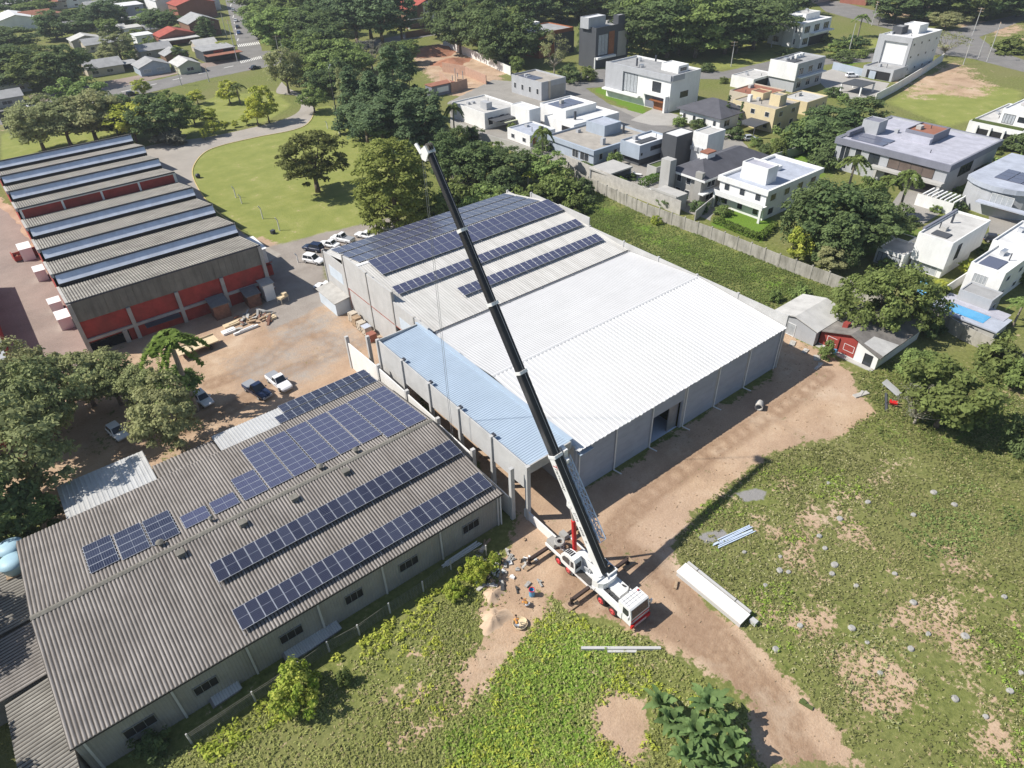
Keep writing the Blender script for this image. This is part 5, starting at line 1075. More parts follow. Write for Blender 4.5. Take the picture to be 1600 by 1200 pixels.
P_('boom_pad', 'crane_white', lambda b: (b.cyl(bp_(.165, -.56, -.38), bp_(.165, -.45, -.38), .3, n=14), b.obox(bp_(.172, -.5, -.42), (.1, .3, .9), 0)))
def text(s, body, size, sc_, mat, n=-.12, name='lettering'):
    c = bpy.data.curves.new(name, 'FONT'); c.body = body; c.size = size; c.extrude = .004; c.shear = .25 if mat == 'lettering_red' or body[0].isalpha() else 0; c.materials.append(M(mat))
    o = bpy.data.objects.new(name, c); COL.objects.link(o); o.parent = cr
    x = -BD; y = NU; z = x.cross(y); mt = Matrix((x, y, z)).transposed().to_4x4(); mt.translation = bp_(s, -.523, n); bpy.context.view_layer.update(); dm_ = bpy.data.meshes.new_from_object(o); bpy.data.objects.remove(o)
    o = bpy.data.objects.new(name, dm_); COL.objects.link(o); o.parent = cr; o.matrix_local = mt @ Matrix.Diagonal((sc_, 1, 1, 1))
text(.276, 'T', .92, 1.1, 'lettering_red', -.28); text(.263, 'ramonay', .62, 1.15, 'lettering', -.16)
text(.150, '2775', .50, 1.1, 'lettering', -.16); text(.112, '6858', .50, 1.1, 'lettering', -.16); text(.075, '50', .3, 1, 'lettering', -.1)
P_('lift_cylinder', 'crane_red', lambda b: b.cyl((.25, 3.3, 1.9), (.12, 3.55, 6.3), .24, n=12))
P_('lift_rod', 'alu', lambda b: b.cyl((.12, 3.55, 6.3), bp_(.2, 0, -.5), .14, n=10))
P_('boom_head', 'crane_white', lambda b: (b._add([bp_(s, a, n) for a in (-.42, .42) for s, n in ((.984, .36), (1.0, .3), (1.0, -.5), (.992, -1.05), (.982, -1.1), (.974, -.6))], [(0, 1, 2, 3, 4, 5), (11, 10, 9, 8, 7, 6)] + [(k, 6 + k, 6 + (k + 1) % 6, (k + 1) % 6) for k in range(6)], 0)))
P_('sheave', 'winch', lambda b: [b.cyl(bp_(.996, a - .05, n), bp_(.996, a + .05, n), .34, n=14) for a in (-.2, 0, .2) for n in (.25, -.85)])
P_('runner_arm', 'crane_white', lambda b: (b.tube([bp_(.992, -.3, -.9), bp_(1.015, -.3, -1.25)], [.2, .17], 8), b.tube([bp_(.992, .3, -.9), bp_(1.005, .3, -1.1)], [.14, .12], 8)))
hk = bp_(.994, 0, -1.3)
P_('hoist_rope', 'steel', lambda b: [b.cyl((hk.x + dx, hk.y, 3.6), (hk.x + dx, hk.y, hk.z), .022, n=5) for dx in (-.1, .1)] + [b.cyl(bp_(.0, 0, .75), bp_(1.005, 0, .5), .02, n=4)])
P_('hook_block', 'crane_red', lambda b: (b.obox((hk.x, hk.y, 3.3), (.5, .4, .7)), b.cyl((hk.x, hk.y, 3.0), (hk.x, hk.y, 2.6), .1)))
# folded lattice jib on the right flank
def lattice(b, s0, s1, a0, a1, n0, n1, r=.075, bays=10):
    cs = [(a0, n0), (a1, n0), (a1, n1), (a0, n1)]
    for a, n in cs: b.cyl(bp_(s0, a, n), bp_(s1, a * .9 + .1, n * .6), r, r * .8, 5)
    for k in range(bays):
        t0, t1 = k / bays, (k + 1) / bays
        def q(t, c): a, n = cs[c]; return bp_(s0 + (s1 - s0) * t, a + (a * .9 + .1 - a) * t, n + (n * .6 - n) * t)
        for c in range(4): b.cyl(q(t0, c), q(t1, (c + 1) % 4), r * .6, n=4); b.cyl(q(t0, c), q(t0, (c + 1) % 4), r * .5, n=4)
P_('lattice_jib', 'jib_blue', lambda b: lattice(b, .055, .275, .68, 1.45, -.35, .5))
P_('jib_box', 'jib_blue', lambda b: b._add([bp_(s, a, n) for s in (.06, .22) for a, n in ((.64, .15), (.95, .15), (.95, -.3), (.64, -.3))], [(3, 2, 1, 0), (4, 5, 6, 7)] + [(k, (k + 1) % 4, 4 + (k + 1) % 4, 4 + k) for k in range(4)], 0))
P_('jib_head', 'crane_white', lambda b: (b.obox(bp_(.285, 1.0, .1), (.5, .6, 1.0)), b.cyl(bp_(.296, .8, .1), bp_(.296, 1.2, .1), .3, n=12), b.obox(bp_(.268, .75, .45), (.3, .4, .5))))
# outriggers with timber pads
for y, xl, xr in ((-.6, -3.8, 4.3), (6.0, -3.9, 3.9)):
    for x, s in ((xl, -1), (xr, 1)):
        P_('outrigger', 'outrigger', lambda b: (b.box(min(x, s * .9), y - .17, .62, max(x, s * .9), y + .17, .95), b.cyl((x, y, .22), (x, y, 1.15), .13, n=10), b.cyl((x, y, .2), (x, y, .26), .3, n=12)))
        mb = MB()
        for k in range(5): mb.box(x - .75 + k * .31, y - .55, 0.02, x - .47 + k * .31, y + .55, .19)
        o = mb.build('outrigger_pad', 'timber', None); o.location = (33.2, 30.7, 0)
        tag(o, 'row of timber blocks under the %s %s outrigger foot of the crane' % ('rear' if y > 0 else 'middle', 'left' if s < 0 else 'right'), 'timber pad', 'timber pads under the crane outriggers')
P_('rear_box', 'w_stone', lambda b: (b.hexa([(-1.25, 5.0, 1.36), (-.3, 5.0, 1.36), (-.3, 6.25, 1.36), (-1.25, 6.25, 1.36)], [(-1.2, 5.05, 2.0), (-.35, 5.05, 2.0), (-.35, 6.2, 2.0), (-1.2, 6.2, 2.0)]), b.hexa([(.5, 5.2, 1.36), (1.2, 5.2, 1.36), (1.2, 6.2, 1.36), (.5, 6.2, 1.36)], [(.55, 5.25, 1.9), (1.15, 5.25, 1.9), (1.15, 6.15, 1.9), (.55, 6.15, 1.9)])))
P_('spare_wheel', 'w_stone', lambda b: b.lathe([(.28, -.13), (.5, -.16), (.6, 0), (.5, .16), (.28, .13)], 20, (-.5, 4.9, 2.2)))
P_('chain', 'alu', lambda b: [b.obox((-.55 + random.uniform(-.3, .3), 4.0 + k * .12, 1.5 + random.uniform(0, .25)), (.09, .3, .09), random.uniform(0, 3)) for k in range(12)])

P_('hydraulic_hose', 'boom_black', lambda b: [b.tube([(.45 + k * .09, -.6, 2.2), (.7 + k * .08, .4, 2.5), (.6 + k * .1, 1.2, 1.95)], [.035, .035, .035], 5) for k in range(3)] + [b.tube([(-.2 - k * .1, -1.9, 2.9), (-.1 - k * .1, -1.2, 3.2), (0, -.5, 3.3)], [.03, .03, .03], 5) for k in range(3)])
P_('warning_beacon', 'vest_b' if 'vest_b' in MATS else 'crane_red', lambda b: b.cyl((1.0, -5.0, 2.97), (1.0, -5.0, 3.12), .08, n=10))
P_('toolbox', 'crane_white', lambda b: b.box(-1.3, -.9, .62, -.9, 1.6, 1.04))
P_('ladder', 'steel', lambda b: [b.box(-1.42, 1.75 + k * .0, .45 + k * .22, -1.36, 2.15, .48 + k * .22) for k in range(3)])
# ---------------------------------------------------------------- vehicles
for n_, c_ in dict(car_white=(.76, .76, .77), car_silver=(.45, .47, .50), car_black=(.02, .024, .035), car_navy=(.018, .03, .07), car_red=(.35, .03, .03), car_blue=(.05, .12, .30), bed_cover=(.30, .31, .33)).items():
    pm(n_, c_, .04, .8, .25, spec=.5)
pm('rim_grey', (.35, .35, .36), .1, 2, .4)
def car(kind, paint, label, px, heading, group=None, world=None):
    """heading: direction the nose points (radians from +x)"""
    p = world or G(*px); name = {'pickup': 'pickup_truck', 'suv': 'parked_car', 'sedan': 'parked_car', 'hatch': 'parked_car'}[kind]
    t = thing(name, label, {'pickup': 'pickup', 'suv': 'car', 'sedan': 'car', 'hatch': 'car'}[kind], (p.x, p.y, 0), heading - math.pi / 2, group)
    L_, W, H = {'pickup': (5.3, 1.9, 1.8), 'suv': (4.5, 1.85, 1.68), 'sedan': (4.6, 1.8, 1.46), 'hatch': (4.0, 1.75, 1.5)}[kind]
    a = L_ / 2; w = W / 2; sh = H * .56
    st = [(-a, w * .86, .5, sh * .86), (-a + .18, w * .96, .32, sh * .97), (-a * .5, w, .26, sh), (a * .3, w, .26, sh), (a * .62, w * .98, .28, sh * .97), (a - .2, w * .92, .34, sh * .84), (a, w * .78, .48, sh * .68)]
    mb = MB(); vs = []
    for y, hw, z0, z1 in st: vs += [(-hw * .9, y, z0), (-hw, y, z0 + .18), (-hw, y, z1 - .12), (-hw * .88, y, z1), (hw * .88, y, z1), (hw, y, z1 - .12), (hw, y, z0 + .18), (hw * .9, y, z0)]
    n = len(st); fs = [(i * 8 + k, i * 8 + (k + 1) % 8, (i + 1) * 8 + (k + 1) % 8, (i + 1) * 8 + k) for i in range(n - 1) for k in range(8)]
    fs = [f[::-1] for f in fs] + [tuple(range(8)), tuple(range(8 * n - 1, 8 * n - 9, -1))]
    mb._add(vs, fs, 0); mb.build('body', paint, t)
    cb = {'pickup': (-a * .12, a * .42, .12, .55), 'suv': (-a * .93, a * .34, .25, .6), 'sedan': (-a * .66, a * .32, .6, .65), 'hatch': (-a * .9, a * .34, .35, .65)}[kind]
    y0, y1, r0, r1 = cb; b0 = [(-w * .9, y0), (w * .9, y0), (w * .9, y1), (-w * .9, y1)]; tp = [(-w * .74, y0 + r0), (w * .74, y0 + r0), (w * .74, y1 - r1), (-w * .74, y1 - r1)]
    if kind == 'pickup': b0 = [(-w * .9, y0 - a * .1), (w * .9, y0 - a * .1), (w * .9, y1), (-w * .9, y1)]
    zb, zt = sh - .04, H
    mb = MB(); mb.hexa([(x, y, zb) for x, y in b0], [(x, y, zt) for x, y in tp]); mb.build('cabin', paint, t)
    def q(k0, k1, i0, i1, j0, j1, nm, out=.012):
        A, B = Vector((*b0[k0], zb)), Vector((*b0[k1], zb)); D, C = Vector((*tp[k0], zt)), Vector((*tp[k1], zt))
        def at(u, v): return A.lerp(B, u).lerp(D.lerp(C, u), v)
        nr = (B - A).cross(D - A).normalized() * out; g_ = MB(); g_.quad(at(i0, j0) + nr, at(i1, j0) + nr, at(i1, j1) + nr, at(i0, j1) + nr); g_.build(nm, 'glass', t)
    q(2, 3, .06, .94, .08, .94, 'windscreen'); q(0, 1, .1, .9, .3, .9, 'rear_window')
    q(1, 2, .06, .5, .2, .88, 'side_window'); q(1, 2, .54, .93, .2, .88, 'side_window'); q(3, 0, .07, .46, .2, .88, 'side_window'); q(3, 0, .5, .94, .2, .88, 'side_window')
    for s in (-1, 1):
        for y in (-a * .6, a * .6):
            mb = MB(); mb.lathe([(.12, -.1), (.3, -.11), (.34, -.07), (.34, .07), (.3, .11), (.12, .1)], 14, (s * (w - .08), y, .34), 0, 'x'); wh = mb.build('wheel', 'tyre', t); mb = MB(); mb.cyl((s * (w + .01), y, .34), (s * (w + .035), y, .34), .2, n=10); mb.build('rim', 'rim_grey', wh)
        mb = MB(); mb.obox((s * w * .62, a - .06, sh * .66), (.34, .14, .14)); mb.build('headlight', 'alu', t)
        mb = MB(); mb.obox((s * w * .72, -a + .02, sh * .72), (.2, .08, .22)); mb.build('tail_light', 'car_red', t)
        mb = MB(); mb.obox((s * (w + .1), y1 - .25, sh + .08), (.2, .12, .15)); mb.build('mirror', paint, t)
    if kind == 'pickup':
        mb = MB(); mb.box(-w * .84, -a + .1, sh - .02, w * .84, y0 - a * .1, sh + .05); mb.build('bed_cover', 'bed_cover', t)
        mb = MB(); mb.obox((0, a + .03, .5), (W * .8, .1, .2)); mb.build('bumper', 'rim_grey', t)
    return t
D = -math.pi / 2
car('pickup', 'car_white', 'white pickup with grey bed cover in the sunny yard', (437, 601), D + .12)
car('pickup', 'car_navy', 'dark blue pickup with grey bed cover beside the white one', (403, 614), D + .22)
car('hatch', 'car_white', 'white hatchback parked in tree shade left of the pale shed', (186, 680), D + .2)
car('hatch', 'car_white', 'white car half hidden under the yard palm', (319, 628), D + .15)
gp = 'cars parked behind the warehouse'
car('suv', 'car_white', 'white estate car facing the yard at the warehouse corner', (491, 410), R(-62), gp); car('suv', 'car_navy', 'dark estate car first in the parking row', (490, 391), R(120), gp); car('sedan', 'car_white', 'white saloon next to the dark estate car', (515, 385), R(118), gp); car('pickup', 'car_white', 'white pickup with open black load bed in the parking row', (536, 377), R(116), gp)
car('sedan', 'car_white', 'white saloon standing apart in the parking row, with shaded tail', (571, 371), R(116), gp); car('hatch', 'car_white', 'white car farthest right under the yellow-green tree', (604, 366), R(116), gp); car('hatch', 'car_silver', 'silver car mostly hidden behind the solar roof edge', (548, 392), R(116), gp); car('hatch', 'car_silver', 'silver car behind the warehouse corner, left of the other silver one', (528, 397), R(116), gp); car('hatch', 'car_white', 'white car tail showing past the warehouse left wall', (508, 452), R(120), gp)
car('suv', 'car_white', 'white car on the terrace of the tall white house', (1331, 121), R(-35)); car('hatch', 'car_silver', 'silver car at the dark carport of the yellow house', (1172, 219), R(-30)); car('sedan', 'car_black', 'black car inside the white garage', (1188, 131), R(-30)); car('hatch', 'car_black', 'black car between the two white houses at the right', (1553, 378), R(-60))
car('sedan', 'car_black', 'black saloon driving on the main street by the avenue junction', (399, 108), R(10)); car('hatch', 'car_black', 'dark car on the main street behind the tree belt', (207, 149), R(10)); car('suv', 'car_white', 'white van-like car on the street at the left edge', (55, 168), R(15)); car('hatch', 'car_white', 'white car behind the tree belt by the billboard', (47, 178), R(15))
for x, y, c, lab in ((369, 34, 'car_white', 'white car parked along the avenue'), (372, 44, 'car_navy', 'dark car parked along the avenue behind the white one'), (374, 53, 'car_blue', 'blue car parked on the avenue nearest the corner shop'), (365, 18, 'car_silver', 'silver car parked farthest up the avenue'), (390, 12, 'car_white', 'white car on the right lane of the avenue')): car('hatch', c, lab, (x, y), R(62), 'cars on the avenue')

# ---------------------------------------------------------------- people
pm('skin', (.32, .17, .11), .05, 2, .7); pm('hair_dark', (.02, .015, .012), .1, 2, .8); pm('vest', (.75, .33, .06), .08, 2, .8); pm('shirt_white', (.70, .71, .74), .05, 2, .8); pm('shirt_blue', (.05, .20, .50), .1, 2, .8); pm('trouser_grey', (.42, .43, .46), .1, 2, .85); pm('trouser_dark', (.05, .055, .07), .1, 2, .85); pm('straw', (.62, .50, .33), .12, 3, .9)
def person(label, px, rz, joints, top, legs, hair='hair_dark', hat=None, extra=None):
    """one continuous skinned body; joints: name -> (x,y,z,r); clothing painted as body zones by height is avoided: shirt and trousers are their own skins"""
    t = thing('person', label, 'person', (*G(*px)[:2], 0), rz)
    def skin(name, chains, mat, root=0):
        vs = []; es = []; rs = []; ix = {}
        for ch in chains:
            prev = None
            for k in ch:
                if k not in ix: ix[k] = len(vs); x, y, z, r_ = joints[k]; vs.append((x, y, z)); rs.append(r_ * (1.12 if name != 'body' else 1))
                if prev is not None: es.append((ix[prev], ix[k]))
                prev = k
        me = bpy.data.meshes.new(name); me.from_pydata(vs, es, []); o = bpy.data.objects.new(name, me); COL.objects.link(o); o.parent = t
        md = o.modifiers.new('skin', 'SKIN'); md.use_smooth_shade = True
        for i, r_ in enumerate(rs): me.skin_vertices[0].data[i].radius = (r_, r_ * .85 if name != 'body' or True else r_)
        me.skin_vertices[0].data[0].use_root = True
        s = o.modifiers.new('sub', 'SUBSURF'); s.levels = s.render_levels = 1; me.materials.append(M(mat)); return o
    arms = [['chest', 'shL', 'elL', 'haL'], ['chest', 'shR', 'elR', 'haR']]
    skin('body', [['pelvis', 'waist', 'chest', 'neck', 'head0', 'head1', 'head2'], *arms, ['pelvis', 'hipL', 'knL', 'anL', 'toL'], ['pelvis', 'hipR', 'knR', 'anR', 'toR']], 'skin')
    skin('shirt', [['pelvis', 'waist', 'chest', 'collar'], ['chest', 'shL', 'slL'], ['chest', 'shR', 'slR']], top)
    skin('trousers', [['pelvis', 'hipL', 'knL', 'cuL'], ['pelvis', 'hipR', 'knR', 'cuR']], legs)
    h = joints['head1']; hd = Vector(joints['head2'][:3]) - Vector(joints['head0'][:3]); hd.normalize()
    mb = MB(); c = Vector(h[:3]) + hd * .06
    mb.lathe([(.005, .115), (.07, .095), (.105, .03), (.11, -.02), (.1, -.03)], 12); o = mb.build('hair', hair, t, True); o.location = c; o.rotation_euler = hd.to_track_quat('Z', 'Y').to_euler()
    hv = o
    # face: nose, eyes and ears as small skin-coloured and dark pieces of the head
    mb = MB(); mb.obox((0, -.115, -.06), (.03, .04, .05)); mb.obox((-.04, -.105, -.035), (.025, .012, .012)); mb.obox((.04, -.105, -.035), (.025, .012, .012)); mb.obox((0, -.1, -.105), (.05, .015, .012)); o = mb.build('face', 'skin', t); o.location = c; o.rotation_euler = hd.to_track_quat('Z', 'Y').to_euler()
    if hat:
        mb = MB(); mb.lathe([(.01, .14), (.09, .12), (.12, .02), (.30, -.02), (.31, -.035), (.12, 0)], 18); o = mb.build('hat', hat, t, True); o.location = c + hd * .03; o.rotation_euler = hd.to_track_quat('Z', 'Y').to_euler()
    # hands: palm, four fingers, thumb
    for s in 'LR':
        a = Vector(joints['el' + s][:3]); b_ = Vector(joints['ha' + s][:3]); d = (b_ - a).normalized(); sd = d.orthogonal().normalized(); mb = MB()
        mb.tube([b_, b_ + d * .085], [.032, .036], 6)
        for k in range(4): q = b_ + d * .08 + sd * (.03 - k * .02); e = q + d * (.045 + .01 * (k in (1, 2))); mb.tube([q, e, e + (d * .6 - d.cross(sd) * .8).normalized() * .035], [.01, .009, .007], 5)
        q = b_ + d * .02 + sd * .035; mb.tube([q, q + (d + sd * .8).normalized() * .06], [.011, .009], 5)
        mb.build('hand', 'skin', t)
    if extra: extra(t)
    return t
def stand(step=.12):
    J = dict(pelvis=(0, 0, .95, .14), waist=(0, 0, 1.12, .13), chest=(0, 0, 1.36, .15), collar=(0, 0, 1.47, .08), neck=(0, -.01, 1.5, .055), head0=(0, -.02, 1.57, .075), head1=(0, -.03, 1.66, .095), head2=(0, -.02, 1.74, .07))
    for s, k in (('L', -1), ('R', 1)):
        J.update({'sh' + s: (k * .2, 0, 1.42, .07), 'sl' + s: (k * .25, .01, 1.22, .055), 'el' + s: (k * .27, .03, 1.13, .045), 'ha' + s: (k * .27, -.1, .9, .035), 'hip' + s: (k * .1, 0, .88, .1), 'kn' + s: (k * .11, -k * step, .5, .07), 'cu' + s: (k * .11, k * step * .6 - k * step * .9, .13, .055), 'an' + s: (k * .11, k * step * .4 - k * step * .6, .08, .045), 'to' + s: (k * .12, -.18 - k * step * .2, .04, .035)})
    return J
def bent(lean=.9, squat=.25, reach=.5):
    J = stand(.16); c, q = math.cos(lean), math.sin(lean)
    def rot(p):
        x, y, z, r_ = p; dz = z - .95; return (x, y * c - dz * q, .95 - squat + dz * c + y * -q * .2, r_)
    for k in ('waist', 'chest', 'collar', 'neck', 'head0', 'head1', 'head2', 'shL', 'shR'): J[k] = rot(J[k])
    J['pelvis'] = (0, .05, .95 - squat, .15)
    for s, k in (('L', -1), ('R', 1)):
        sx, sy, sz, _ = J['sh' + s]; J['el' + s] = (k * .28, sy - .08, sz - .26, .045); J['sl' + s] = (k * .25, sy - .04, sz - .16, .055); J['ha' + s] = (k * .12, sy - .08 - reach * .3, sz - .45, .035)
        J['hip' + s] = (k * .12, .05, .87 - squat, .105); J['kn' + s] = (k * .18, -.16, .5 - squat * .2, .075)
    return J
def wheelbarrow(t): pass
person('worker in orange vest and pale trousers bending over the sand by a round tub', (808, 982), R(150), bent(.75, .15), 'vest', 'trouser_grey')
person('worker in orange vest crouching among tools between the bent worker and the blue barrel', (824, 948), R(200), bent(1.0, .4), 'vest', 'trouser_grey')
person('person in white shirt and dark trousers walking in the factory shadow', (430, 458), R(-60), stand(.2), 'shirt_white', 'trouser_dark')
mb = MB(); mb.lathe([(0, .02), (.62, .02), (.72, .3), (.75, .32), (.72, .34), (.6, .1), (0, .08)], 24)
tag(mb.build('mixing_tub', 'straw', loc=(*G(813, 976)[:2], 0)), 'round pale mixing tub beside the bending worker', 'tub')
mb = MB(); mb.lathe([(0, 0), (.29, 0), (.31, .3), (.29, .6), (.31, .88), (.28, .9), (.27, .6), (0, .55)], 18)
br_ = mb.build('barrel', 'pool', loc=(*G(831, 930)[:2], 0)); tag(br_, 'blue barrel with dark red rim behind the crouching worker', 'barrel')
mb = MB(); mb.lathe([(.27, .905), (.32, .9), (.33, .97), (.27, .97)], 18); o = mb.build('rim', 'crane_red', br_)
# ---------------------------------------------------------------- foliage
def fol(name, dk, lt, hue=(.12, .10, .03), trans=.38):
    m, nt, b = newmat(name); L = nt.links
    t = N(nt, 'ShaderNodeAttribute', attribute_name='tint').outputs['Fac']
    oi = N(nt, 'ShaderNodeObjectInfo').outputs['Random']
    c = ramp(nt, t, [(0, dk), (.55, tuple((a + b_) / 2 for a, b_ in zip(dk, lt))), (1, lt)]).outputs[0]
    c = mixc(nt, ramp(nt, oi, [(0, (0, 0, 0)), (1, (.5,) * 3)]).outputs[0], c, hue)
    L.new(c, b.inputs['Base Color']); b.inputs['Roughness'].default_value = .7; b.inputs['Specular IOR Level'].default_value = .12
    tr = N(nt, 'ShaderNodeBsdfTranslucent'); L.new(c, tr.inputs[0])
    mx = N(nt, 'ShaderNodeMixShader'); mx.inputs[0].default_value = trans
    L.new(b.outputs[0], mx.inputs[1]); L.new(tr.outputs[0], mx.inputs[2]); L.new(mx.outputs[0], nt.nodes['Material Output'].inputs[0])
    return m
fol('f_mid', (0.125, 0.187, 0.059), (0.371, 0.497, 0.160)); fol('f_dark', (0.067, 0.111, 0.047), (0.206, 0.291, 0.113), (0.177, 0.207, 0.081)); fol('f_yellow', (0.221, 0.298, 0.039), (0.620, 0.620, 0.142), (0.620, 0.620, 0.094))
fol('f_olive', (0.142, 0.173, 0.074), (0.469, 0.519, 0.235), (0.410, 0.377, 0.190)); fol('f_cedar', (0.068, 0.116, 0.060), (0.220, 0.301, 0.140), (0.179, 0.242, 0.115)); fol('f_brown', (0.125, 0.140, 0.039), (0.362, 0.348, 0.110), (0.389, 0.278, 0.110))
fol('f_bright', (0.196, 0.333, 0.041), (0.575, 0.575, 0.140), (0.557, 0.575, 0.083)); fol('f_grey', (0.112, 0.121, 0.084), (0.317, 0.317, 0.242), (0.260, 0.242, 0.186)); fol('f_weed', (.10, .12, .035), (.36, .37, .15), (.30, .28, .11), .3); fol('f_lush', (.14, .23, .03), (.46, .60, .14), (.40, .50, .10), .35)
fol('f_slope', (.16, .19, .05), (.50, .54, .20), (.42, .42, .15), .35); fol('f_palm', (.08, .135, .025), (.29, .40, .09), (.22, .30, .06), .38); fol('f_plane', (.11, .14, .03), (.34, .39, .11), (.28, .31, .08), .4); fol('f_lone', (.075, .09, .022), (.22, .24, .075), (.16, .17, .05), .35); fol('f_straw', (0.298, 0.242, 0.112), (0.500, 0.500, 0.278), (0.500, 0.466, 0.223), .2); fol('f_banana', (.05, .10, .035), (.21, .32, .115), (.16, .22, .08), .35); fol('f_hedge', (0.072, 0.146, 0.030), (0.217, 0.361, 0.072))
pm('bark', (.16, .125, .095), .3, 2, .95); pm('bark_pale', (.33, .29, .24), .25, 2, .95); pm('palmtrunk', (.24, .21, .17), .25, 2, .95)

def leaf_mesh(name, mat, pts, nrm, size, tint, aspect=1.5):
    n = len(pts)
    nrm = nrm / np.maximum(np.linalg.norm(nrm, axis=1, keepdims=True), 1e-6)
    a = rng.normal(size=(n, 3)); u = np.cross(nrm, a); u /= np.maximum(np.linalg.norm(u, axis=1, keepdims=True), 1e-6); v = np.cross(nrm, u)
    s = size[:, None]
    V = np.stack([pts - u * s * .5 * aspect, pts - v * s * .42 + u * s * .1, pts + u * s * .5 * aspect, pts + v * s * .42 + u * s * .1], 1).reshape(-1, 3)
    me = bpy.data.meshes.new(name)
    me.vertices.add(4 * n); me.vertices.foreach_set('co', V.astype(np.float32).ravel())
    me.loops.add(4 * n); me.loops.foreach_set('vertex_index', np.arange(4 * n))
    me.polygons.add(n); me.polygons.foreach_set('loop_start', np.arange(0, 4 * n, 4)); me.polygons.foreach_set('loop_total', np.full(n, 4))
    at = me.attributes.new('tint', 'FLOAT', 'POINT'); at.data.foreach_set('value', np.repeat(np.clip(tint, 0, 1), 4).astype(np.float32))
    me.materials.append(MATS[mat]); me.update(); return me

def crown_mesh(mat, shape, rx, rz, zc, ncl, clr, nlf, leaf, seed):
    g = np.random.default_rng(seed)
    d = g.normal(size=(ncl, 3)); d /= np.linalg.norm(d, axis=1, keepdims=True)
    rad = g.uniform(.35, 1, ncl) ** .55
    if shape == 'cone':
        h = g.uniform(0, 1, ncl) ** 1.35; ang = g.uniform(0, 2 * np.pi, ncl); rr = (1 - h) ** .8 * g.uniform(.45, 1.05, ncl)
        C = np.stack([rx * rr * np.cos(ang), rx * rr * np.sin(ang), zc - rz + 2 * rz * h], 1)
    else:
        lump = 1 + .22 * np.sin(3 * d[:, 0] + seed) * np.cos(2.3 * d[:, 1] + 2 * seed) + .12 * np.sin(5 * d[:, 2] + seed)
        if shape == 'spread': d[:, 2] = np.abs(d[:, 2]) * g.choice([1, 1, 1, -.4], ncl)
        C = d * (rad * lump)[:, None] * [rx, rx, rz] + [0, 0, zc]
    cr = clr * g.uniform(.6, 1.3, ncl); ct = g.uniform(.15, .75, ncl)
    idx = np.repeat(np.arange(ncl), nlf); n = len(idx)
    e = g.normal(size=(n, 3)); e /= np.linalg.norm(e, axis=1, keepdims=True); e[:, 2] = np.where(e[:, 2] < -.3, -e[:, 2] * .6, e[:, 2])
    p = C[idx] + e * (cr[idx] * g.uniform(.45, 1.05, n))[:, None] * [1, 1, .75]
    out = (p - [0, 0, zc - rz * .3]) / [rx, rx, rz]; out /= np.maximum(np.linalg.norm(out, axis=1, keepdims=True), 1e-6)
    nr = e * .55 + out * .35 + g.normal(size=(n, 3)) * .45 + [0, 0, .4]
    return leaf_mesh('crown', mat, p, nr, leaf * g.uniform(.6, 1.35, n), ct[idx] + g.uniform(-.25, .3, n)), C

def trunk_mesh(C, zc, r, limbs, mat='bark', lean=0.0, zb=None):
    mb = MB(); zb = zc * .55 if zb is None else zb
    p0 = Vector((0, 0, -.1)); p1 = Vector((lean * .4, 0, zb * .55)); p2 = Vector((lean, .1, zb))
    mb.tube([p0, p1, p2, Vector((lean, 0, zc))], [r * 1.25, r * .9, r * .75, r * .35], 7)
    for k in range(limbs):
        c = Vector(C[(k * 7) % len(C)]); s = p1.lerp(p2, .4 + .6 * (k / max(1, limbs)))
        m_ = s.lerp(c, .55) + Vector((0, 0, -.3)); mb.tube([s, m_, c], [r * .5, r * .3, r * .1], 5)
    me = bpy.data.meshes.new('trunk'); me.from_pydata(mb.v, [], mb.f); me.materials.append(MATS[mat]); me.polygons.foreach_set('use_smooth', [True] * len(mb.f)); me.update(); return me

KIND = {}
def kind(k, H, Wd, name, cr, tr): KIND[k] = (H, Wd, name, cr, tr)
def mk(k, name, mat, shape, rx, rz, zc, ncl, clr, nlf, leaf, tr=.28, limbs=6, bark='bark', variants=2, **kw):
    for v in range(variants):
        cm, C = crown_mesh(mat, shape, rx, rz, zc, ncl, clr, nlf, leaf, 11 + v * 7 + len(KIND) * 3)
        kind((k, v), zc + (rz * 1.0 if shape == 'cone' else rz * 1.12) + clr * .5, 2 * rx * 1.12 + clr * 1.2, name, cm, trunk_mesh(C, zc, tr, limbs, bark, **kw))
mk('mid', 'broadleaf_tree', 'f_mid', 'ball', 4.3, 4.2, 5.8, 75, 1.25, 75, .42, variants=3)
mk('dark', 'broadleaf_tree', 'f_dark', 'ball', 4.6, 4.6, 6.0, 85, 1.3, 75, .42, variants=3)
mk('yellow', 'broadleaf_tree', 'f_yellow', 'ball', 2.6, 2.8, 3.7, 45, .85, 60, .34, .16, 5)
mk('olive', 'broadleaf_tree', 'f_olive', 'ball', 5.2, 4.0, 6.4, 110, 1.15, 85, .33, .32, 9, variants=3)
mk('cedar', 'conifer_tree', 'f_cedar', 'cone', 4.2, 7.4, 8.4, 130, 1.15, 60, .40, .35, 4)
mk('pine', 'pine_tree', 'f_cedar', 'ball', 4.4, 6.5, 11.5, 95, 1.35, 65, .44, .35, 6)
mk('bush', 'bush', 'f_mid', 'spread', 2.4, 2.0, .7, 40, .75, 65, .30, .1, 4, variants=3)
mk('dbush', 'bush', 'f_dark', 'spread', 2.6, 2.2, .8, 42, .8, 65, .32, .1, 4)
mk('ybush', 'bush', 'f_bright', 'spread', 2.2, 1.8, .6, 60, .5, 70, .19, .08, 4)
mk('gbush', 'bush', 'f_grey', 'spread', 2.2, 1.9, .7, 40, .7, 60, .28, .1, 4)
mk('lawn', 'broadleaf_tree', 'f_lone', 'ball', 5.4, 5.6, 7.4, 150, 1.05, 70, .34, .42, 12, variants=1)
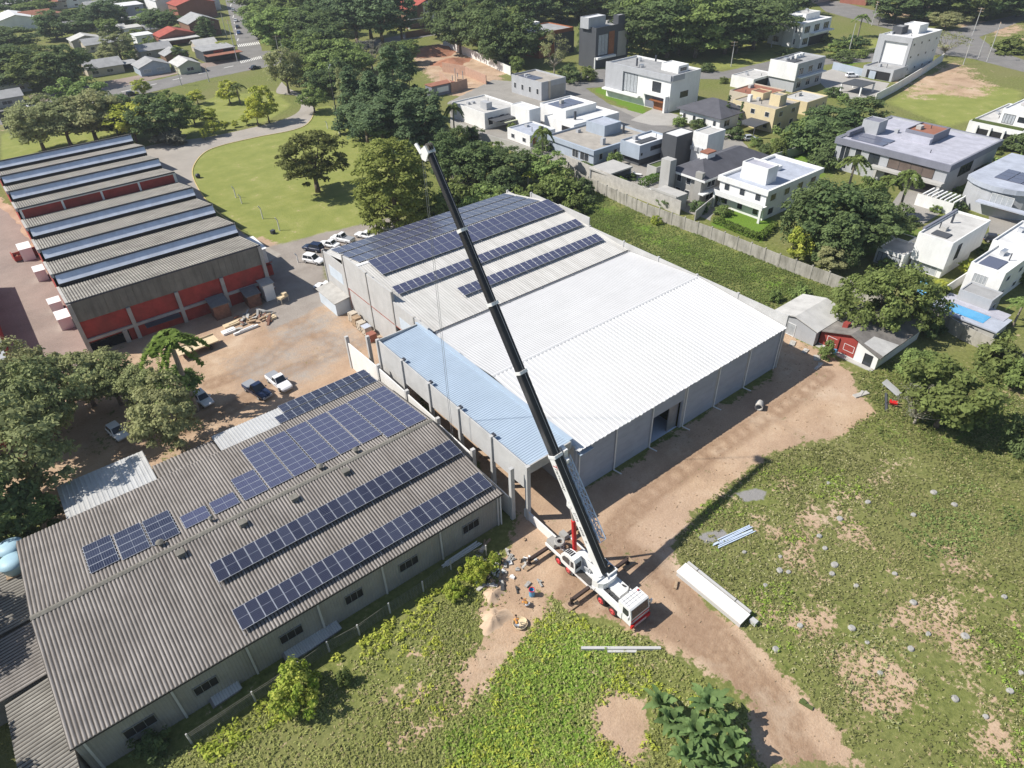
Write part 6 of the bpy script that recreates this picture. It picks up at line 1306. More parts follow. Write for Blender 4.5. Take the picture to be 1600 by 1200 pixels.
mk('plane', 'broadleaf_tree', 'f_plane', 'ball', 6.4, 8.2, 9.0, 260, 1.15, 75, .36, .45, 8, variants=1)
mk('canopy', 'broadleaf_tree', 'f_mid', 'spread', 6.6, 4.6, 3.6, 170, 1.15, 80, .34, .4, 8, variants=1)
mk('sparse', 'thin_tree', 'f_olive', 'spread', 4.6, 3.2, 3.6, 60, .9, 30, .22, .2, 16, 'bark_pale', variants=2, zb=1.6)
mk('bare', 'bare_tree', 'f_grey', 'ball', 4.2, 3.6, 5.6, 60, 1.0, 22, .26, .25, 26, 'bark_pale', variants=1, zb=2.2)
mk('cypress', 'cypress', 'f_dark', 'cone', .75, 4.3, 4.6, 50, .42, 50, .2, .1, 1, variants=1)

def palm_meshes(H, nf, fl, droop, mat, seed, tr=.17):
    g = np.random.default_rng(seed); P_ = []; Nn = []; S = []; T = []
    for k in range(nf):
        a = 2 * np.pi * k / nf + g.uniform(-.2, .2); el = g.uniform(.1, 1.1) if k % 3 else g.uniform(.9, 1.4); L_ = fl * g.uniform(.8, 1.1)
        for j in range(26):
            t = (j + 1) / 26; r_ = L_ * t * math.cos(el) * (1 - .12 * t); z = H + L_ * t * math.sin(el) - droop * L_ * t * t * (1.0 + math.cos(el))
            for s in (-1, 1):
                w = .32 * math.sin(math.pi * min(1, t * .9 + .1)) * fl / 3
                P_.append((r_ * math.cos(a) - s * w * math.sin(a), r_ * math.sin(a) + s * w * math.cos(a), z - .12)); Nn.append((-s * .6 * math.sin(a), s * .6 * math.cos(a), 1)); S.append(.26 * fl / 3 + .08); T.append(g.uniform(.2, .9))
    cr = leaf_mesh('crown', mat, np.array(P_), np.array(Nn), np.array(S), np.array(T), 1.9)
    mb = MB(); mb.tube([(0, 0, -.1), (.1, 0, H * .5), (0, 0, H)], [tr * 1.3, tr, tr * .85], 8)
    me = bpy.data.meshes.new('trunk'); me.from_pydata(mb.v, [], mb.f); me.materials.append(MATS['palmtrunk']); me.update(); return cr, me
for k, a in (('palm', (8.5, 22, 3.2, .55, 'f_mid', 3)), ('gpalm', (10.5, 26, 3.0, .6, 'f_palm', 5, .2)), ('spalm', (5.2, 16, 1.7, .5, 'f_yellow', 9, .13))):
    cr, tr = palm_meshes(*a); kind((k, 0), a[0] + 1.4, a[2] * 1.75, 'palm_tree', cr, tr)

_cnt = {}
g3_, g4_, g5_, g8_ = 'dark garden trees of the old quarter', 'trees along the main street above the round lawn', 'tall dark pines at the top centre', 'wood along the top of the residential street'
def tree(k, bx, by, ty, wpx, label, group=None):
    v = _cnt.get(k, 0); _cnt[k] = v + 1
    nv = len([1 for q in KIND if q[0] == k]); H, Wd, name, cm, tm = KIND[(k, v % nv)]
    if group in (g3_, g4_, g5_, g8_): wpx *= 1.25; ty -= 6
    p = G(bx, by); h = max(1.0, top_h(bx, by, bx, ty)) if ty > -40 else 14
    dist = (p - Vector((0, 0, CH))).length; wm = wpx * dist / CF
    sx = wm / Wd; sz = min(max(h / H, sx * .45), sx * 2.2)
    t = thing(name, label, 'palm' if 'palm' in name else 'bush' if name == 'bush' else 'tree', (p.x, p.y, 0), random.uniform(0, 6.28), group)
    t.scale = (sx, sx, sz)
    for nm, me in (('crown', cm), ('trunk', tm)):
        o = bpy.data.objects.new(nm, me); COL.objects.link(o); o.parent = t
    return t
# ---- the works yard, left
g1 = 'grey-green trees at the left end of the works yard'
for k, x, y, ty, w, lab in (
    ('olive', 280, 700, 585, 122, 'grey-green tree with forked trunk shading the white car in the yard'), ('olive', 98, 700, 530, 124, 'grey-green tree in the middle of the left clump, before the factory corner'),
    ('olive', 30, 690, 528, 120, 'grey-green tree at the left edge above the shaded alley'), ('olive', 62, 775, 602, 165, 'wide grey-green tree lowest at the left edge, above the pale shed'),
    ('olive', 148, 634, 528, 116, 'grey-green tree between the factory corner and the half-hidden white car'), ('olive', 236, 640, 560, 84, 'grey-green tree touching the palm, before the factory doorway'), ('olive', 75, 650, 520, 110, 'grey-green tree over the mouth of the shaded alley'), ('dark', 20, 850, 700, 120, 'dark tree at the left edge beside the water tanks'), ('mid', 62, 838, 755, 90, 'low bright-tipped tree between the water tanks and the pale shed'), ('olive', 190, 632, 540, 96, 'grey-green tree in front of the factory doorway'), ('mid', 285, 640, 555, 80, 'leafy tree round the foot of the yard palm'),
    ('gpalm', 308, 642, 500, 92, 'tall bright palm before the red brick factory wall')): tree(k, x, y, ty, w, lab, g1 if k == 'olive' else None)
# ---- lawn
tree('lawn', 497, 300, 188, 108, 'lone brown-green tree standing on the round lawn'); tree('plane', 622, 360, 208, 152, 'large yellow-green tree over the parked cars beside the warehouse')
for x, y, ty, w, lab in ((421, 192, 126, 44, 'yellow-green tree nearest the bend of the driveway'), (404, 197, 142, 38, 'yellow-green tree left of the driveway bend'), (360, 162, 122, 38, 'yellow-green tree by the street end of the park strip'), (310, 163, 136, 28, 'small round yellow-green tree by the street'), (330, 194, 166, 28, 'round shrub-like tree on the park strip'), (335, 213, 184, 24, 'small yellow tree near the driveway edge'), (321, 219, 198, 13, 'smallest yellow tree by the driveway junction'), (353, 204, 186, 15, 'yellow sapling midway along the park strip'), (368, 199, 187, 12, 'tiny yellow sapling beside a larger one'), (386, 195, 176, 20, 'yellow sapling left of the driveway trees'), (225, 148, 120, 30, 'yellow-green street tree on the far pavement'), (350, 84, 62, 26, 'yellow tree by the avenue corner shop'), (276, 86, 70, 24, 'yellow tree between cottage and red-roofed house')): tree('yellow', x, y, ty, w, lab)
tree('palm', 376, 162, 128, 30, 'small dark palm on the park strip')
# ---- trees behind the factory
g2 = 'trees between the factory and the main street'
for k, x, y, ty, w in (('olive', 70, 236, 150, 88), ('olive', 112, 230, 143, 92), ('olive', 152, 222, 130, 100), ('dark', 186, 212, 150, 66), ('mid', 140, 185, 112, 70), ('yellow', 214, 222, 148, 66), ('dark', 246, 222, 140, 78), ('mid', 282, 212, 134, 66), ('mid', 305, 195, 155, 42), ('gbush', 270, 224, 196, 52), ('dark', 200, 200, 135, 60), ('olive', 60, 200, 165, 50)):
    tree(k, x, y, ty, w, {'olive': 'grey-green tree in the belt behind the factory', 'dark': 'dark tree in the belt behind the factory', 'mid': 'green tree in the belt behind the factory', 'yellow': 'yellow-green tree in the belt behind the factory', 'gbush': 'grey bush at the foot of the belt behind the factory'}[k], g2)
# ---- old quarter
g3 = 'dark garden trees of the old quarter'
for k, x, y, ty, w in (('dark', 90, 62, 20, 44), ('dark', 122, 62, 16, 48), ('dark', 25, 88, 44, 66), ('dark', 28, 138, 74, 76), ('mid', 75, 142, 80, 60), ('dark', 112, 138, 66, 60), ('mid', 50, 110, 70, 50), ('dark', 255, 52, 14, 46), ('mid', 262, 50, 24, 40), ('dark', 5, 75, 50, 40), ('dark', 150, 48, 8, 40), ('mid', 60, 30, 4, 40), ('dark', 200, 20, -8, 40), ('mid', 175, 62, 30, 30), ('dark', 325, 62, 30, 22), ('mid', 238, 84, 60, 22), ('dark', 85, 120, 85, 40)):
    tree(k, x, y, ty, w, 'dark garden tree among the old quarter roofs' if k == 'dark' else 'green garden tree among the old quarter roofs', g3)
tree('pine', 168, 52, -8, 52, 'big dark pine between the old quarter roofs'); tree('olive', 190, 94, 46, 52, 'round grey-green tree behind the blue-grey cottage'); tree('olive', 172, 99, 71, 36, 'smaller round grey-green tree left of its taller neighbour'); tree('mid', 206, 96, 75, 24, 'little green tree behind the blue-grey cottage roof'); tree('cypress', 335, 72, 30, 14, 'cypress beside the tall brown gabled house')
tree('bush', 120, 128, 118, 20, 'hedge bush before the beige cottage'); tree('palm', 95, 140, 78, 50, 'palm rising from the old quarter tree clump')
# ---- centre top
g4 = 'trees along the main street above the round lawn'
for k, x, y, ty, w in (('mid', 450, 84, 8, 78), ('dark', 492, 90, 6, 66), ('mid', 420, 40, -6, 60), ('olive', 452, 146, 76, 52), ('mid', 488, 118, 50, 54), ('mid', 522, 136, 76, 66), ('dark', 470, 110, 66, 46), ('mid', 492, 176, 134, 36), ('dark', 540, 150, 92, 50), ('dark', 505, 100, 30, 60)):
    tree(k, x, y, ty, w, {'mid': 'green tree on the street bank above the lawn', 'dark': 'dark tree on the street bank above the lawn', 'olive': 'grey-green tree at the gate above the lawn'}[k], g4)
g5 = 'tall dark pines at the top centre'
for x, y, ty, w in ((560, 78, -28, 64), (600, 84, -32, 66), (630, 78, -18, 50), (534, 72, -12, 50), (580, 60, -35, 60)): tree('pine', x, y, ty, w, 'tall dark pine in the row before the red-roofed house', g5)
tree('bare', 582, 108, 58, 56, 'leafless grey tree between the pines and the cedars'); tree('gpalm', 487, 100, 54, 28, 'pale palm among the street bank trees')
g6 = 'dark cedars beside the building site'
for q, (x, y, ty, w) in enumerate(((590, 214, 108, 92), (622, 222, 72, 96), (662, 234, 130, 88), (642, 190, 68, 70), (686, 240, 148, 64), (600, 234, 148, 86), (558, 204, 100, 76), (640, 244, 156, 74), (575, 225, 140, 66), (615, 205, 100, 70))): tree(('cedar', 'cedar', 'pine')[q % 3], x, y, ty, w, 'dark cedar in the dense clump beside the building site', g6)
tree('olive', 558, 196, 104, 60, 'lighter grey-green tree on the left flank of the cedars')
# ---- thicket behind the warehouse
g7 = 'thicket behind the warehouse'
for k, x, y, ty, w in (('dark', 700, 285, 205, 62), ('dark', 745, 288, 214, 96), ('dark', 800, 292, 226, 96), ('mid', 850, 290, 232, 76), ('bush', 715, 322, 276, 76), ('bush', 762, 324, 286, 80), ('bush', 822, 336, 292, 66), ('bush', 872, 312, 264, 84), ('dbush', 905, 310, 272, 60), ('bush', 690, 345, 300, 60), ('dbush', 780, 306, 262, 70), ('dark', 720, 262, 196, 50), ('mid', 770, 268, 218, 60), ('bush', 842, 318, 282, 60), ('bush', 740, 340, 300, 60), ('bush', 668, 352, 318, 50), ('bush', 900, 332, 300, 50), ('bush', 790, 334, 296, 60)):
    tree(k, x, y, ty, w, {'dark': 'dark tree in the thicket behind the warehouse', 'mid': 'green tree in the thicket behind the warehouse', 'bush': 'green bush in the thicket behind the warehouse', 'dbush': 'dark bush in the thicket behind the warehouse'}[k], g7)
tree('gbush', 722, 292, 258, 42, 'silvery bush beside the boom tip'); tree('spalm', 826, 302, 262, 22, 'slim yellow palm by the thicket and boundary wall'); tree('palm', 848, 276, 194, 40, 'weeping palm before the tan-roofed house'); tree('palm', 712, 226, 158, 34, 'palm behind the boom tip by the pergola house')
# ---- wood along the top
g8 = 'wood along the top of the residential street'
for k, x, y, ty, w in (('dark', 720, 84, 2, 66), ('dark', 756, 94, -6, 76), ('mid', 792, 96, 8, 66), ('dark', 774, 106, 26, 50), ('dark', 816, 104, 20, 60), ('dark', 1000, 90, 0, 84), ('dark', 1042, 90, -6, 86), ('mid', 1086, 90, -8, 86), ('dark', 1132, 84, -8, 86), ('dark', 1176, 78, -12, 84), ('mid', 1016, 72, -20, 80), ('dark', 1064, 66, -25, 80), ('dark', 1112, 60, -25, 80), ('mid', 1156, 56, -28, 80), ('dark', 1200, 62, -16, 60), ('dark', 870, 36, -30, 70), ('mid', 905, 30, -30, 70), ('dark', 830, 40, -20, 60), ('mid', 960, 24, -30, 70), ('dark', 1010, 36, -30, 80), ('dark', 1230, 26, -30, 60), ('mid', 720, 50, -30, 60), ('dark', 770, 50, -30, 70), ('dark', 1396, 34, -20, 64), ('dark', 1440, 34, -24, 64), ('mid', 1490, 34, -20, 64), ('dark', 1540, 30, -20, 64), ('dark', 1590, 26, -24, 64), ('mid', 1420, 12, -38, 60), ('dark', 1470, 10, -38, 60), ('dark', 1520, 8, -38, 60), ('dark', 1575, 6, -38, 60), ('dark', 685, 60, -6, 44), ('mid', 742, 70, 6, 50), ('dark', 1060, 86, 18, 60), ('dark', 1150, 84, 16, 60)):
    tree(k, x, y, ty, w, 'dark tree in the wood along the top edge' if k == 'dark' else 'green tree in the wood along the top edge', g8)
tree('sparse', 866, 116, 46, 56, 'reddish thin tree in front of the orange-walled house'); tree('mid', 808, 116, 84, 28, 'small tree at the end of the white site wall'); tree('dark', 914, 92, 28, 34, 'narrow dark tree against the dark three-storey house'); tree('dbush', 888, 128, 96, 44, 'dark bush below the orange-walled house'); tree('bush', 918, 126, 102, 36, 'bush at the foot of the dark three-storey house'); tree('cypress', 1133, 196, 148, 11, 'left cypress of the pair by the yellow house'); tree('cypress', 1151, 218, 158, 10, 'right cypress of the pair by the yellow house')
for q in range(30):
    x, y = random.uniform(690, 1235), random.uniform(-25, 62)
    if 905 < x < 1000 and y > 20 or (820 < x < 905 and y > 34): continue
    tree(('dark', 'mid', 'dark', 'olive')[q % 4], x, y, -30 if y < 30 else y - 66, random.uniform(56, 78), ('dark tree in the wood along the top edge', 'green tree in the wood along the top edge', 'dark tree in the wood along the top edge', 'grey-green tree in the wood along the top edge')[q % 4], g8)
for q in range(14):
    x, y = random.uniform(1385, 1610), random.uniform(-28, 22); tree(('dark', 'mid')[q % 2], x, y, -30, random.uniform(46, 64), ('dark tree in the wood along the top edge', 'green tree in the wood along the top edge')[q % 2], g8)
for q, (x, y, w) in enumerate(((398, 20, 50), (410, 60, 40), (430, 66, 56), (440, 30, 60), (470, 45, 60), (510, 56, 60), (478, 130, 50), (505, 150, 44), (540, 118, 60), (525, 96, 56), (560, 130, 50), (470, 20, 50), (545, 40, 60), (590, 30, 60), (500, 20, 60), (615, 110, 40), (640, 100, 36))): tree(('mid', 'dark')[q % 2], x, y, y - w * 1.0, w, ('green tree on the street bank above the lawn', 'dark tree on the street bank above the lawn')[q % 2], g4)
for q in range(13):
    x, y = random.uniform(-10, 340), random.uniform(5, 118); w = random.uniform(20, 38)
    tree(('dark', 'mid')[q % 2], x, y, y - w * .9, w, ('dark garden tree among the old quarter roofs', 'green garden tree among the old quarter roofs')[q % 2], g3)
# ---- right gardens
g9 = 'garden thicket between the yellow house and the mansion'
for k, x, y, ty, w in (('dark', 1300, 214, 158, 84), ('dark', 1342, 206, 150, 74), ('dbush', 1270, 240, 178, 86), ('dark', 1312, 250, 198, 88), ('bush', 1230, 232, 192, 56), ('dbush', 1330, 240, 200, 60), ('bush', 1250, 216, 180, 50), ('dbush', 1285, 262, 226, 60), ('bush', 1215, 246, 214, 36)):
    tree(k, x, y, ty, w, 'dark tree in the garden thicket left of the mansion' if k in ('dark',) else 'bush in the garden thicket left of the mansion', g9)
g10 = 'big dark garden trees below the mansion'
for k, x, y, ty, w in (('dark', 1290, 398, 264, 116), ('dark', 1250, 392, 284, 86), ('dark', 1332, 396, 288, 106), ('dark', 1364, 378, 300, 84), ('dark', 1302, 418, 330, 90), ('mid', 1345, 352, 262, 60)):
    tree(k, x, y, ty, w, 'large dark tree in the clump below the mansion' if k == 'dark' else 'lighter tree at the back of the clump below the mansion', g10)
tree('yellow', 1246, 408, 348, 44, 'yellowish tree at the left foot of the dark garden clump'); tree('olive', 1294, 428, 380, 62, 'grey-green low tree at the wall below the dark clump'); tree('palm', 1398, 346, 258, 50, 'feathery palm left of the mansion carport'); tree('palm', 1372, 340, 268, 46, 'feathery palm between the dark clump and the mansion'); tree('palm', 1322, 306, 238, 50, 'palm at the left foot of the mansion')
tree('canopy', 1374, 514, 400, 150, 'broad spreading tree over the red cottage roof'); tree('mid', 1462, 668, 548, 124, 'dark green round tree in the grass beyond the red cottage'); tree('bare', 1428, 662, 590, 70, 'smaller grey leafless tree beside the dark green round one'); tree('mid', 1430, 600, 548, 80, 'leafy tree behind the red cottage')
for k, x, y, ty, w, lab in (('bush', 1560, 575, 524, 80, 'green bush by the concrete wall at the right edge'), ('bush', 1596, 600, 550, 70, 'bush cut by the right edge below the wall'), ('dbush', 1452, 520, 486, 40, 'dark bush in the corner of the pool wall'), ('dbush', 1592, 706, 640, 56, 'dark bush cut by the right edge above the stump field'), ('yellow', 1508, 434, 398, 28, 'small yellow tree between the two white houses'), ('spalm', 1458, 470, 438, 34, 'short palm beside the small pool'), ('palm', 1582, 510, 458, 40, 'palm in front of the stepped white house'), ('dbush', 1334, 545, 505, 40, 'dark bush between grey garage and red cottage'), ('bush', 1290, 560, 520, 28, 'bush beside the red cottage front'), ('olive', 1476, 46, 16, 48, 'grey-green tree beside the tall white house roof'), ('sparse', 1474, 88, 40, 56, 'dark thin tree at the street corner by the tall white house'), ('bush', 1578, 82, 54, 50, 'bush on the traffic island at the right edge'), ('bush', 1135, 318, 290, 40, 'bush in the corner of the green lawn'), ('dbush', 1045, 320, 300, 46, 'dark hedge bush by the blue pool'), ('bush', 1180, 315, 298, 30, 'bush under the white balcony'), ('bush', 1565, 280, 240, 60, 'bush between mansion and terrace house'), ('dbush', 1490, 330, 306, 34, 'bush beside the mansion drive'), ('bush', 1250, 470, 440, 40, 'bush growing over the long boundary wall'), ('bush', 1210, 470, 452, 26, 'low bush at the foot of the long boundary wall'), ('ybush', 1025, 350, 332, 20, 'creeper bush on the long boundary wall'), ('dbush', 1330, 75, 52, 30, 'bush beside the garden gate of the balcony house'), ('palm', 1340, 58, 20, 26, 'palm near the top right street corner'), ('palm', 1372, 40, 20, 18, 'small palm beside the leaning pole'), ('bush', 1310, 80, 60, 36, 'grey hedge bush by the white balcony house'), ('bush', 1590, 440, 404, 40, 'bush behind the stepped white house'), ('dbush', 1590, 236, 205, 50, 'dark bush below the planted terrace')):
    tree(k, x, y, ty, w, lab)
# ---- bushes along the workshop fence
for k, x, y, ty, w, lab in (('ybush', 466, 1098, 1044, 92, 'large bright bush at the workshop fence, nearest the camera'), ('bush', 540, 1066, 1044, 30, 'small green bush right of the large bright one'), ('ybush', 746, 902, 866, 52, 'bright creeper bush at the far fence end by the debris'), ('ybush', 772, 880, 836, 24, 'tall bright shrub by the concrete column'), ('ybush', 712, 930, 904, 40, 'bright creeper bush midway to the debris'), ('dbush', 240, 1172, 1140, 50, 'dark bush in the shadow of the workshop wall')): tree(k, x, y, ty, w, lab)
for X_, Y_, s_ in ((-27, 55, 1.0), (-24, 64, 1.15), (-25, 46, 1.0)):
    t = tree('olive', 30, 1000, 800, 150, 'tree just outside the left edge, shading the low annex roofs', 'shade trees outside the left edge'); t.location = (X_, Y_, 0); t.scale = (s_, s_, s_ * 1.1)

g12 = 'garden shrubs among the villas'
for q, (x, y, w) in enumerate([(x, y, 18 + (x * 7 + y) % 20) for x, y in ((1000, 150), (1012, 158), (1062, 196), (1090, 200), (960, 258), (986, 280), (1062, 318), (1092, 330), (1128, 336), (1146, 216), (1180, 228), (1196, 240), (1215, 190), (1320, 96), (1345, 90), (1300, 150), (1318, 158), (1420, 350), (1462, 330), (1488, 316), (1500, 300), (1540, 395), (1440, 420), (1470, 465), (1385, 420), (1362, 436), (770, 178), (740, 216), (800, 205), (846, 236), (1548, 238), (1350, 70), (1286, 66), (1225, 86), (1130, 130), (1105, 112))]):
    tree(('bush', 'dbush')[q % 2], x, y, y - w * .6, w, ('green shrub in the villa gardens', 'dark shrub in the villa gardens')[q % 2], g12)
# ---- hedges
def hedge(px, w, h, label, mat='f_hedge'):
    pts = [G(x, y) for x, y in px]; P_ = []; Nn = []
    for a, b_ in zip(pts[:-1], pts[1:]):
        d = b_ - a; L_ = d.length; n = int(L_ * (w + 2 * h) * 22); t = rng.uniform(0, 1, n); per = rng.uniform(0, w + 2 * h, n); nx_, ny_ = -d.y / L_, d.x / L_
        off = np.where(per < h, -w / 2, np.where(per > h + w, w / 2, per - h - w / 2)); z = np.where(per < h, per, np.where(per > h + w, 2 * h + w - per, h)) + rng.uniform(-.08, .08, n)
        P_.append(np.stack([a.x + d.x * t + nx_ * off, a.y + d.y * t + ny_ * off, z], 1)); s = np.where(per < h, -1, np.where(per > h + w, 1, 0)); Nn.append(np.stack([nx_ * s, ny_ * s, (s == 0) * 1.0], 1) + rng.normal(size=(n, 3)) * .5)
    P_ = np.concatenate(P_); Nn = np.concatenate(Nn)
    o = bpy.data.objects.new('hedge', leaf_mesh('hedge', mat, P_, Nn, rng.uniform(.2, .42, len(P_)), rng.uniform(0, 1, len(P_)))); COL.objects.link(o); tag(o, label, 'hedge')
hedge([(908, 262), (975, 292)], 1.6, 1.6, 'long clipped hedge between pavilion and boundary wall'); hedge([(1000, 292), (1030, 280)], 1.5, 1.6, 'short clipped hedge by the blue pool'); hedge([(1116, 347), (1186, 376), (1210, 355)], 1.2, 1.2, 'dark hedge round the green back lawn'); hedge([(1290, 92), (1368, 82)], 1.2, 1.3, 'hedge along the street beside the blank-walled house')

# ---- weeds, rough grass and ground cover
def scatter(name, region, dens, hgt, size, mat, keep=lambda P: np.ones(len(P)), nl=5, label=None, seed=1, cat='weeds'):
    g = np.random.default_rng(seed); poly = region if isinstance(region, np.ndarray) else gpoly(region); lo, hi = poly.min(0), poly.max(0)
    n = int((hi - lo).prod() * dens); P_ = g.uniform(lo, hi, (n, 2)); P_ = P_[sdist(P_, poly) > 0]
    # patchy growth: density, height and tone follow different noise fields
    f = np.clip((.6 * fbm(P_, 3.0, seed * 10) + .4 * fbm(P_, 12, seed * 10 + 3) - .33) * 4, 0, 1); k = keep(P_) * (.12 + .88 * f); P_ = P_[g.uniform(size=len(P_)) < k]; f = np.clip((fbm(P_, 7, seed * 10 + 5) - .25) * 2, 0, 1); n = len(P_)
    idx = np.repeat(np.arange(n), nl); m = len(idx); r_ = g.uniform(.35, 1.1, n) * (.5 + 1.1 * fbm(P_, 2.2, seed * 10 + 7)) + (g.uniform(size=n) < .02) * 1.2
    a = g.uniform(0, 2 * np.pi, m); e = g.uniform(.1, 1, m)
    p = np.stack([P_[idx, 0] + np.cos(a) * e * hgt * .8, P_[idx, 1] + np.sin(a) * e * hgt * .8, hgt * r_[idx] * g.uniform(.15, 1, m)], 1)
    nr = np.stack([np.cos(a) * .8, np.sin(a) * .8, np.full(m, 1.25)], 1) + g.normal(size=(m, 3)) * .4
    t = .25 + .45 * f[idx] + g.uniform(-.3, .35, m)
    o = bpy.data.objects.new(name, leaf_mesh(name, mat, p, nr, size * g.uniform(.6, 1.4, m), t, 1.8)); COL.objects.link(o); o['kind'] = 'stuff'
    if label: o['label'] = label; o['category'] = cat
    return o
bare = lambda P_: np.clip(1.15 - 1.5 * np.clip(field(P_, DIRT) + (fbm(P_, 4, 99) - .5) * .9, 0, 1) - 1.2 * field(P_, GREYG), 0, 1) * (field(P_, DIRT) < .97)
nolush = lambda P_: bare(P_) * np.clip(1.35 - field(P_, LUSH[:1]), .0, 1)
R_FIELD = [(1050, 850), (1090, 790), (1210, 705), (1370, 640), (1330, 590), (1400, 560), (1620, 600), (1620, 1210), (1350, 1210), (1230, 1050), (1150, 970), (1060, 885)]
R_LEFT = [(215, 1210), (320, 1150), (480, 1075), (640, 975), (790, 855), (850, 900), (905, 965), (1000, 990), (1180, 1120), (1180, 1210)]
scatter('weeds', R_FIELD, 15, .17, .115, 'f_weed', bare, 7, 'low weeds over the stump field', 3)
scatter('weeds', R_LEFT, 34, .18, .125, 'f_slope', nolush, 7, 'rough yellow-green weeds beside the workshop', 4)
scatter('fence_weeds', [(300, 1175), (400, 1105), (520, 1030), (660, 935), (760, 875), (780, 890), (700, 950), (560, 1045), (440, 1125), (330, 1190)], 16, .55, .2, 'f_bright', lambda P_: np.clip((fbm(P_, 3, 77) - .35) * 4, 0, 1), 8, 'tall leafy weeds along the wire fence', 41)
scatter('ground_cover', LUSH[0][0], 34, .2, .15, 'f_lush', lambda P_: np.clip(field(P_, LUSH[:1]) * 1.4 + fbm(P_, 4, 61) - .75, 0, 1) * bare(P_), 6, 'bright green ground cover below the crane', 5, 'ground cover')
scatter('dry_grass', R_FIELD, 5, .18, .11, 'f_straw', bare, 4, 'dry straw between the weeds of the stump field', 6, 'grass')
scatter('dry_grass', R_LEFT, 5, .18, .11, 'f_straw', nolush, 4, 'dry straw between the weeds by the workshop', 7, 'grass')
scatter('tall_grass', np.array([(80.7, 43), (107.5, 36), (108.4, 60), (108.6, 113), (100, 122), (80.7, 108)]), 24, .2, .13, 'f_mid', bare, 6, 'tall grass in the strip behind the hall', 8, 'grass')
scatter('tall_grass', [(1330, 585), (1450, 560), (1620, 600), (1620, 760), (1380, 690)], 12, .28, .14, 'f_mid', bare, 5, 'longer dark grass round the thin trees', 9, 'grass')
for q, (reg, sd, mt_) in enumerate((([(1075, 770), (1200, 725), (1330, 735), (1420, 810), (1250, 850), (1130, 900), (1060, 870)], 21, 'f_lush'), ([(1380, 800), (1600, 720), (1620, 860), (1450, 880)], 22, 'f_mid'), ([(1150, 930), (1230, 900), (1260, 1010), (1200, 1030)], 23, 'f_lush'), ([(1450, 1000), (1620, 960), (1620, 1210), (1480, 1210)], 24, 'f_lush'), ([(1280, 1020), (1380, 960), (1450, 1040), (1400, 1150), (1300, 1120)], 25, 'f_olive'))):
    scatter('weed_patch', reg, 7, .3, .14, mt_, lambda P_, sd=sd: bare(P_) * np.clip((fbm(P_, 5, sd) - .46) * 6, 0, 1), 7, 'taller green weed patches in the stump field', sd)
scatter('weed_patch', R_LEFT, 9, .38, .16, 'f_bright', lambda P_: nolush(P_) * np.clip((fbm(P_, 4, 31) - .5) * 6, 0, 1), 7, 'leafy bright weed patches beside the workshop', 31)
# ---------------------------------------------------------------- walls and fences
def wall_line(name, label, pts, h, mat, post=3.2, th=.14, pmat=None, ph=.2, z0=0.0, pix=True, cat='wall'):
    t = thing(name, label, cat, (0, 0, 0)); ps = [G(*p) if pix else Vector((*p, 0)) for p in pts]
    t.location = (ps[0].x, ps[0].y, 0); o = ps[0].copy()
    for a, b_ in zip(ps[:-1], ps[1:]):
        d = b_ - a; n = max(1, int(round(d.length / post))); ang = math.atan2(d.y, d.x)
        mb = MB()
        for k in range(n):
            c = a.lerp(b_, (k + .5) / n) - o; mb = MB(); mb.obox((c.x, c.y, z0 + h / 2), (d.length / n - .2 if pmat else d.length / n + .001, th, h), ang); mb.build('panel', mat, t)
        if pmat:
            for k in range(n + (b_ is ps[-1])): c = a.lerp(b_, k / n) - o; mb = MB(); mb.obox((c.x, c.y, z0 + (h + ph) / 2), (.26, .26, h + ph), ang); mb.build('post', pmat, t)
    return t
pm('mossy', (.37, .35, .31), .18, .5, .92, dirt=(.11, .105, .08), dscale=(.9, .9, .18), damt=.85); pm('blockwork', (.42, .27, .20), .15, 1.2, .9); pm('fencewire', (.22, .21, .19), .2, 2, .7)
wall_line('boundary_wall', 'long mossy concrete wall between the grass strip and the villas', [(872, 256), (905, 287), (1010, 337), (1110, 374), (1215, 417), (1318, 456), (1375, 484)], 2.5, 'mossy', 3.3, .14, 'mossy', .25)
wall_line('boundary_wall', 'mossy concrete wall below the blue pool terrace at the right', [(1432, 488), (1500, 530), (1560, 558), (1640, 600)], 2.4, 'mossy', 4, .16, 'mossy', .15)
wall_line('garden_wall', 'pale rendered garden wall behind the mossy one, below the pavilion', [(884, 262), (960, 296), (1062, 336)], 3.1, 'weathered_concrete', 6, .16)
wall_line('site_wall', 'white panel wall along the red building site', [(693, 72), (745, 94), (798, 118)], 3.0, 'paintwhite', 3.0, .15, 'paintwhite', .1)
wall_line('side_wall', 'long white wall falling along the grass lot from the tall house', [(1366, 160), (1400, 142), (1445, 114), (1472, 96)], 2.6, 'paintwhite', 4, .2)
wall_line('street_wall', 'dark brown street wall before the red-roofed house', [(634, 60), (692, 50)], 2.6, 'w_brown', 5, .2)
wall_line('garden_wall', 'white wall at the left foot of the villa row by the cedars', [(705, 200), (755, 222), (795, 234), (830, 246)], 2.4, 'w_conc', 5, .18)
wall_line('courtyard_wall', 'blue-grey wall with openings beside the white terrace car', [(1300, 108), (1366, 124)], 2.4, 'w_blue', 5, .18)
wall_line('lot_wall', 'white lot wall between the box house and the stone house', [(1030, 305), (1075, 268)], 2.3, 'paintwhite', 5, .18)
wall_line('lot_wall', 'grey lot wall between the stone house and the white balcony villa', [(1085, 345), (1118, 318)], 2.2, 'w_conc', 5, .18)
wall_line('lot_wall', 'grey lot wall running through the bushes left of the mansion', [(1196, 258), (1290, 228), (1330, 208)], 2.2, 'w_conc', 5, .18)
wall_line('lot_wall', 'low white lot wall between the two white right-hand houses', [(1462, 470), (1540, 418)], 2.0, 'paintwhite', 5, .18)
wall_line('lot_wall', 'pale lot wall beside the mansion drive', [(1492, 332), (1520, 300)], 2.0, 'paintwhite', 5, .18)
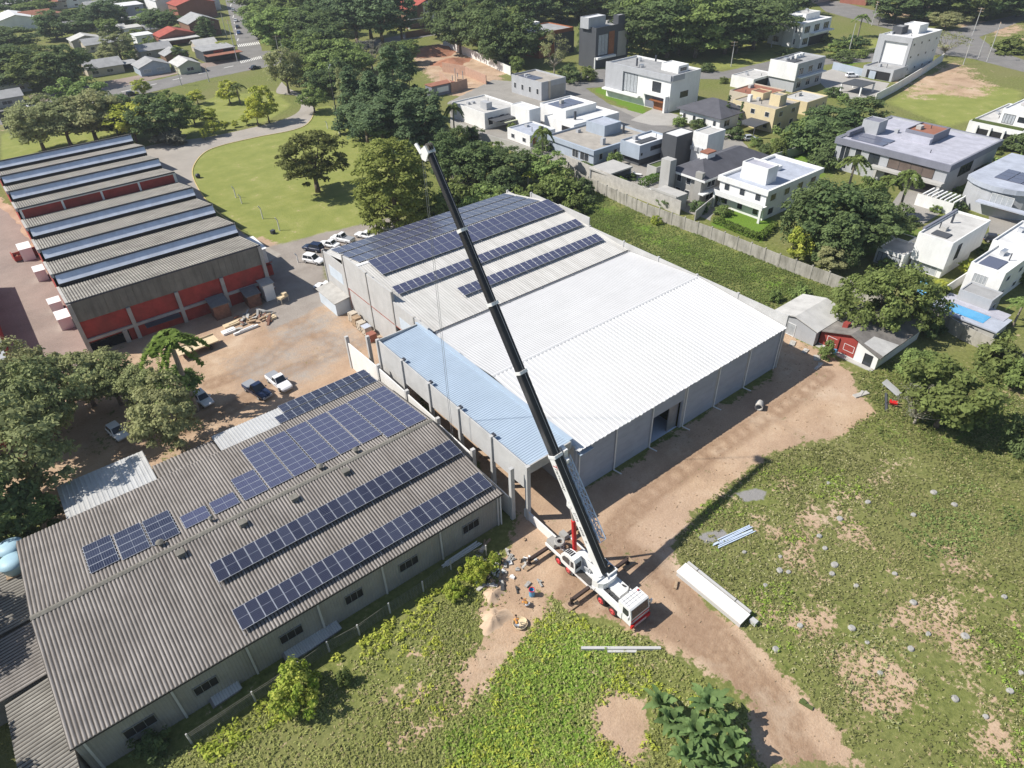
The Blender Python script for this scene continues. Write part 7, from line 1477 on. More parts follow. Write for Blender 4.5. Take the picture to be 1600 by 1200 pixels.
# unfinished block walls on the building site
t = thing('unfinished_house', 'unfinished blockwork house shell on the red building site', 'house', (*G(706, 140)[:2], 0)); o = t.location.copy()
for a, b_, h in (((688, 128), (706, 146), 3.6), ((706, 146), (730, 138), 3.2), ((728, 118), (760, 132), 3.0), ((692, 112), (728, 118), 3.2), ((715, 124), (716, 140), 3.4)):
    A, B = G(*a) - o, G(*b_) - o; d = B - A; mb = MB(); mb.obox(((A.x + B.x) / 2, (A.y + B.y) / 2, h / 2), (d.length, .25, h), math.atan2(d.y, d.x)); mb.build('wall', 'blockwork', t)
mb = MB()
for x, y in ((708, 140), (716, 136), (724, 133), (712, 128)): q = G(x, y) - o; mb.cyl((q.x, q.y, 0), (q.x, q.y, 4.6), .15)
mb.build('column', 'w_conc', t)
for k, (x, y, s, h, lab) in enumerate(((676, 82, 13, 2.6, 'large red earth heap on the building site'), (705, 98, 9, 1.6, 'low red earth heap behind the block walls'), (770, 930, 1.5, .6, 'sand heap above the workers'), (772, 968, 1.9, .7, 'sand heap left of the bent worker'))):
    g_ = np.random.default_rng(k); mb = MB(); n, mm = 26, 8; vs = [(0, 0, h)]; fs = []
    for j in range(1, mm + 1):
        for i in range(n):
            a = 2 * math.pi * i / n; r_ = s * j / mm * (1 + .18 * math.sin(3 * a + k) + .1 * math.sin(7 * a)); vs.append((r_ * math.cos(a), r_ * math.sin(a) * .7, max(-.03, h * (math.cos(math.pi * j / mm) * .5 + .5) * (1 + g_.uniform(-.12, .12)) - (.03 if j == mm else 0))))
    for i in range(n): fs.append((0, 1 + i, 1 + (i + 1) % n))
    for j in range(mm - 1):
        for i in range(n): fs.append((1 + j * n + i, 1 + (j + 1) * n + i, 1 + (j + 1) * n + (i + 1) % n, 1 + j * n + (i + 1) % n))
    mb._add(vs, fs, 0)
    if k == 0: pm('redearth', (.33, .15, .09), .25, .3, .95, dirt=(.42, .25, .17)); pm('sand', (.50, .37, .26), .15, 1, .95)
    tag(mb.build('earth_heap' if k < 2 else 'sand_heap', 'redearth' if k < 2 else 'sand', None, True, (*G(x, y)[:2], 0)), lab, 'heap')
# wire fence along the workshop
t = thing('wire_fence', 'sagging wire fence on short concrete posts along the workshop', 'fence', (0, 0, 0)); fp = [(300, 1162), (400, 1096), (470, 1050), (515, 1018), (562, 992), (610, 958), (662, 924), (705, 890), (760, 868)]
ws = [G(*p) for p in fp]; mb = MB()
for p in ws: mp = MB(); mp.obox((p.x, p.y, .85), (.13, .13, 1.7), .6); mp.build('post', 'precast', t)
for a, b_ in zip(ws[:-1], ws[1:]):
    for z in np.arange(.15, 1.6, .24): mb.cyl((a.x, a.y, z), (b_.x, b_.y, z - .03), .012, n=3)
    n = int((b_ - a).length / .35)
    for k in range(1, n): c = a.lerp(b_, k / n); mb.cyl((c.x, c.y, .1), (c.x, c.y, 1.55), .008, n=3)
mb.build('wire', 'fencewire', t)

# ---------------------------------------------------------------- poles, posts and lamps
def pole(name, label, bx, by, tx, ty, r=.16, mat='precast', arm=False, cat='pole', group=None, lamp=False):
    p = G(bx, by); h = top_h(bx, by, tx, ty); h = min(max(h, 4), 18); t = thing(name, label, cat, (p.x, p.y, 0), random.uniform(0, 3), group)
    mb = MB(); mb.cyl((0, 0, 0), (0, 0, h), r * 1.2, r * .7, 8); mb.build('shaft', mat, t)
    if arm:
        mb = MB()
        for z in (h - .4, h - 1.3): mb.box(-1.1, -.07, z, 1.1, .07, z + .14)
        for x in (-1, -.4, .4, 1): mb.cyl((x, 0, h - .26), (x, 0, h), .07, n=6)
        mb.build('crossarm', 'timber', t)
    if lamp:
        mb = MB(); mb.tube([(0, 0, h - .2), (.6, 0, h + .35), (2.0, 0, h + .5)], [.06, .05, .05], 6); mb.build('arm', 'steel', t); mb = MB(); mb.obox((2.3, 0, h + .47), (.8, .3, .14)); mb.build('lamp_head', 'alu', t)
    return t
pole('lamp_post', 'tall lamp post with white foot on the round lawn', 531, 208, 519, 107, .16, 'chassis', lamp=True, cat='street lamp')
mb = MB(); p = G(531, 208); mb.cyl((p.x, p.y, 0), (p.x, p.y, 1.6), .3, n=10)
tag(mb.build('lamp_plinth', 'paintwhite'), 'white painted concrete collar round the foot of the tall lamp post', 'plinth')
for bx, by, tx, ty, lab, k in ((1142, 104, 1150, 65, 'concrete utility pole before the wood, above the white cube house', 1), (1542, 96, 1567, 35, 'leaning-looking utility pole beside the grass lot', 1), (1519, 56, 1532, 12, 'utility pole farther up the right-hand street', 1), (1362, 40, 1371, 2, 'utility pole by the small palms at the top right', 1), (1505, 101, 1514, 60, 'lamp pole at the street corner by the tall white house', 2), (1452, 26, 1462, -4, 'utility pole at the edge of the upper right wood', 1), (1326, 82, 1331, 36, 'thin pole before the white balcony house', 0), (1528, 92, 1540, 56, 'short pole on the traffic island', 0),
                              (371, 96, 362, 30, 'utility pole at the avenue corner shop', 1), (284, 134, 276, 106, 'utility pole in front of the green cottage', 1), (327, 128, 322, 104, 'utility pole in front of the corner shop', 1), (102, 143, 91, 116, 'white street lamp in the dark trees of the old quarter', 2), (439, 98, 427, 56, 'utility pole at the junction under the bank trees', 1), (444, 92, 437, 60, 'second pole at the junction, right of its neighbour', 0), (413, 46, 404, 18, 'street lamp beside the avenue', 2), (355, 60, 348, 20, 'utility pole halfway up the avenue', 1), (128, 14, 122, -16, 'utility pole at the top edge of the old quarter', 1), (560, 118, 551, 70, 'thin pole among the pines', 0), (1205, 74, 1211, 50, 'pole by the balcony house drive', 0)):
    pole('utility_pole' if k < 2 else 'lamp_post', lab, bx, by, tx, ty, .14, 'precast', k == 1, 'pole' if k < 2 else 'street lamp', None, k == 2)
for bx, by, ty, lab in ((369, 309, 290, 'white bent fence post at the left of the round lawn'), (411, 342, 321, 'white bent fence post in the middle of the lawn edge'), (437, 360, 339, 'white bent fence post near the parking row'), (466, 410, 395, 'white bent fence post at the drive corner by the white estate car'), (512, 201, 189, 'white bent post beside the tall lamp post'), (378, 318, 303, 'short pale post in the factory shadow on the lawn')):
    p = G(bx, by); h = min(3, max(1.6, top_h(bx, by, bx, ty))); mb = MB(); mb.tube([(0, 0, 0), (0, 0, h * .78), (-.3, .18, h)], [.13, .11, .1], 6); tag(mb.build('bent_post', 'paintwhite', None, False, (p.x, p.y, 0)), lab, 'post', 'bent white posts on the lawn')
p = G(310, 278); mb = MB(); mb.lathe([(.05, 0), (.5, .15), (.62, .6), (.45, 1.0), (.02, 1.15)], 14); tag(mb.build('lawn_dome', 'f_hedge' if False else 'darkmetal', None, True, (p.x, p.y, 0)), 'small dark dome near the curved kerb of the lawn', 'dome')  # dark ball-like dome on the lawn, not a plant
p = G(427, 365); mb = MB(); mb.obox((0, 0, .35), (.8, .7, .7), .4); mb.obox((0, 0, .74), (.9, .8, .08), .4); tag(mb.build('utility_box', 'darkmetal', None, False, (p.x, p.y, 0)), 'small dark box on the lawn near the white truck canopy', 'box')
p = G(38, 212); t = thing('billboard', 'dark billboard on two legs seen from behind, at the left street', 'billboard', (p.x, p.y, 0), R(10))
mb = MB(); mb.box(-4, 0, 2.8, 4, .25, 7.6); mb.build('board', 'w_dark', t)
for x in (-3, 3): mb = MB(); mb.cyl((x, .4, 0), (x, .4, 6), .16); mb.build('leg', 'steel', t)
# ---------------------------------------------------------------- cottage, garage and things at the right
h = House('cottage', 'small red and white cottage with patched grey roof under the spreading tree', (1366, 578), 0.0, cat='cottage'); h.loc0 = 1
R0 = G(1366, 578); t = h.t; c0 = R0
def at_(px, z): q = G(px[0], px[1], z) - c0; return (q.x, q.y)
xa, ya = at_((1305, 516), 2.6); w, d = 12.5, 9.0
b = h.plain(0, 0, w, d, 2.5, 'w_white'); mb = MB(); mb.box(-.06, 3.4, .3, -.01, d + .05, 2.48); mb.poly([(-.05, 3.4, 2.49), (-.05, d, 2.49), (-.05, d / 2, 3.98), (-.05, 3.4, 3.5)][::-1]); pm('cottage_red', (.30, .05, .04), .12, .8, .85, dirt=(.2, .06, .05)); mb.build('red_wall', 'cottage_red', t)
pm('cottage_roof', (.19, .175, .16), .3, .6, .92, dirt=(.09, .08, .07)); h.gable(b, 1.5, 'x', 'cottage_roof', 'w_white', .5)
mb = MB(); mb.hexa([(.2, -.48, 2.42), (4.6, -.48, 2.42), (2.6, 2.5, 3.33), (-.2, 2.5, 3.33)], [(.2, -.48, 2.47 + .13), (4.6, -.48, 2.6), (2.6, 2.5, 3.5), (-.2, 2.5, 3.5)]); mb.build('roof_patch', 'r_pale', t)
h.win(b, 'W', .12, .3, .45, .85, 'frame_white', 'curtain'); h.win(b, 'W', .42, .6, .4, .85, 'frame_white', 'curtain'); h.win(b, 'W', .78, .92, .05, .8, 'frame_dark', 'glass', 1, 'door')
h.part('chimney', 'cottage_red', (1.6, 6.2, 3.0, 2.4, 7.0, 4.2)); h.part('porch_slab', 'w_conc', (-.9, 0, 0, -.07, d, .12)); h.part('wall_pillar', 'cottage_red', (-.3, 6.0, 0, -.07, 6.3, 2.6))
h = House('garage', 'grey shed with pale sheet roof beside the hall corner', (1270, 541), 0.0, cat='shed'); b = h.plain(0, 0, 8, 7.5, 2.7, 'w_grey'); h.gable(b, .9, 'x', 'r_pale', 'w_grey', .3); h.win(b, 'W', .35, .55, .02, .8, 'frame_white', 'curtain', 1, 'door'); h.part('opening', 'dark', (1, -.04, .1, 7, -.01, 2.2))
mb = MB(); mb.lathe([(0, 0), (.29, 0), (.31, .3), (.29, .6), (.31, .88), (.28, .9), (0, .88)], 18); tag(mb.build('barrel', 'pool', None, True, (*G(1303, 554)[:2], 0)), 'bright blue barrel at the red cottage wall', 'barrel')
for x, y, sx, sy, r_, lab in ((1238, 537, 1.4, .8, .4, 'flat concrete slab nearest the grey shed'), (1258, 549, 1.2, .7, .2, 'flat concrete slab midway along the hall corner'), (1276, 560, 1.3, .9, .6, 'pale slab between barrel and hall shadow'), (1279, 573, 2.2, .4, .1, 'grey plank-like slab in the hall shadow'), (1345, 617, 2.4, .7, -.3, 'pair of pale boards on the track edge')):
    p = G(x, y); mb = MB(); mb.obox((0, 0, .09), (sx, sy, .18), r_); mb.obox((.2, .1, .22), (sx * .5, sy * .5, .08), r_ + .5); tag(mb.build('slab', 'weathered_concrete', None, False, (p.x, p.y, 0)), lab, 'slab')
p = G(1391, 611); mb = MB(); mb.corr(-.7, .7, -1.3, .15, 1.2, 1.1, .2, .04); mb.cyl((0, 1.1, 0), (0, 1.15, 1.05), .05); tag(mb.build('roof_sheet', 'zinc', None, False, (p.x, p.y, 0)), 'pale corrugated sheet propped in the grass by the cottage', 'sheet')
p = G(1394, 634); t = thing('wheelbarrow', 'red wheelbarrow in the grass near the grey leafless tree', 'wheelbarrow', (p.x, p.y, 0), .4); mb = MB(); mb.hexa([(-.25, -.3, .35), (.25, -.3, .35), (.25, .35, .35), (-.25, .35, .35)], [(-.4, -.5, .7), (.4, -.5, .7), (.4, .5, .7), (-.4, .5, .7)]); mb.build('tray', 'crane_red', t); mb = MB(); mb.lathe([(.05, -.05), (.2, -.05), (.2, .05), (.05, .05)], 12, (0, .6, .2), 0, 'x'); mb.build('wheel', 'tyre', t); mb = MB(); mb.tube([(-.3, -1.1, .6), (-.25, -.3, .35), (0, .6, .2)], [.03, .03, .03], 5); mb.tube([(.3, -1.1, .6), (.25, -.3, .35), (0, .6, .2)], [.03, .03, .03], 5); mb.build('handle', 'timber', t)
p = G(1384, 629); mb = MB(); mb.obox((0, 0, .12), (4.2, .3, .18), .5); tag(mb.build('beam', 'w_dark', None, False, (p.x, p.y, 0)), 'dark beam lying in the grass behind the wheelbarrow', 'beam')
# ---------------------------------------------------------------- site things
p = G(1106, 945); t = thing('concrete_channel', 'long pale precast concrete channel lying beside the dirt track', 'concrete channel', (40.95, 21.8, 0))
mb = MB(); mb.hexa([(-.55, -4.1, .55), (.85, -4.1, .8), (.85, 4.0, .8), (-.55, 4.0, .55)], [(-.55, -4.1, .7), (.85, -4.1, .95), (.85, 4.0, .95), (-.55, 4.0, .7)]); mb.build('slab', 'paintwhite', t); mb = MB(); mb.box(-.53, -4.05, .0, -.42, 3.95, .54); mb.build('side', 'precast', t)
mb = MB()
for y0, y1 in ((-3.9, -2.2), (-2.1, 2.6), (2.7, 4.0)): mb.box(1.1, y0, .05, 1.4, y1, .8)
mb.build('side', 'precast', t); mb = MB(); mb.obox((.9, -4.6, .3), (.5, .7, .5)); mb.build('end_block', 'precast', t)
A, B = G(908, 1015), G(1032, 1015); d = B - A; p = (A + B) / 2; t = thing('concrete_beam', 'slim pale concrete beam lying across the ground cover', 'beam', (p.x, p.y, 0), math.atan2(d.y, d.x)); mb = MB(); mb.box(-d.length / 2, -.14, 0.02, d.length / 2, .14, .35); mb.build('web', 'precast', t); mb = MB(); mb.box(-1.3, -.4, .02, 1.5, -.15, .2); mb.build('corbel', 'precast', t)
p = G(1185, 638); mb = MB(); mb.lathe([(.42, -.55), (.55, -.55), (.55, .55), (.42, .55), (.42, -.55)], 22, (0, 0, .55), 0, 'x'); o = mb.build('culvert_pipe', 'weathered_concrete', None, False, (p.x, p.y, 0)); o.rotation_euler.z = .5; tag(o, 'short concrete pipe ring lying in front of the hall', 'pipe')
p = G(1150, 838); t = thing('metal_profiles', 'bundle of pale blue metal profiles lying in the weeds', 'metal bundle', (p.x, p.y, 0), math.atan2((G(1182, 823) - G(1118, 852)).y, (G(1182, 823) - G(1118, 852)).x))
for k in range(6): mb = MB(); mb.obox((random.uniform(-.4, .4), -.45 + k * .18, .1 + .05 * (k % 2)), (5.0 + random.uniform(-.6, .6), .12, .1), random.uniform(-.03, .03)); mb.build('profile', 'jib_blue', t)
p = G(1056, 915); mb = MB(); mb.obox((0, 0, .12), (1.0, .3, .22), .5); mb.obox((.1, .05, .26), (.5, .2, .06), .6); tag(mb.build('timber_block', 'timber', None, False, (p.x, p.y, 0)), 'single timber block between crane and concrete channel', 'timber')
p = G(1259, 1102); mb = MB(); mb.obox((0, 0, .1), (1.2, .35, .14), 1.8); mb.obox((.1, .3, .2), (.5, .3, .06), 1.5); tag(mb.build('board', 'r_green', None, False, (p.x, p.y, 0)), 'pale green board at the right edge of the track', 'board')
# pile stumps
sp = [(1294, 755), (1356, 785), (1312, 811), (1459, 770), (1491, 789), (1289, 857), (1219, 870), (1304, 883), (1338, 916), (1427, 805), (1196, 915), (1427, 942), (1569, 933), (1331, 982), (1450, 991), (1508, 995), (1212, 1015), (1375, 1052), (1595, 1052), (1492, 1092), (1578, 1080), (1163, 863), (1218, 892), (1300, 897), (1423, 1014), (1250, 978), (1232, 894), (1398, 897), (1540, 1120), (1355, 1004), (1280, 838)]
st0 = None; SG = 'pale concrete pile stumps in the weedy field'
for k, (x, y) in enumerate(sp):
    p = G(x, y)
    if st0 is None:
        mb = MB(); mb.lathe([(.46, 0), (.42, .16), (.36, .3), (.3, .34), (0, .33)], 12); mb.obox((.2, -.12, .32), (.2, .12, .12), .5)
        st0 = mb.build('pile_stump', 'w_stone'); o = st0; tag(o, 'broken pale concrete pile stump in the weedy field', 'stump', SG)
    else: o = st0.copy(); COL.objects.link(o)
    o.location = (p.x, p.y, 0); o.rotation_euler = (random.uniform(-.15, .15), random.uniform(-.15, .15), random.uniform(0, 6)); s = random.uniform(.5, .9); o.scale = (s, s * random.uniform(.8, 1.1), s * .9)
# debris by the column
DG = 'rubble between workshop and crane'; dm = ['weathered_concrete', 'timber', 'w_white', 'w_stone', 'chassis']
for k in range(46):
    x, y = (random.gauss(795, 28), random.gauss(885, 18)) if k < 30 else (random.gauss(770, 15), random.gauss(900, 10))
    if x > 845 or y > 930 or y < 842: x, y = 780 + random.uniform(-20, 40), 890 + random.uniform(-20, 20)
    p = G(x, y); mb = MB(); l_ = random.uniform(.3, 1.4); mb.obox((0, 0, .12), (l_, random.uniform(.12, .4), random.uniform(.1, .26)), random.uniform(0, 3)); mb.obox((.1, .1, .15), (l_ * .4, .2, .2), random.uniform(0, 3))
    m_ = dm[k % 5]; tag(mb.build('rubble_piece', m_, None, False, (p.x, p.y, 0)), {'weathered_concrete': 'broken grey block', 'timber': 'brown timber offcut', 'w_white': 'white sheet scrap', 'w_stone': 'dark stone scrap', 'chassis': 'black scrap piece'}[m_] + ' in the rubble between workshop and crane', 'rubble', DG)
# sheets and pipes at the workshop wall
for (x, y, l_, wd, lab) in ((498, 1000, 4.2, 1.3, 'stack of dark roof sheets leaning low at the workshop wall'), (352, 1088, 2.6, 1.1, 'pale sheet stack on the ground by the workshop wall'), (470, 1018, 3.2, 1.3, 'second dark sheet stack left of the larger one')):
    p = G(x, y); t = thing('sheet_stack', lab, 'sheet stack', (p.x, p.y, 0), .05)
    for k in range(3): mb = MB(); mb.corr(-l_ / 2 + k * .12, l_ / 2 + k * .1, -wd / 2, .15 + k * .1, wd / 2, .45 + k * .1, .25, .05); mb.build('sheet', 'fibercement' if k < 2 else 'zinc', t)
p = G(722, 866); t = thing('pipe_bundle', 'bundle of white pipes along the workshop wall near the column', 'pipe bundle', (p.x, p.y, 0), .02)
for k in range(5): mb = MB(); mb.cyl((-2.4 + random.uniform(-.3, .3), -.3 + k * .14, .1), (2.4 + random.uniform(-.3, .3), -.28 + k * .15, .1 + .06 * (k % 2)), .06); mb.build('pipe', 'pvc', t)
p = G(757, 853); mb = MB(); mb.obox((0, 0, .1), (2.2, .22, .16), .3); mb.obox((.2, .3, .1), (.9, .15, .12), .8); tag(mb.build('plank', 'timber', None, False, (p.x, p.y, 0)), 'timber plank at the workshop corner by the downpipe', 'plank')
# water tanks
for x, y, lab in ((20, 905, 'pale blue water tank on a stand nearest the workshop roof'), (16, 882, 'pale blue water tank partly shaded, behind the other tank')):
    p = G(x, y - 24, 4.4); t = thing('water_tank', lab, 'water tank', (p.x, p.y, 0), 0, 'water tanks left of the workshop'); pm('tankblue', (.34, .50, .58), .08, 1, .5) if 'tankblue' not in MATS else 0
    mb = MB(); mb.lathe([(0, 3.6), (1.0, 3.6), (1.25, 4.7), (1.28, 4.75)], 22); mb.build('tank', 'tankblue', t, True); mb = MB(); mb.lathe([(1.32, 4.74), (1.32, 4.82), (.7, 5.1), (.3, 5.15), (0, 5.15)], 22); mb.build('lid', 'tankblue', t, True)
    mb = MB(); [mb.cyl((a, c, 0), (a, c, 3.58), .09) for a, c in ((-.8, -.8), (.8, -.8), (-.8, .8), (.8, .8))]; mb.box(-1, -1, 3.45, 1, 1, 3.59); mb.build('stand', 'timber', t)
# yard things
pl = thing('flatbed_trailer', 'cream flatbed trailer standing before the factory, casting a hard shadow', 'trailer', (*G(312, 548)[:2], 0), R(3)); mb = MB(); mb.box(-3.3, -1.2, 1.05, 3.0, 1.2, 1.2); mb.box(-3.3, 1.1, 1.2, 3.0, 1.2, 1.45); mb.build('deck', 'straw', pl); mb = MB(); mb.box(-3.1, -.5, .7, 2.8, .5, 1.04); mb.build('chassis', 'chassis', pl)
for x in (-2.0, 1.6):
    for y in (-1.0, 1.0): mb = MB(); mb.lathe([(.15, -.12), (.4, -.12), (.42, .12), (.15, .12)], 14, (x, y, .42), 0, 'y' if False else 'x'); o = mb.build('wheel', 'tyre', pl)
bk = 0
for x, y, m_, hh, lab in ((553, 501, 'w_beige', 1.5, 'pallet of tan bricks farthest from the canopy'), (559, 508, 'timber', 1.5, 'pallet of tan bricks second in the row, loosely stacked'), (566, 515, 'w_beige', 1.4, 'pallet of tan bricks in the middle with an orange top'), (574, 522, 'r_blue', 1.4, 'pallet covered with a blue-grey sheet'), (582, 532, 'w_brick', 1.3, 'pallet of dark brown bricks nearest the lone post')):
    p = G(x, y); t = thing('brick_pallet', lab, 'brick pallet', (p.x, p.y, 0), .04, 'brick pallets along the warehouse wall'); mb = MB()
    for k in range(3): mb.box(-.65, -.6 + k * .5, 0, .65, -.4 + k * .5, .12)
    mb.build('pallet', 'timber', t); mb = MB()
    for k in range(5):
        for j in range(4): e = random.uniform(-.05, .05); mb.box(-.6 + e, -.6 + j * .31 + .01, .125 + k * hh / 5, .6 + e, -.6 + j * .31 + .29, .12 + (k + 1) * hh / 5 - .012)
    mb.build('bricks', 'w_beige' if m_ == 'r_blue' else m_, t)
    if m_ == 'r_blue': mb = MB(); mb.box(-.66, -.66, hh + .13, .66, .7, hh + .17); mb.build('cover_sheet', 'r_blue', t)
SGp = 'scrap pieces in front of the factory'
for k in range(26):
    x, y = random.uniform(366, 425), random.uniform(482, 512); y = 512 - (x - 366) * .25 + random.uniform(-14, 6); p = G(x, y); mb = MB(); l_ = random.uniform(.8, 2.6); mb.obox((0, 0, .2 + random.uniform(0, .4)), (l_, random.uniform(.15, .5), .12), random.uniform(0, 3), tilt=(random.uniform(-.3, .3), 'Y')); mb.obox((.1, .2, .15), (l_ * .5, .3, .25), random.uniform(0, 3))
    m_ = ('timber', 'w_stone', 'w_conc', 'rusty')[k % 4]; tag(mb.build('scrap_piece', m_, None, False, (p.x, p.y, 0)), {'timber': 'timber board', 'w_stone': 'dark stone-grey piece', 'w_conc': 'pale concrete piece', 'rusty': 'rusty metal piece'}[m_] + ' in the scrap heap at the factory front', 'scrap', SGp)
for x, y, sx, sy, m_, lab in ((358, 519, 2.2, 1.2, 'whitebox', 'flat white sheet on the yard before the brown shack'), (363, 508, 2.8, 1.1, 'straw', 'beige pallet load in front of the brown shack'), (385, 517, 4.2, .4, 'w_white', 'long white beam at the edge of the factory shadow'), (424, 498, 1.6, 1.2, 'straw', 'pale crumpled sack at the end of the scrap heap')):
    p = G(x, y); mb = MB(); mb.obox((0, 0, .2), (sx, sy, .35), .05); mb.obox((.15, .1, .42), (sx * .6, sy * .6, .1), .12); tag(mb.build('yard_item', m_, None, False, (p.x, p.y, 0)), lab, 'load')
p = G(443, 472); t = thing('stand', 'small pale yellow stand on legs in the factory drive', 'stand', (p.x, p.y, 0), .4); mb = MB(); mb.box(-.9, -.6, .95, .9, .6, 1.3); mb.box(.1, -.5, 1.31, .8, .3, 1.7); mb.build('top', 'straw', t)
for a, c in ((-.8, -.5), (.8, -.5), (-.8, .5), (.8, .5)): mb = MB(); mb.cyl((a, c, 0), (a, c, .94), .06); mb.build('leg', 'w_beige', t)
p = G(42, 402); t = thing('scrap_skip', 'dark red open skip full of scrap in the alley', 'skip', (p.x, p.y, 0), .1); mb = MB(); mb.box(-2.2, -1.2, .2, 2.2, 1.2, .35); mb.box(-2.2, -1.2, .35, 2.2, -1.08, 1.2); mb.box(-2.2, 1.08, .35, 2.2, 1.2, 1.2); mb.box(-2.2, -1.08, .35, -2.08, 1.08, 1.6); mb.build('skip_body', 'brickred', t); mb = MB(); [mb.obox((random.uniform(-1.7, 1.7), random.uniform(-.8, .8), random.uniform(.5, 1.1)), (random.uniform(.4, 1.2), .4, .3), random.uniform(0, 3), tilt=(random.uniform(-.5, .5), 'X')) for _ in range(14)]; mb.build('scrap', 'rusty', t)
for x, y in ((1078 - 800 + 760, 0),) if False else (): pass
# sun loungers by the pavilion and garden bits
for x, y, lab in ((978, 268, 'white sun lounger nearest the garden pavilion'), (996, 274, 'white sun lounger right of its twin by the pavilion'), (1012, 298, 'white sun lounger beside the blue pool')):
    p = G(x, y); t = thing('sun_lounger', lab, 'sun lounger', (p.x, p.y, 0), .5, 'white sun loungers in the villa gardens'); mb = MB(); mb.box(-.35, -1, .3, .35, .5, .42); mb.build('bed', 'whitebox', t); mb = MB(); mb.hexa([(-.35, .5, .3), (.35, .5, .3), (.35, .6, .3), (-.35, .6, .3)], [(-.35, 1.0, .85), (.35, 1.0, .85), (.35, 1.08, .8), (-.35, 1.08, .8)]); mb.build('backrest', 'whitebox', t)
    for a in (-.9, .4): mb = MB(); mb.box(-.3, a, 0, .3, a + .08, .29); mb.build('leg', 'alu', t)
# ---------------------------------------------------------------- banana plants
def banana(px, nl, H, Ls, lab, seed):
    g_ = np.random.default_rng(seed); p = G(*px); t = thing('banana_plant', lab, 'banana plant', (p.x, p.y, 0), 0, 'banana plants at the bottom of the picture'); mb = MB()
    H *= 1.1; mb.tube([(0, 0, 0), (.05, 0, H * .6), (0, .03, H)], [.17, .14, .09], 8); mb.build('stem', 'f_hedge', t)
    for k in range(int(nl * 2.0)):
        a = k * 2.4 + g_.uniform(-.3, .3); el = g_.uniform(.7, 1.42); L_ = 1.35 * Ls * g_.uniform(.75, 1.15); w = .27 * g_.uniform(.85, 1.2); n = 11; vs = []; fs = []
        ca, sa = math.cos(a), math.sin(a); dr = g_.uniform(.35, .85)
        for i in range(n + 1):
            u = i / n; r_ = L_ * u * math.cos(el); z = H * .95 + L_ * (u * math.sin(el) - dr * u * u); ww = w * (math.sin(math.pi * min(1, .08 + u * .95)) ** .6) * (0.25 if u < .1 else 1) * (1 + .16 * math.sin(i * 2.3 + k)); fl = .12 + .1 * math.sin(i * 1.7)
            c = Vector((r_ * ca, r_ * sa, z)); s = Vector((-sa, ca, 0)) * ww; vs += [c + s + Vector((0, 0, fl * ww)), c, c - s + Vector((0, 0, fl * ww))]
        for i in range(n): fs += [(3 * i, 3 * i + 1, 3 * i + 4, 3 * i + 3), (3 * i + 1, 3 * i + 2, 3 * i + 5, 3 * i + 4)]
        me = bpy.data.meshes.new('leaf'); me.from_pydata(vs, [], fs); at = me.attributes.new('tint', 'FLOAT', 'POINT'); tt = g_.uniform(.15, .95); at.data.foreach_set('value', np.array([tt + (.12 if q % 3 == 1 else 0) for q in range(len(vs))], np.float32)); me.materials.append(M('f_banana')); me.update()
        o = bpy.data.objects.new('leaf', me); COL.objects.link(o); o.parent = t
for k, (x, y, nl, H, L_) in enumerate(((1045, 1150, 13, 2.3, 2.0), (1080, 1172, 14, 2.8, 2.2), (1120, 1160, 13, 2.6, 2.1), (1100, 1130, 12, 3.0, 2.1), (1140, 1190, 12, 2.2, 1.9), (1065, 1205, 12, 2.4, 2.0), (1110, 1215, 11, 2.0, 1.9), (1030, 1120, 10, 2.0, 1.8), (1088, 1188, 10, 2.2, 1.8))):
    banana((x, y), nl, H, L_, ['banana plant at the left of the clump', 'tall banana plant in the heart of the clump', 'banana plant at the right heart of the clump', 'tallest banana plant at the top of the clump', 'banana plant at the lower right of the clump', 'banana plant at the lower left of the clump, cut by the bottom edge', 'low banana plant at the bottom edge of the clump', 'small banana plant at the upper left of the clump', 'short banana plant hidden in the middle of the clump'][k], k)

# loose stones on the track and the yard
gs = np.random.default_rng(5); mb = MB()
for reg, cnt in ((DIRT[0][0], 420), (DIRT[1][0], 60)):
    pl_ = gpoly(reg); lo, hi = pl_.min(0), pl_.max(0); q = gs.uniform(lo, hi, (2600, 2)); q = q[sdist(q, pl_) > .4]; q = q[(fbm(q, 4, 12) > .45)][:cnt]
    for x, y in q:
        if y > 71 and x > 39.8 and y < 106: continue
        e = gs.uniform(.04, .13); mb.obox((x, y, e * .3), (e * gs.uniform(.8, 1.6), e, e * .7), gs.uniform(0, 3))
o = mb.build('loose_stones', 'timber'); tag(o, 'loose small stones over the dirt track and yard', 'stones', None, 'stuff')
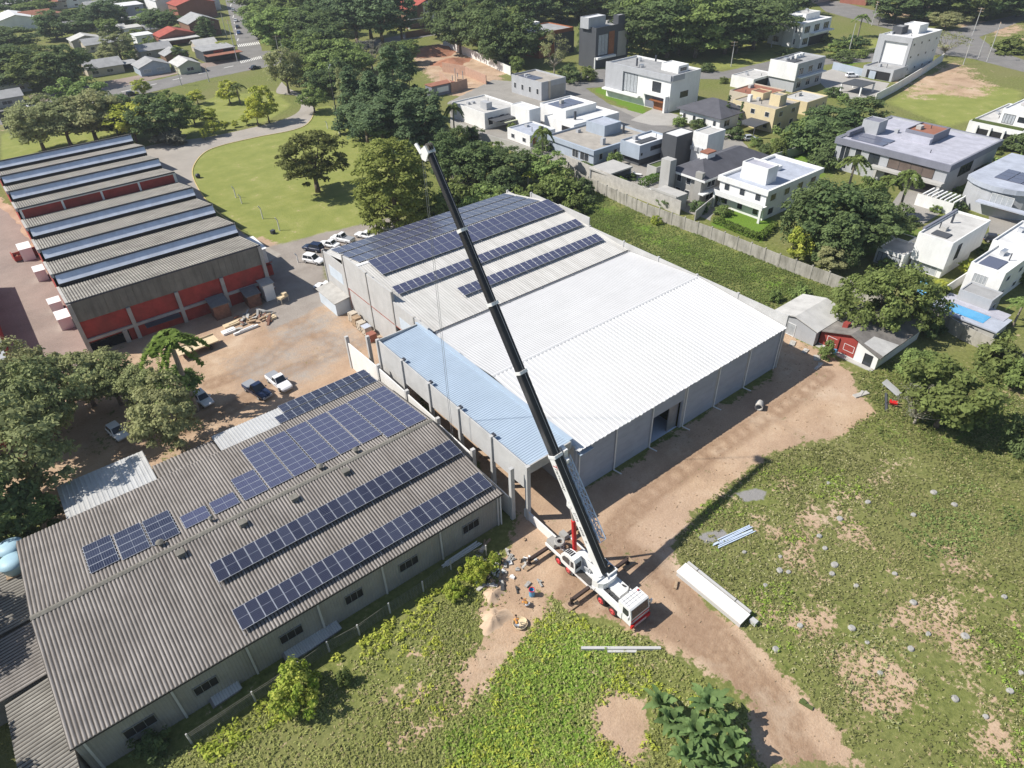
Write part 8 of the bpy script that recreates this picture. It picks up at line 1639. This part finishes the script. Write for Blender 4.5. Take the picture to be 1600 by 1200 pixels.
# ---------------------------------------------------------------- sky, sun, camera
w_ = bpy.data.worlds.new('World'); sc.world = w_; w_.use_nodes = True
nt = w_.node_tree; bg = nt.nodes['Background']
sky = nt.nodes.new('ShaderNodeTexSky'); sky.sky_type = 'NISHITA'; sky.sun_disc = False
EL, AZ = R(46.5), R(-36.5)
tosun = Vector((-math.cos(AZ) * math.cos(EL), -math.sin(AZ) * math.cos(EL), math.sin(EL)))
sky.sun_elevation = EL; sky.sun_rotation = math.atan2(tosun.x, tosun.y); sky.air_density = 1.0; sky.dust_density = .6
nt.links.new(sky.outputs[0], bg.inputs[0]); bg.inputs[1].default_value = .088
su = bpy.data.lights.new('sun', 'SUN'); su.energy = 5.0; su.angle = R(.5); su.color = (1, .95, .87)
so = bpy.data.objects.new('sun', su); COL.objects.link(so); so.rotation_euler = (-tosun).to_track_quat('-Z', 'Y').to_euler(); so.location = (0, 0, 200)
hz = bpy.data.materials.new('haze'); hz.use_nodes = True; hn = hz.node_tree; hn.nodes.clear()
ho = hn.nodes.new('ShaderNodeOutputMaterial'); hv = hn.nodes.new('ShaderNodeVolumePrincipled'); hv.inputs['Color'].default_value = (.80, .86, .95, 1); hv.inputs['Density'].default_value = .00018; hv.inputs['Anisotropy'].default_value = .2
hn.links.new(hv.outputs[0], ho.inputs['Volume'])
mb = MB(); mb.box(-1600, -1300, -1, 2700, 2700, 66); tag(mb.build('haze', hz), kind='stuff')
cd = bpy.data.cameras.new('camera'); cam = bpy.data.objects.new('camera', cd); COL.objects.link(cam)
cd.sensor_width = 36; cd.lens = 36 * CF / 1600; cd.clip_end = 6000; cd.clip_start = .5
mt = Matrix((CRT, CUP, -CFW)).transposed().to_4x4(); mt.translation = (0, 0, CH); cam.matrix_world = mt
sc.camera = cam
sc.view_settings.view_transform = 'Standard'; sc.view_settings.look = 'None'; sc.view_settings.gamma = 1; sc.view_settings.exposure = .38
sc.render.engine = 'CYCLES'; sc.cycles.max_bounces = 5; sc.cycles.diffuse_bounces = 3; sc.cycles.glossy_bounces = 2; sc.cycles.transmission_bounces = 2; sc.cycles.transparent_max_bounces = 4
